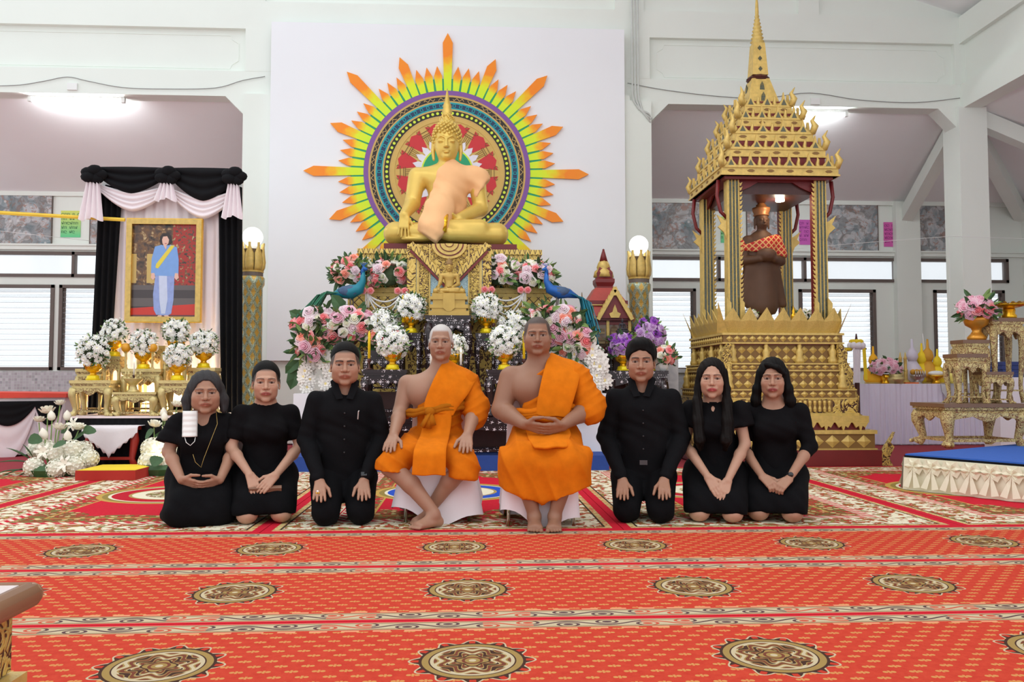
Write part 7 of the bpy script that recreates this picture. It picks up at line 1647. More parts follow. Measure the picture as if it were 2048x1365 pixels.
    def paint(s, P, skin, brow=(0.02, 0.015, 0.013), lip=None, stubble=None, browth=1.0):
        q = s.local(P); x, y, z = np.abs(q[:, 0]), q[:, 1], q[:, 2]
        C = np.tile(np.array(skin, np.float32), (len(P), 1))
        def blend(m, c):
            m = np.clip(m, 0, 1)[:, None]; C[:] = C*(1-m)+np.array(c, np.float32)*m
        head = (np.abs(q[:, 0]) < 0.1) & (y > -0.14) & (y < 0.14) & (z > -0.13) & (z < 0.14); fr = head & (y < -0.05)
        sk = np.array(skin)
        if stubble is not None:
            hl = np.where(y < -0.02, 0.064-4.2*np.maximum(x-0.050, 0), np.where(y < 0.03, -0.005-0.5*(y), -0.045)); blend(np.where(head, (z-hl)/0.012*0.85, 0), stubble)
        ch = np.exp(-((x-0.042)**2+(z+0.03)**2)/0.0006)*fr; blend(ch*0.18, sk*np.array((1.15, 0.78, 0.72)))
        ns = np.exp(-((x)**2/0.0003+(z+0.03)**2/0.0003))*fr; blend(ns*0.15, sk*np.array((1.12, 0.8, 0.76)))
        lm = (x/0.0265)**2+((z+0.0635+0.06*x)/0.0100)**2; lipc = lip if lip is not None else tuple(sk*np.array((0.85, 0.52, 0.52))); blend((1.25-lm)*3*(fr & (y < -0.075)), lipc)
        blend((1-np.abs(z+0.0628+0.02*x)/0.0021)*(x < 0.024)*(fr & (y < -0.075))*0.85, sk*0.25)
        ex = x-0.0318; bz = 0.0235-6*(ex-0.002)**2
        blend((1-np.abs(z-bz)/(0.0042*browth))*1.6*(np.abs(ex+0.001) < 0.0205)*fr, brow)
        ez = z-0.0005; al = (ex/0.0150)**2+(ez/0.0052)**2
        blend((1.15-al)*4*fr, (0.36, 0.31, 0.28)); blend((1.25-(ex**2+ez**2)/0.0062**2)*4*(al < 1.25)*fr, (0.018, 0.010, 0.007))
        blend((1-np.abs(ez-0.0052+10*ex*ex)/0.0022)*1.5*(np.abs(ex) < 0.0165)*fr, (0.03, 0.02, 0.018))
        blend((1-np.abs(ez-0.0105+8*ex*ex)/0.002)*0.35*(np.abs(ex) < 0.017)*fr, sk*0.45)
        blend((1-np.abs(ez+0.0058-8*ex*ex)/0.0018)*0.4*(np.abs(ex) < 0.014)*fr, sk*0.5)
        blend(np.exp(-((x-0.0062)**2+(z+0.0405)**2)/0.000006)*0.9*(fr & (y < -0.085)), sk*0.2)
        if s.old:
            for zz in (0.042, 0.051, 0.060): blend((1-np.abs(z-zz-0.002*np.cos(x*90))/0.0016)*0.30*(x < 0.04)*fr, sk*0.5)
            blend((1-np.abs(z+0.016-0.15*(x-0.03))/0.0018)*0.35*((x > 0.018) & (x < 0.045))*fr, sk*0.45); blend((1-np.abs(x-(0.024-(z+0.03)*0.55))/0.002)*0.4*((z < -0.032) & (z > -0.062))*fr, sk*0.42)
        return C
def orth(d, n):
    d = np.array(d, float); d /= np.linalg.norm(d); n = np.array(n, float); n -= d*n.dot(d); n /= np.linalg.norm(n); return d, n
def arm(F, S, E, W, r=(0.048, 0.040, 0.037, 0.026), k=0.02):
    F.cap(S, E, r[0], r[1], k); mid = np.array(E)*0.7+np.array(W)*0.3; F.cap(E, mid, r[1]*0.96, r[2]*1.06, k); F.cap(mid, W, r[2]*1.06, r[3], k)
def do_hand(F, W, d, n, left, s=1.0, **kw):
    d, n = orth(d, n); l = np.cross(n, d)*(1 if left else -1); fingers(F, W, d, n, l, s, **kw)
def foot(F, ank, toe, side, s=1.0, up=(0, 0, 1)):
    """ankle point, ball-of-foot point on the ground; side: +1 big toe towards +x"""
    a = np.array(ank, float); b = np.array(toe, float); d = b-a; d[2] = 0; L = np.linalg.norm(d); d /= L; t = np.array((-d[1], d[0], 0)); t = t if t[0]*side > 0 else -t
    heel = a-d*0.035; heel[2] = 0.032*s; F.cap(a, heel, 0.036*s, 0.030*s, 0.02); F.cap(a+np.array((0, 0, -0.015)), b+np.array((0, 0, 0.006)), 0.034*s, 0.022*s, 0.03)
    for o, q in ((-0.028, 0.017), (-0.01, 0.019), (0.010, 0.021), (0.026, 0.022)): F.cap(heel+t*o*0.4, b+t*o*s, 0.024*s, q*s, 0.015)
    for i, (o, L_, r_) in enumerate(((0.031, 0.036, 0.0125), (0.011, 0.034, 0.0092), (-0.005, 0.030, 0.0088), (-0.019, 0.025, 0.0084), (-0.032, 0.018, 0.008))):
        p = b+t*o*s; p[2] = 0.016*s; e = p+d*L_*s+t*o*0.15; e[2] = 0.011*s; F.cap(p, e, r_*1.1*s, r_*s, 0.003)
def add_mesh(root, name, P, Q, mat_, colors=None):
    P[:, 2] = np.maximum(P[:, 2], 0.0005)
    return inst(name, np_mesh(name, P, Q, mat_, colors), root)
def hair_field(H, lo, hi, step=0.0055):
    c = H.c; return SDF(axis(c[0]+lo[0], c[0]+hi[0], step), axis(c[1]+lo[1], c[1]+hi[1], step), axis(c[2]+lo[2], c[2]+hi[2], step))
def hair_short(H, c, r, sideburn=0.02, nape=0.0, tuft=None):
    """an ellipsoid set back and up so that it thins out into the hairline"""
    F = hair_field(H, (-0.13, -0.17, -0.14), (0.13, 0.18, 0.22), 0.0045)
    H.e(F, c, r, 0.0)
    if tuft: H.e(F, *tuft, 0.03)
    for q in (-1, 1): H.e(F, (q*0.085, 0.016, -0.016), (0.03, 0.030, 0.040), 0.006, 's')
    F.plane(H.p(0, 0, nape), (0, 0.1, -1)); F.plane(H.p(0, 0.0, sideburn), (0, -0.9, -0.75))
    return F
PEOPLE_TRIS = [0]
def kneeler(label, px, py, sp):
    """a person sitting on their heels facing the camera; sp: pose and look"""
    o = floor_at(px, py); root = thing('person', label, 'person', (o.x, o.y, -0.0095), -math.atan2(o.x, o.y), 'people in black kneeling in a row')
    m = sp['male']; k = sp.get('k', 1.0); hx = sp.get('hx', 0.0); sw_ = sp['sh']; zs = sp['zs']; by = 0.36; lean = sp.get('lean', 0.0)
    H = Head((hx, by-0.045+sp.get('hy', 0), sp['zh']), sp.get('hs', 1.06), sp.get('yaw', 0), sp.get('pitch', 0), **sp.get('face', {}))
    neck = np.array((hx*0.7+lean, by+0.005, zs+0.03)); S = {q: np.array((q*sw_*(0.93 if m else 0.97)+lean, by, zs-(0.085 if m else 0.06))) for q in (-1, 1)}
    E = {-1: np.array(sp['elb'][0]), 1: np.array(sp['elb'][1])}; Wd = {-1: sp['hand'][0], 1: sp['hand'][1]}
    fz = [(H.c[2]-0.135*H.s, H.c[2]+0.06*H.s, 0.0031), (sp['hz'][0], sp['hz'][1], 0.0036)]
    fx = [(H.c[0]-0.085*H.s, H.c[0]+0.085*H.s, 0.0031)]+[(a, b, 0.0036) for a, b in sp['hxr']]
    fy = [(H.c[1]-0.125*H.s, H.c[1]-0.03, 0.0031), (sp['hyr'][0], sp['hyr'][1], 0.004)]
    F = SDF(axis(-0.40, 0.40, 0.009, fx), axis(-0.06, 0.68, 0.009, fy), axis(-0.012, sp['zh']+0.16, 0.009, fz))
    H.build(F, neck, sp.get('nr', 0.054 if m else 0.044))
    r = sp.get('ar', 1.0 if m else 0.86)
    F.cap((0, by+0.05, 0.30), (0, by, zs-0.16), 0.10, 0.13 if m else 0.11, 0.05, sy=0.7); F.cap(S[-1], S[1], 0.055*r, 0.055*r, 0.05); F.cap(neck-np.array((0, 0, 0.02)), (0, by, zs-0.16), 0.06, 0.12, 0.06, sy=0.75)
    if not m: F.ell((0, by-0.015, zs-0.075), (0.09, 0.055, 0.07) if sp['neck'] in ('scoop', 'deepv') else (0.06, 0.05, 0.05), 0.04)
    for q in (-1, 1):
        w = np.array(Wd[q]['w']); arm(F, S[q], E[q], w, [x*r for x in (0.050, 0.041, 0.038, 0.027)])
        F.cap((q*0.09, by+0.06, 0.26), (q*0.10, 0.09, 0.085), 0.07, sp.get('kr', 0.06), 0.03); F.cap((q*0.10, 0.09, 0.07), (q*0.10, by+0.15, 0.05), 0.05, 0.035, 0.02)
        if sp.get('feet'): F.cap((q*0.10, by+0.15, 0.05), (q*0.08, by+0.26, 0.03), 0.03, 0.025, 0.02)
    for q in (-1, 1): Wd[q] = dict(Wd[q]); do_hand(F, Wd[q].pop('w'), Wd[q].pop('d'), Wd[q].pop('n'), q < 0, sp.get('hsz', 1.02 if m else 0.94), **Wd[q])
    if sp.get('bare_knee'):
        for q in (-1, 1): F.ell((q*0.105+sp.get('kx', 0), 0.085, 0.058), (0.066, 0.075, 0.056), 0.02)
    P, Q = F.surface(); C = H.paint(P, sp['skin'], **sp.get('paint', {})); add_mesh(root, 'body', P, Q, skin_m, C); PEOPLE_TRIS[0] += len(Q)*2
    # lower garment
    low = sp['low']; kk = sp.get('thick', 1.0)
    F = SDF(axis(-0.42, 0.42, 0.011), axis(-0.06, 0.74, 0.011), axis(-0.012, 0.62, 0.011))
    for q in (-1, 1):
        kx = q*sp.get('kx_', 0.108); F.cap((q*0.10, by+0.05, 0.27), (kx, 0.10, 0.088), 0.125*kk, 0.085*kk, 0.03 if low == 'trousers' else 0.10); F.cap((kx, 0.10, 0.08), (q*0.11, by+0.18, 0.075), 0.078*kk, 0.07, 0.03)
    F.cap((0, by+0.06, 0.27), (0, by+0.03, 0.50), 0.17*kk, 0.14*kk, 0.06, sy=0.8)
    if low != 'trousers':
        F.box((0, 0.22, 0.13), (0.15*kk, 0.16, 0.085), 0.06, 0.10)
        if low == 'longskirt': F.ell((0, 0.20, 0.06), (0.235*kk, 0.20, 0.085), 0.06)
        if sp.get('bare_knee'): F.plane((0, 0.05, sp.get('hem', 0.062)), (0, -0.15, -1))
    P, Q = F.surface(); P = smooth_pts(P, Q, 1); N = normals(P, Q); P = P+N*(np.sin(P[:, 0]*55+P[:, 2]*40+3*np.sin(P[:, 1]*14))*0.0028)[:, None]; P[:, 2] = np.maximum(P[:, 2], 0.0); add_mesh(root, low if low != 'longskirt' else 'skirt', P, Q, cl_black2); PEOPLE_TRIS[0] += len(Q)*2
    # upper garment
    F = SDF(axis(-0.44, 0.44, 0.0105), axis(0.0, 0.64, 0.0105), axis(0.2, zs+0.14, 0.0105)); t = sp.get('tor', (0.175, 0.155, 0.165))
    F.cap((0, by+0.03, 0.30), (0, by+0.02, 0.50), t[0], t[1], 0.06, sy=0.8); F.cap((0, by+0.02, 0.50), (lean*0.5, by, zs-0.17), t[1], t[2], 0.06, sy=0.72)
    F.cap(S[-1], S[1], 0.060*r, 0.060*r, 0.05); F.cap((lean, by, zs-0.14), neck-np.array((0, 0, 0.015)), t[2]*0.85, 0.066, 0.06, sy=0.8)
    if not m: 
        for q in (-1, 1): F.ell((q*0.07, by-0.09, zs-0.17), (0.07, 0.055, 0.065), 0.06)
    sl = sp['sleeve']
    for q in (-1, 1):
        w = np.array(sp['hand'][0 if q < 0 else 1]['w']); Eq = E[q]
        if sl == 'long': arm(F, S[q], Eq, w+(Eq-w)*0.10, [x*r for x in (0.070, 0.060, 0.054, 0.043)])
        elif sl == 'short': F.cap(S[q], S[q]+(Eq-S[q])*0.74, 0.068*r, 0.066*r, 0.03)
        elif sl == 'loose': F.cap(S[q], S[q]+(Eq-S[q])*0.70+np.array((q*0.015, 0, 0)), 0.07*r, 0.092*r, 0.03)
        elif sl == 'puff': F.cap(S[q]+np.array((q*0.01, 0, 0.01)), S[q]+(Eq-S[q])*0.45+np.array((q*0.012, 0, 0)), 0.080*r, 0.086*r, 0.03)
        elif sl == 'elbow': F.cap(S[q], Eq, 0.070*r, 0.060*r, 0.03); F.cap(Eq, Eq+(w-Eq)*0.16, 0.060*r, 0.054*r, 0.01)
        for frac in ({'short': 0.78, 'loose': 0.74, 'puff': 0.50}.get(sl, None),):
            if frac: a = S[q]+(Eq-S[q])*frac; dv = Eq-S[q]; F.plane(a, dv, lo=(min(a[0], a[0]+q*0.3)-0.045*(1), a[1]-0.15, a[2]-0.2), hi=(max(a[0], a[0]+q*0.3)+0.045, a[1]+0.15, a[2]+0.06))
    nk = sp['neck']
    if nk == 'v': F.cap((hx*0.7, by-0.17, zs-0.10), (hx*0.7, by-0.06, zs+0.06), 0.012, 0.085, 0.006, 's'); F.cap(neck+np.array((0, 0, 0.0)), neck+np.array((0, 0, 0.1)), 0.058, 0.07, 0.004, 's')
    elif nk == 'deepv': F.cap((0.01, by-0.17, zs-0.17), (0.0, by-0.07, zs+0.05), 0.010, 0.075, 0.006, 's'); F.cap(neck, neck+np.array((0, 0, 0.1)), 0.056, 0.07, 0.004, 's')
    elif nk == 'crew': F.cap(neck+np.array((0, -0.03, 0.012)), neck+np.array((0, -0.05, 0.12)), 0.056, 0.08, 0.004, 's')
    elif nk == 'scoop': F.ell(neck+np.array((0, -0.075, -0.004)), (0.088, 0.095, 0.072), 0.004, 's')
    elif nk == 'key': F.cap(neck+np.array((0, -0.03, 0.016)), neck+np.array((0, -0.05, 0.12)), 0.054, 0.08, 0.004, 's'); F.ell((neck[0], by-0.10, zs-0.035), (0.014, 0.06, 0.026), 0.003, 's')
    P, Q = F.surface(); P = smooth_pts(P, Q, 1); N = normals(P, Q)
    P = P+N*(np.sin(P[:, 0]*38+P[:, 2]*52+2.5*np.sin(P[:, 2]*17+P[:, 1]*9))*0.0025)[:, None]; up = add_mesh(root, sp.get('upname', 'shirt'), P, Q, cl_black if m else cl_black3); PEOPLE_TRIS[0] += len(Q)*2
    if nk == 'v' and m:
        for q in (-1, 1):
            c = Vector(neck)+Vector((0, -0.02, 0.01)); fl = MB(); fp = [c+Vector((q*u_, v_, w_)) for u_, v_, w_ in ((0.058, -0.030, 0.034), (0.034, -0.075, -0.035), (0.010, -0.112, -0.105), (0.052, -0.118, -0.112), (0.078, -0.088, -0.055), (0.094, -0.030, 0.004), (0.070, 0.05, 0.020), (0.056, 0.05, 0.044))]
            fl.add(fp, [(0, 1, 4, 5), (1, 2, 3, 4), (0, 5, 6, 7)]); solid(fl.build('collar', cl_black, up), 0.006)
        for b_ in range(4): MB().ball((0, by-t[2]*0.72-0.012+0.002*b_, zs-0.16-b_*0.085), (0.006, 0.003, 0.006), 8, 4).build('button', pm('dark_button', (0.02, 0.02, 0.022), 0.3), up)
    return root, H, neck, S, by, zs
def nails(*a): pass
SK = dict(tan=(0.36, 0.185, 0.115), mid=(0.40, 0.215, 0.140), fair=(0.50, 0.285, 0.195), dark=(0.29, 0.145, 0.088), pale=(0.45, 0.26, 0.18))
down = dict(d=(0, -0.80, -0.60), n=(0, -0.60, 0.80))
# ---- 1 older woman, hands resting in lap
w1 = dict(male=False, sh=0.150, zs=0.690, zh=0.830, hs=1.15, hx=0.02, skin=SK['mid'], face=dict(wide=1.06, jaw=1.1, old=1.0, nose=1.08, fat=0.6), paint=dict(brow=(0.10, 0.07, 0.06)),
          elb=((-0.200, 0.33, 0.45), (0.200, 0.33, 0.45)), hand=(dict(w=(-0.115, 0.14, 0.285), d=(0.88, -0.30, -0.34), n=(-0.35, -0.75, -0.45), curl=0.30), dict(w=(0.115, 0.13, 0.275), d=(-0.90, -0.28, -0.28), n=(0.35, -0.75, -0.5), curl=0.30)),
          hz=(0.17, 0.34), hxr=((-0.14, 0.14),), hyr=(0.02, 0.19), low='longskirt', thick=1.02, sleeve='loose', neck='deepv', upname='blouse', tor=(0.180, 0.162, 0.155), ar=0.95)
r1, H, nk, S, by, zs = kneeler('older grey-haired woman kneeling at the left end with a white mask on her shoulder', 400, 1053, w1)
F = hair_field(H, (-0.16, -0.16, -0.17), (0.16, 0.20, 0.2)); H.e(F, (0, 0.022, 0.038), (0.089, 0.108, 0.096), 0.0)
for q in (-1, 1): F.chain([H.p(q*0.078, 0.02, 0.03), H.p(q*0.092, 0.01, -0.04), H.p(q*0.094, 0.0, -0.095)], [0.026, 0.034, 0.026], 0.02)
F.chain([H.p(-0.05, 0.09, -0.03), H.p(0.05, 0.09, -0.03)], [0.05, 0.05], 0.03); H.e(F, (0, -0.086, -0.028), (0.068, 0.084, 0.102), 0.01, 's')
P, Q = F.surface(); N = normals(P, Q); P = P+N*(np.sin(P[:, 0]*160+P[:, 2]*60)*0.0018)[:, None]; add_mesh(r1, 'hair', P, Q, hair_grey)
mk = thing('face_mask', 'white pleated face mask hanging on the older woman shoulder', 'face mask', r1.location+Matrix.Rotation(r1.rotation_euler.z, 3, 'Z')@Vector((-0.072, by-0.112, zs-0.055)), r1.rotation_euler.z)
solid(MB().grid(lambda u, v: (-0.045+0.09*u, -0.022*math.sin(PI*u)-0.0022*math.sin(v*30)-0.035*(1-v)+0.0, -0.085+0.165*v), 8, 24).build('mask_body', plastic_white, mk, smooth=True), 0.004)
MB().tube([(-0.03, -0.035, -0.085), (-0.02, -0.05, -0.12), (0.005, -0.055, -0.14), (0.03, -0.05, -0.115), (0.035, -0.035, -0.085)], 0.0025, 5).build('ear_loop', plastic_white, mk, smooth=True)
ng = [(nk[0]+0.07, nk[1]-0.03, nk[2]+0.02)]+[(0.095-0.02*i, by-0.14-0.012*i, zs-0.06-0.055*i) for i in range(5)]+[(0.0, by-0.185, zs-0.335), (-0.035, by-0.19, zs-0.30), (-0.05, by-0.19, zs-0.25)]
t = MB().tube([Vector(p) for p in ng], 0.0013, 5).build('necklace', gold, r1, smooth=True)
# ---- 2 woman with hair pulled back, hands crossed over a purse
w2 = dict(male=False, sh=0.165, zs=0.750, zh=0.898, hs=1.13, hx=0.0, skin=SK['fair'], face=dict(wide=1.0, jaw=1.0), paint=dict(lip=(0.36, 0.09, 0.08), browth=0.85, stubble=(0.012, 0.009, 0.008)),
          elb=((-0.215, 0.33, 0.47), (0.225, 0.33, 0.47)), hand=(dict(w=(-0.09, 0.125, 0.305), d=(0.30, -0.52, -0.80), n=(0.1, -0.84, 0.5), curl=0.16), dict(w=(0.065, 0.105, 0.30), d=(-0.66, -0.42, -0.62), n=(0.05, -0.86, 0.5), curl=0.14)),
          hz=(0.13, 0.34), hxr=((-0.14, 0.12),), hyr=(-0.04, 0.17), low='skirt', bare_knee=True, sleeve='short', neck='crew', upname='blouse', tor=(0.15, 0.130, 0.15), kr=0.058)
r2, H, nk, S, by, zs = kneeler('woman with pulled-back dark hair and short black sleeves kneeling beside the older woman', 528, 1049, w2)
F = hair_field(H, (-0.13, -0.16, -0.2), (0.13, 0.22, 0.2), 0.0045); H.e(F, (0, 0.029, 0.044), (0.0815, 0.101, 0.091), 0.0); H.e(F, (0, -0.110, -0.030), (0.066, 0.090, 0.085), 0.012, 's'); H.e(F, (0, -0.04, -0.07), (0.12, 0.10, 0.07), 0.008, 's')
F.chain([H.p(0, 0.10, 0.02), H.p(0.01, 0.12, -0.06), H.p(0.05, 0.09, -0.13)], [0.035, 0.03, 0.018], 0.02); P, Q = F.surface(); add_mesh(r2, 'hair', P, Q, hair_black)
pu = thing('small_purse', 'small brown transparent purse under the crossed hands', 'purse', r2.location+Matrix.Rotation(r2.rotation_euler.z, 3, 'Z')@Vector((0.005, 0.085, 0.195)), r2.rotation_euler.z); MB().box((0, 0, 0), (0.20, 0.03, 0.085), R=Matrix.Rotation(0.5, 3, 'X')).build('purse_body', pm('brown_leather', srgb(128, 92, 72), 0.5), pu); MB().tube([(-0.11, -0.03, -0.01), (0.0, -0.04, -0.05), (0.14, -0.035, -0.06)], 0.006, 6).build('purse_strap', pm('brown_leather', srgb(128, 92, 72), 0.5), pu)
# ---- 3 man, hands on thighs
m3 = dict(male=True, sh=0.195, zs=0.86, zh=1.013, hs=1.15, skin=SK['mid'], face=dict(wide=1.04, jaw=1.08, nose=1.1, fat=0.6), paint=dict(browth=1.45, stubble=(0.05, 0.036, 0.03)),
          elb=((-0.245, 0.37, 0.52), (0.25, 0.37, 0.52)), hand=(dict(w=(-0.150, 0.135, 0.270), curl=0.09, spread=0.35, **down), dict(w=(0.125, 0.135, 0.270), curl=0.09, spread=0.35, **down)),
          hz=(0.10, 0.30), hxr=((-0.205, 0.18),), hyr=(-0.04, 0.16), low='trousers', sleeve='long', neck='v', tor=(0.170, 0.165, 0.178))
r3, H, nk, S, by, zs = kneeler('man with short black hair and black shirt kneeling beside the older monk, pen in pocket', 687, 1053, m3)
P, Q = hair_short(H, (0, 0.028, 0.054), (0.0800, 0.099, 0.088), 0.012, -0.03).surface(); add_mesh(r3, 'hair', P, Q, hair_black)
pn = MB().tube([(0.085, by-0.145, zs-0.20), (0.088, by-0.148, zs-0.15), (0.092, by-0.145, zs-0.145)], 0.004, 6).build('pen_clip', silver, r3)
MB().lathe([(0.034, -0.012), (0.036, 0), (0.034, 0.012)], 14).build('watch_band', black_cloth, r3, (0.128, 0.152, 0.287), rot=(0.9, 0, 0)); MB().box((0.125, 0.128, 0.312), (0.036, 0.03, 0.012), R=Matrix.Rotation(0.75, 3, 'X')).build('watch_face', pm('watch_glass', (0.02, 0.022, 0.025), 0.1), r3)
MB().lathe([(0.0105, -0.003), (0.0115, 0), (0.0105, 0.003)], 10).build('ring', gold_bright, r3, (-0.160, 0.050, 0.212), rot=(0.6, 0, 0)); MB().ball((-0.160, 0.043, 0.222), 0.008, 8, 6).build('ring_stone', plastic_white, r3)
# ---- 6 man on the right
m6 = dict(male=True, sh=0.20, zs=0.875, zh=1.036, hs=1.16, hx=-0.012, skin=SK['tan'], face=dict(wide=1.02, jaw=1.06, nose=1.12, fat=0.4), paint=dict(browth=1.3, stubble=(0.03, 0.022, 0.018)),
          elb=((-0.255, 0.37, 0.53), (0.255, 0.37, 0.53)), hand=(dict(w=(-0.135, 0.13, 0.262), curl=0.08, spread=0.25, **down), dict(w=(0.130, 0.13, 0.270), curl=0.10, spread=0.25, **down)),
          hz=(0.09, 0.30), hxr=((-0.19, 0.185),), hyr=(-0.05, 0.16), low='trousers', sleeve='long', neck='v', tor=(0.175, 0.172, 0.182))
r6, H, nk, S, by, zs = kneeler('tanned man with thick black hair and long black sleeves kneeling beside the younger monk', 1288, 1048, m6)
P, Q = hair_short(H, (0, 0.025, 0.052), (0.0900, 0.105, 0.098), -0.02, -0.05, ((0.0, -0.035, 0.105), (0.055, 0.045, 0.032))).surface(); N = normals(P, Q); P = P+N*(np.sin(P[:, 0]*140+P[:, 1]*60)*0.002)[:, None]; add_mesh(r6, 'hair', P, Q, hair_black)
MB().box((0.0, by-0.17, 0.375), (0.05, 0.012, 0.03)).build('belt_buckle', pm('dark_steel', (0.08, 0.08, 0.085), 0.3, 0.8), r6)
# ---- 7 young woman with very long hair
w7 = dict(male=False, sh=0.160, zs=0.760, zh=0.924, hs=1.13, hx=-0.015, skin=SK['fair'], face=dict(wide=0.98, jaw=0.96, nose=0.95), paint=dict(lip=(0.42, 0.06, 0.07), browth=0.9),
          elb=((-0.205, 0.33, 0.49), (0.195, 0.33, 0.49)), hand=(dict(w=(-0.045, 0.105, 0.285), d=(0.50, -0.46, -0.73), n=(-0.05, -0.85, 0.5), curl=0.12), dict(w=(0.075, 0.10, 0.265), d=(-0.28, -0.50, -0.82), n=(0.1, -0.85, 0.5), curl=0.16)),
          hz=(0.10, 0.31), hxr=((-0.09, 0.13),), hyr=(-0.04, 0.15), low='skirt', bare_knee=True, sleeve='puff', neck='key', upname='blouse', tor=(0.14, 0.122, 0.145), feet=True)
r7, H, nk, S, by, zs = kneeler('young woman with very long straight dark hair kneeling right of the tanned man', 1432, 1047, w7)
F = SDF(axis(H.c[0]-0.17, H.c[0]+0.17, 0.006), axis(H.c[1]-0.16, H.c[1]+0.22, 0.006), axis(0.40, H.c[2]+0.2, 0.006))
H.e(F, (0, 0.022, 0.038), (0.085, 0.105, 0.093), 0.0); H.e(F, (0, -0.084, -0.034), (0.064, 0.088, 0.112), 0.008, 's')
for q in (-1, 1):
    F.chain([H.p(q*0.072, 0.0, 0.04), H.p(q*0.084, 0.0, -0.06), H.p(q*0.088, -0.03, -0.14)], [0.022, 0.026, 0.03], 0.02); F.chain([H.p(q*0.088, -0.03, -0.14), (H.c[0]+q*0.095, by-0.135, zs-0.12), (H.c[0]+q*0.085, by-0.165, zs-0.24), (H.c[0]+q*0.08, by-0.13, 0.46)], [0.034, 0.036, 0.034, 0.018], 0.02)
F.chain([H.p(-0.03, 0.09, 0), H.p(0.03, 0.09, -0.02), (H.c[0], by+0.12, zs-0.1)], [0.06, 0.07, 0.06], 0.04)
P, Q = F.surface(); N = normals(P, Q); P = P+N*(np.sin(P[:, 0]*260+P[:, 1]*90)*0.0018)[:, None]; add_mesh(r7, 'hair', P, Q, hair_brown)
MB().box((nk[0], by-0.085, zs+0.005), (0.05, 0.012, 0.008)).build('neck_band', cl_black3, r7)
# ---- 8 woman at the right end
w8 = dict(male=False, sh=0.172, zs=0.760, zh=0.924, hs=1.13, hx=-0.005, skin=SK['mid'], face=dict(wide=0.97, jaw=0.98, nose=1.02), paint=dict(lip=(0.30, 0.06, 0.06), browth=0.9),
          elb=((-0.215, 0.33, 0.47), (0.225, 0.33, 0.47)), hand=(dict(w=(-0.075, 0.11, 0.285), d=(0.62, -0.62, -0.48), n=(-0.1, -0.55, 0.8), curls=[0.75, 0.75, 0.75, 0.75]), dict(w=(0.085, 0.10, 0.275), d=(-0.60, -0.62, -0.50), n=(0.1, -0.55, 0.8), curls=[0.8, 0.8, 0.8, 0.8])),
          hz=(0.14, 0.31), hxr=((-0.11, 0.13),), hyr=(-0.02, 0.15), low='skirt', bare_knee=True, sleeve='elbow', neck='scoop', upname='dress', tor=(0.145, 0.130, 0.155))
r8, H, nk, S, by, zs = kneeler('woman with shoulder-length side-parted black hair kneeling at the right end', 1551, 1046, w8)
F = SDF(axis(H.c[0]-0.17, H.c[0]+0.17, 0.006), axis(H.c[1]-0.16, H.c[1]+0.22, 0.006), axis(H.c[2]-0.30, H.c[2]+0.2, 0.006))
H.e(F, (0, 0.022, 0.038), (0.086, 0.106, 0.096), 0.0); H.e(F, (-0.006, -0.086, -0.036), (0.062, 0.086, 0.104), 0.008, 's'); F.chain([H.p(-0.035, -0.075, 0.085), H.p(0.03, -0.085, 0.066), H.p(0.068, -0.055, 0.03)], [0.016, 0.016, 0.016], 0.015)
for q in (-1, 1): F.chain([H.p(q*0.074, 0.0, 0.04), H.p(q*0.090, 0.0, -0.06), H.p(q*0.102, 0.01, -0.13), H.p(q*0.115, 0.02, -0.19)], [0.024, 0.030, 0.034, 0.018], 0.02)
F.chain([H.p(-0.03, 0.09, 0), H.p(0.03, 0.09, -0.02), H.p(0, 0.12, -0.2)], [0.06, 0.07, 0.05], 0.04)
P, Q = F.surface(); N = normals(P, Q); P = P+N*(np.sin(P[:, 0]*240+P[:, 1]*90)*0.0016)[:, None]; add_mesh(r8, 'hair', P, Q, hair_black)
MB().lathe([(0.029, -0.011), (0.031, 0), (0.029, 0.011)], 14).build('watch_band', black_cloth, r8, (0.098, 0.125, 0.295), rot=(0.6, 0.6, 0)); MB().ball((0.098, 0.096, 0.305), (0.018, 0.010, 0.018), 10, 6).build('watch_face', pm('watch_glass', (0.02, 0.022, 0.025), 0.1), r8)
# ================================================================ monks on covered chairs
def chair(label, loc, flare, back=0.80):
    t = thing('covered_chair', label, 'chair', loc); steel = pm('chrome', (0.7, 0.7, 0.72), 0.15, 1.0)
    for sx_ in (-1, 1):
        for sy_ in (-1, 1): MB().tube([(sx_*0.205, sy_*0.20, 0.0), (sx_*0.195, sy_*0.19, 0.40)], 0.012, 8).build('leg', steel, t, smooth=True)
    MB().box((0, 0, 0.40), (0.42, 0.42, 0.04)).build('seat', white_cloth, t)
    cv = MB(); n = 64
    def ringp(v):
        pts = []
        for k in range(n):
            a = 2*PI*k/n; c, s_ = math.cos(a), math.sin(a); q = 1/max(abs(c), abs(s_)); f = 1+flare*(1-v)+0.03*math.sin(a*9)*(1-v); zz = 0.42-0.002-(1-v)*(0.36-0.05*math.sin(a*2+1)-0.03*math.sin(a*5)); pts.append((0.225*min(q, 1.3)*c*f, 0.225*min(q, 1.3)*s_*f, zz))
        return pts
    vs = []; 
    for v in (0, 0.35, 0.7, 0.93, 1.0): vs += ringp(v)
    cv.add(vs, [(j*n+k, j*n+(k+1) % n, (j+1)*n+(k+1) % n, (j+1)*n+k) for j in range(4) for k in range(n)]+[tuple(4*n+k for k in range(n))])
    cv.build('white_cover', white_cloth, t, smooth=True)
    MB().box((0, 0.215, 0.62), (0.40, 0.05, back-0.42), taper=0.92).build('backrest', white_cloth, t)
    return t
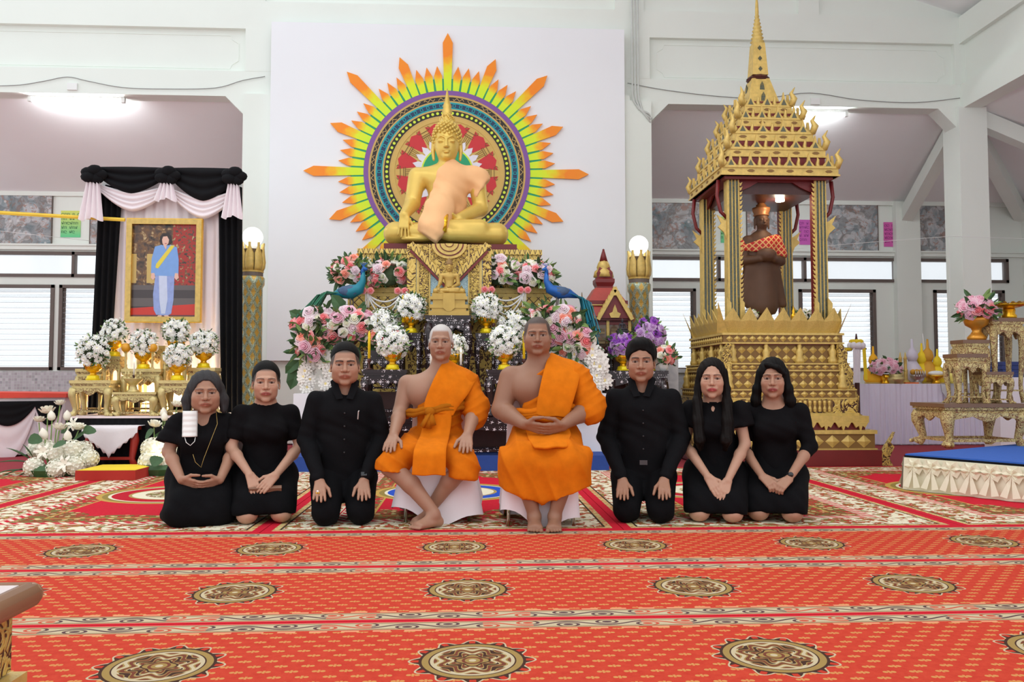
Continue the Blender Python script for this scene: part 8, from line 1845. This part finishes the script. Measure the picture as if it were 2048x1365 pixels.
def folds(P, Q, amp, fx, fz, fy=0.0, ph=0.0, warp=2.0):
    N = normals(P, Q); w = P[:, 0]*fx+P[:, 2]*fz+P[:, 1]*fy+ph+warp*np.sin(P[:, 2]*8+P[:, 0]*6); env = 0.6+0.4*np.sin(P[:, 0]*13+P[:, 2]*9); return P+N*((1-2*np.abs(np.sin(w*0.5))**0.8)*amp*env+np.sin(w*0.23+1)*amp*0.6)[:, None]
def strip(root, name, path, hw, mat_, wdir=(1, 0, 0), t=0.018, nu=10, wav=0.003):
    m = MB(); pts = [Vector(p) for p in path]; Q = []
    for i in range(len(pts)-1):
        p0, p1, p2, p3 = pts[max(i-1, 0)], pts[i], pts[i+1], pts[min(i+2, len(pts)-1)]
        for k in range(6): u = k/6; Q.append((0.5*((2*p1)+(p2-p0)*u+(2*p0-5*p1+4*p2-p3)*u*u+(3*p1-p0-3*p2+p3)*u**3), hw[i]+(hw[i+1]-hw[i])*u, Vector(wdir[i]).lerp(Vector(wdir[i+1]), u) if isinstance(wdir[0], tuple) else Vector(wdir)))
    Q.append((pts[-1], hw[-1], Vector(wdir[-1]) if isinstance(wdir[0], tuple) else Vector(wdir))); n = len(Q); vs = []
    for j, (p, h, d) in enumerate(Q):
        for i in range(nu+1): a = 2*i/nu-1; vs.append(p+d.normalized()*h*a+Vector((0, wav*math.sin(a*7+j*0.3)+0.012*a*a, wav*math.sin(a*5))))
    m.add(vs, [(j*(nu+1)+i, j*(nu+1)+i+1, (j+1)*(nu+1)+i+1, (j+1)*(nu+1)+i) for j in range(n-1) for i in range(nu)])
    o = m.build(name, mat_, root, smooth=True); solid(o, t, 0.0); b = o.modifiers.new('soft', 'BEVEL'); b.width = 0.004; b.segments = 1; return o
# ---- 5 younger monk, hands clasped in lap, feet together
f5 = floor_at(1089, 1064); mk5 = thing('person', 'younger monk with shaved head in an orange robe sitting with clasped hands', 'person', (f5.x, f5.y, -0.0095), -math.atan2(f5.x, f5.y), 'seated monks in orange robes')
by = 0.56; zs = 0.985
H = Head((-0.045, by-0.05, 1.208), 1.10, 0.02, 0.0, wide=1.04, jaw=1.12, nose=1.06, fat=1.0); neck = np.array((-0.03, by, zs+0.03))
F = SDF(axis(-0.42, 0.42, 0.0085, ((H.c[0]-0.09, H.c[0]+0.09, 0.0031), (-0.13, 0.13, 0.0036))), axis(-0.03, 0.74, 0.0085, ((H.c[1]-0.14, H.c[1]-0.03, 0.0031), (0.18, 0.34, 0.004), (0.0, 0.12, 0.0045))), axis(-0.012, 1.39, 0.0085, ((H.c[2]-0.145, H.c[2]+0.06, 0.0031), (0.52, 0.68, 0.0038), (0, 0.06, 0.0045))))
H.build(F, neck, 0.066)
F.cap((0, by+0.02, 0.48), (0, by, 0.80), 0.15, 0.165, 0.06, sy=0.8); F.cap((-0.20, by, zs-0.05), (0.20, by, zs-0.05), 0.075, 0.075, 0.06); F.cap((-0.10, by, zs-0.10), neck, 0.10, 0.07, 0.06)
F.ell((-0.10, by-0.06, 0.86), (0.12, 0.10, 0.10), 0.05)
arm(F, (-0.225, by, zs-0.055), (-0.285, by-0.06, 0.72), (-0.13, 0.30, 0.635), (0.078, 0.064, 0.056, 0.035)); arm(F, (0.225, by, zs-0.055), (0.285, by-0.06, 0.72), (0.13, 0.30, 0.635), (0.07, 0.06, 0.054, 0.035))
do_hand(F, (-0.125, 0.295, 0.632), (0.90, -0.30, -0.22), (-0.3, -0.75, -0.55), True, 1.12, curl=0.30); do_hand(F, (0.125, 0.285, 0.622), (-0.93, -0.25, -0.16), (0.3, -0.75, -0.55), False, 1.12, curl=0.30)
for q in (-1, 1):
    F.chain([(q*0.10, by, 0.48), (q*0.165, 0.16, 0.43)], [0.08, 0.07], 0.03); F.chain([(q*0.165, 0.16, 0.43), (q*0.115, 0.16, 0.28), (q*0.065, 0.155, 0.085)], [0.062, 0.06, 0.038], 0.02); foot(F, (q*0.062, 0.155, 0.075), (q*0.058, 0.045, 0.022), -q, 1.05)
P, Q = F.surface(); C = H.paint(P, SK['dark'], browth=0.9, stubble=(0.045, 0.035, 0.032)); add_mesh(mk5, 'body', P, Q, skin_m, C); PEOPLE_TRIS[0] += len(Q)*2
F = SDF(axis(-0.46, 0.46, 0.009), axis(-0.02, 0.80, 0.009), axis(0.08, 1.12, 0.009))
F.cap((0, by+0.02, 0.48), (0, by, 0.80), 0.19, 0.185, 0.06, sy=0.82); F.cap((-0.19, by, zs-0.05), (0.2, by, zs-0.05), 0.09, 0.095, 0.06); F.cap((0.03, by, zs-0.08), neck+np.array((0.05, 0.01, 0.0)), 0.10, 0.068, 0.05)
F.plane((0.04, by, 1.045), (-0.52, -0.05, 0.85), lo=(-1, -1, 0.70), hi=(1, 1, 2))
F.plane((-0.215, 0, 0), (-1, 0, 0.1), lo=(-1, -1, 0.62), hi=(1, 1, 2))
F.chain([(0.215, by, zs-0.06), (0.295, by-0.05, 0.76), (0.31, by-0.10, 0.70)], [0.095, 0.105, 0.085], 0.04)
for q in (-1, 1): F.chain([(q*0.11, by, 0.50), (q*0.165, 0.17, 0.40)], [0.135, 0.105], 0.05); F.chain([(q*0.165, 0.17, 0.39), (q*0.165, 0.16, 0.12)], [0.105, 0.10], 0.05)
F.box((0, 0.30, 0.46), (0.17, 0.16, 0.07), 0.05, 0.08); F.box((0.0, 0.155, 0.28), (0.12, 0.05, 0.13), 0.04, 0.08)
F.cap((0.25, 0.22, 0.45), (0.265, 0.2, 0.24), 0.035, 0.02, 0.06); F.cap((-0.25, 0.22, 0.45), (-0.265, 0.2, 0.26), 0.035, 0.02, 0.06)
F.plane((0, 0.1, 0.15), (0.40, 0, -1), lo=(0, -1, 0), hi=(1, 1, 0.34)); F.plane((0, 0.1, 0.15), (-0.35, 0, -1), lo=(-1, -1, 0), hi=(0, 1, 0.34))
for q in (-1, 1): F.chain([(q*0.15, 0.165, 0.36), (q*0.07, 0.155, 0.05)], [0.075, 0.055], 0.01, 's')  if False else None
P, Q = F.surface(); P = smooth_pts(P, Q, 2); up = P[:, 2] > 0.62
A1 = folds(P, Q, 0.0085, -62, 108, 0, 0.5, 1.2); A2 = folds(P, Q, 0.0095, 62, 30, 0, 1.0, 1.6); P = np.where(up[:, None], A1, A2); add_mesh(mk5, 'robe', P, Q, robe_o); PEOPLE_TRIS[0] += len(Q)*2
strip(mk5, 'shoulder_cloth', [(0.19, by+0.14, 0.86), (0.16, by+0.06, zs+0.055), (0.135, by-0.06, zs+0.03), (0.10, by-0.165, 0.90), (0.065, by-0.20, 0.76), (0.05, by-0.20, 0.68)], [0.11, 0.115, 0.118, 0.118, 0.112, 0.10], robe_o2, [(0.9, 0.0, -0.30), (0.9, 0, -0.34), (0.93, 0, -0.32), (0.95, 0.1, -0.2), (0.97, 0.1, -0.08), (0.97, 0.1, -0.05)], 0.022)
m = MB()
for j, dz in enumerate((0.02, -0.018, -0.05)): m.tube([(0.215*math.cos(a), by-0.005+0.185*math.sin(a), 0.70+dz+0.02*math.cos(a+j)+0.006*math.sin(a*7+j)) for a in [PI+PI*k/16 for k in range(17)]], 0.024, 7)
m.build('waist_sash', robe_o, mk5, smooth=True); MB().ball((0.17, by-0.12, 0.69), (0.03, 0.03, 0.04), 10, 7).build('sash_knot', robe_o2, mk5, smooth=True)
strip(mk5, 'lap_fold', [(0.02, 0.34, 0.60), (0.03, 0.30, 0.565), (0.03, 0.20, 0.545), (0.04, 0.10, 0.50)], [0.14, 0.14, 0.13, 0.10], robe_o2, (1, 0, 0.05), 0.016)
chair('white covered chair under the younger monk', (f5.x, f5.y+0.46, -0.0095), 0.10)
# ---- 4 older monk, hands on knees, ankles crossed
f4 = floor_at(865, 1055); mk4 = thing('person', 'older monk with white stubble in an orange robe sitting with crossed ankles', 'person', (f4.x, f4.y, -0.0095), 0, 'seated monks in orange robes')
by = 0.56; zs = 0.95
H = Head((0.03, by-0.05, 1.172), 1.07, -0.02, 0.0, wide=0.98, jaw=1.0, nose=1.2, old=1.0); neck = np.array((0.02, by, zs+0.02))
F = SDF(axis(-0.44, 0.44, 0.0085, ((H.c[0]-0.09, H.c[0]+0.09, 0.0031), (-0.335, -0.20, 0.004), (0.15, 0.27, 0.004))), axis(-0.08, 0.74, 0.0085, ((H.c[1]-0.14, H.c[1]-0.03, 0.0031), (0.05, 0.26, 0.0042), (-0.08, 0.05, 0.006))), axis(-0.012, 1.34, 0.0085, ((H.c[2]-0.145, H.c[2]+0.06, 0.0031), (0.44, 0.60, 0.004), (0, 0.06, 0.005))))
H.build(F, neck, 0.054)
F.cap((0, by+0.02, 0.48), (0, by, 0.78), 0.13, 0.15, 0.06, sy=0.78); F.cap((-0.19, by, zs-0.06), (0.19, by, zs-0.06), 0.06, 0.06, 0.06); F.cap((-0.09, by, zs-0.10), neck, 0.09, 0.06, 0.06); F.ell((-0.09, by-0.05, 0.83), (0.11, 0.09, 0.10), 0.05)
arm(F, (-0.205, by, zs-0.06), (-0.245, by-0.05, 0.70), (-0.265, 0.24, 0.555), (0.058, 0.048, 0.043, 0.030)); arm(F, (0.205, by, zs-0.06), (0.255, by-0.06, 0.69), (0.215, 0.22, 0.560), (0.055, 0.047, 0.043, 0.030))
do_hand(F, (-0.266, 0.235, 0.553), (-0.10, -0.86, -0.42), (-0.15, -0.42, 0.88), True, 1.08, curl=0.14, spread=0.3); do_hand(F, (0.212, 0.215, 0.557), (-0.06, -0.84, -0.46), (0.1, -0.46, 0.86), False, 1.08, curl=0.16, spread=0.3)
for q in (-1, 1):
    kx = -0.275 if q < 0 else 0.20
    F.chain([(q*0.10, by, 0.46), (kx, 0.13, 0.37)], [0.08, 0.062], 0.03)
F.chain([(-0.275, 0.13, 0.37), (-0.14, 0.10, 0.26), (0.005, 0.05, 0.09)], [0.058, 0.056, 0.036], 0.02); foot(F, (0.005, 0.05, 0.075), (-0.085, -0.02, 0.022), -1, 1.0)
F.chain([(0.20, 0.13, 0.37), (0.10, 0.16, 0.27), (-0.02, 0.19, 0.10)], [0.058, 0.055, 0.036], 0.02); foot(F, (-0.02, 0.19, 0.08), (-0.11, 0.14, 0.022), 1, 1.0)
P, Q = F.surface(); C = H.paint(P, (0.37, 0.20, 0.13), brow=(0.16, 0.11, 0.09), browth=0.8, stubble=(0.55, 0.52, 0.50)); add_mesh(mk4, 'body', P, Q, skin_m, C); PEOPLE_TRIS[0] += len(Q)*2
F = SDF(axis(-0.46, 0.46, 0.009), axis(-0.06, 0.80, 0.009), axis(0.20, 1.10, 0.009))
F.cap((0, by+0.02, 0.46), (0, by, 0.78), 0.175, 0.17, 0.06, sy=0.82); F.cap((-0.18, by, zs-0.06), (0.19, by, zs-0.06), 0.078, 0.08, 0.06); F.cap((0.04, by, zs-0.08), neck+np.array((0.05, 0.01, 0)), 0.09, 0.06, 0.05)
F.plane((0.05, by, 1.00), (-0.50, -0.05, 0.86), lo=(-1, -1, 0.66), hi=(1, 1, 2)); F.plane((-0.195, 0, 0), (-1, 0, 0.1), lo=(-1, -1, 0.60), hi=(1, 1, 2))
F.chain([(0.20, by, zs-0.06), (0.265, by-0.05, 0.74), (0.275, by-0.10, 0.66)], [0.085, 0.09, 0.075], 0.04)
for kx, q in ((-0.275, -1), (0.20, 1)): F.chain([(q*0.11, by, 0.47), (kx, 0.14, 0.375)], [0.115, 0.090], 0.06); F.cap((kx, 0.14, 0.375), (kx*0.95, 0.115, 0.30), 0.088, 0.095, 0.04)
F.box((-0.03, 0.32, 0.45), (0.20, 0.17, 0.06), 0.05, 0.09)
F.plane((0, 0.1, 0.315), (-0.10, 0.05, -1), lo=(-1, -1, 0.2), hi=(1, 0.45, 0.5)); F.cap((-0.03, 0.2, 0.27), (-0.03, 0.02, 0.34), 0.10, 0.07, 0.04, 's') if False else None
P, Q = F.surface(); P = smooth_pts(P, Q, 2); up = P[:, 2] > 0.60
A1 = folds(P, Q, 0.0085, -60, 104, 0, 0.8, 1.2); A2 = folds(P, Q, 0.0085, 48, 66, 10, 0.4, 1.6); P = np.where(up[:, None], A1, A2); add_mesh(mk4, 'robe', P, Q, robe_o); PEOPLE_TRIS[0] += len(Q)*2
strip(mk4, 'shoulder_cloth', [(0.22, by+0.13, 0.86), (0.18, by+0.05, zs+0.04), (0.155, by-0.06, zs+0.02), (0.10, by-0.155, 0.87), (0.04, by-0.19, 0.76), (0.02, by-0.20, 0.69)], [0.11, 0.12, 0.128, 0.125, 0.11, 0.095], robe_o2, [(0.9, 0.0, -0.40), (0.9, 0, -0.45), (0.88, 0, -0.46), (0.9, 0.1, -0.36), (0.95, 0.1, -0.2), (0.97, 0.1, -0.1)], 0.022)
strip(mk4, 'hanging_cloth', [(0.02, by-0.195, 0.72), (0.015, by-0.205, 0.64), (0.0, by-0.25, 0.55), (-0.01, 0.16, 0.515), (-0.02, 0.04, 0.47), (-0.022, 0.015, 0.40), (-0.025, 0.012, 0.325)], [0.085, 0.09, 0.095, 0.098, 0.100, 0.102, 0.104], robe_o2, (1, 0, 0), 0.018)
m = MB()
for j, dz in enumerate((0.014, -0.016)): m.tube([(0.20*math.cos(a), by-0.005+0.175*math.sin(a)-0.02, 0.715+dz+0.03*math.cos(a+j*0.4)+0.005*math.sin(a*9+j)) for a in [PI+PI*k/16 for k in range(17)]], 0.020, 7)
m.build('waist_sash', sash_b, mk4, smooth=True); k = MB(); k.ball((-0.035, by-0.225, 0.705), (0.035, 0.028, 0.032), 10, 7)
for a, L in ((-0.6, 0.09), (-0.15, 0.10), (0.2, 0.085)): k.tube([(-0.035, by-0.235, 0.70), (-0.035+math.sin(a)*L*0.6, by-0.25, 0.70-L*0.6), (-0.035+math.sin(a)*L, by-0.245, 0.70-L)], [0.018, 0.028, 0.030], 7, flat=0.5)
k.build('sash_knot', sash_b, mk4, smooth=True)
chair('white covered chair with chrome legs under the older monk', (f4.x+0.02, f4.y+0.46, -0.0095), 0.30)
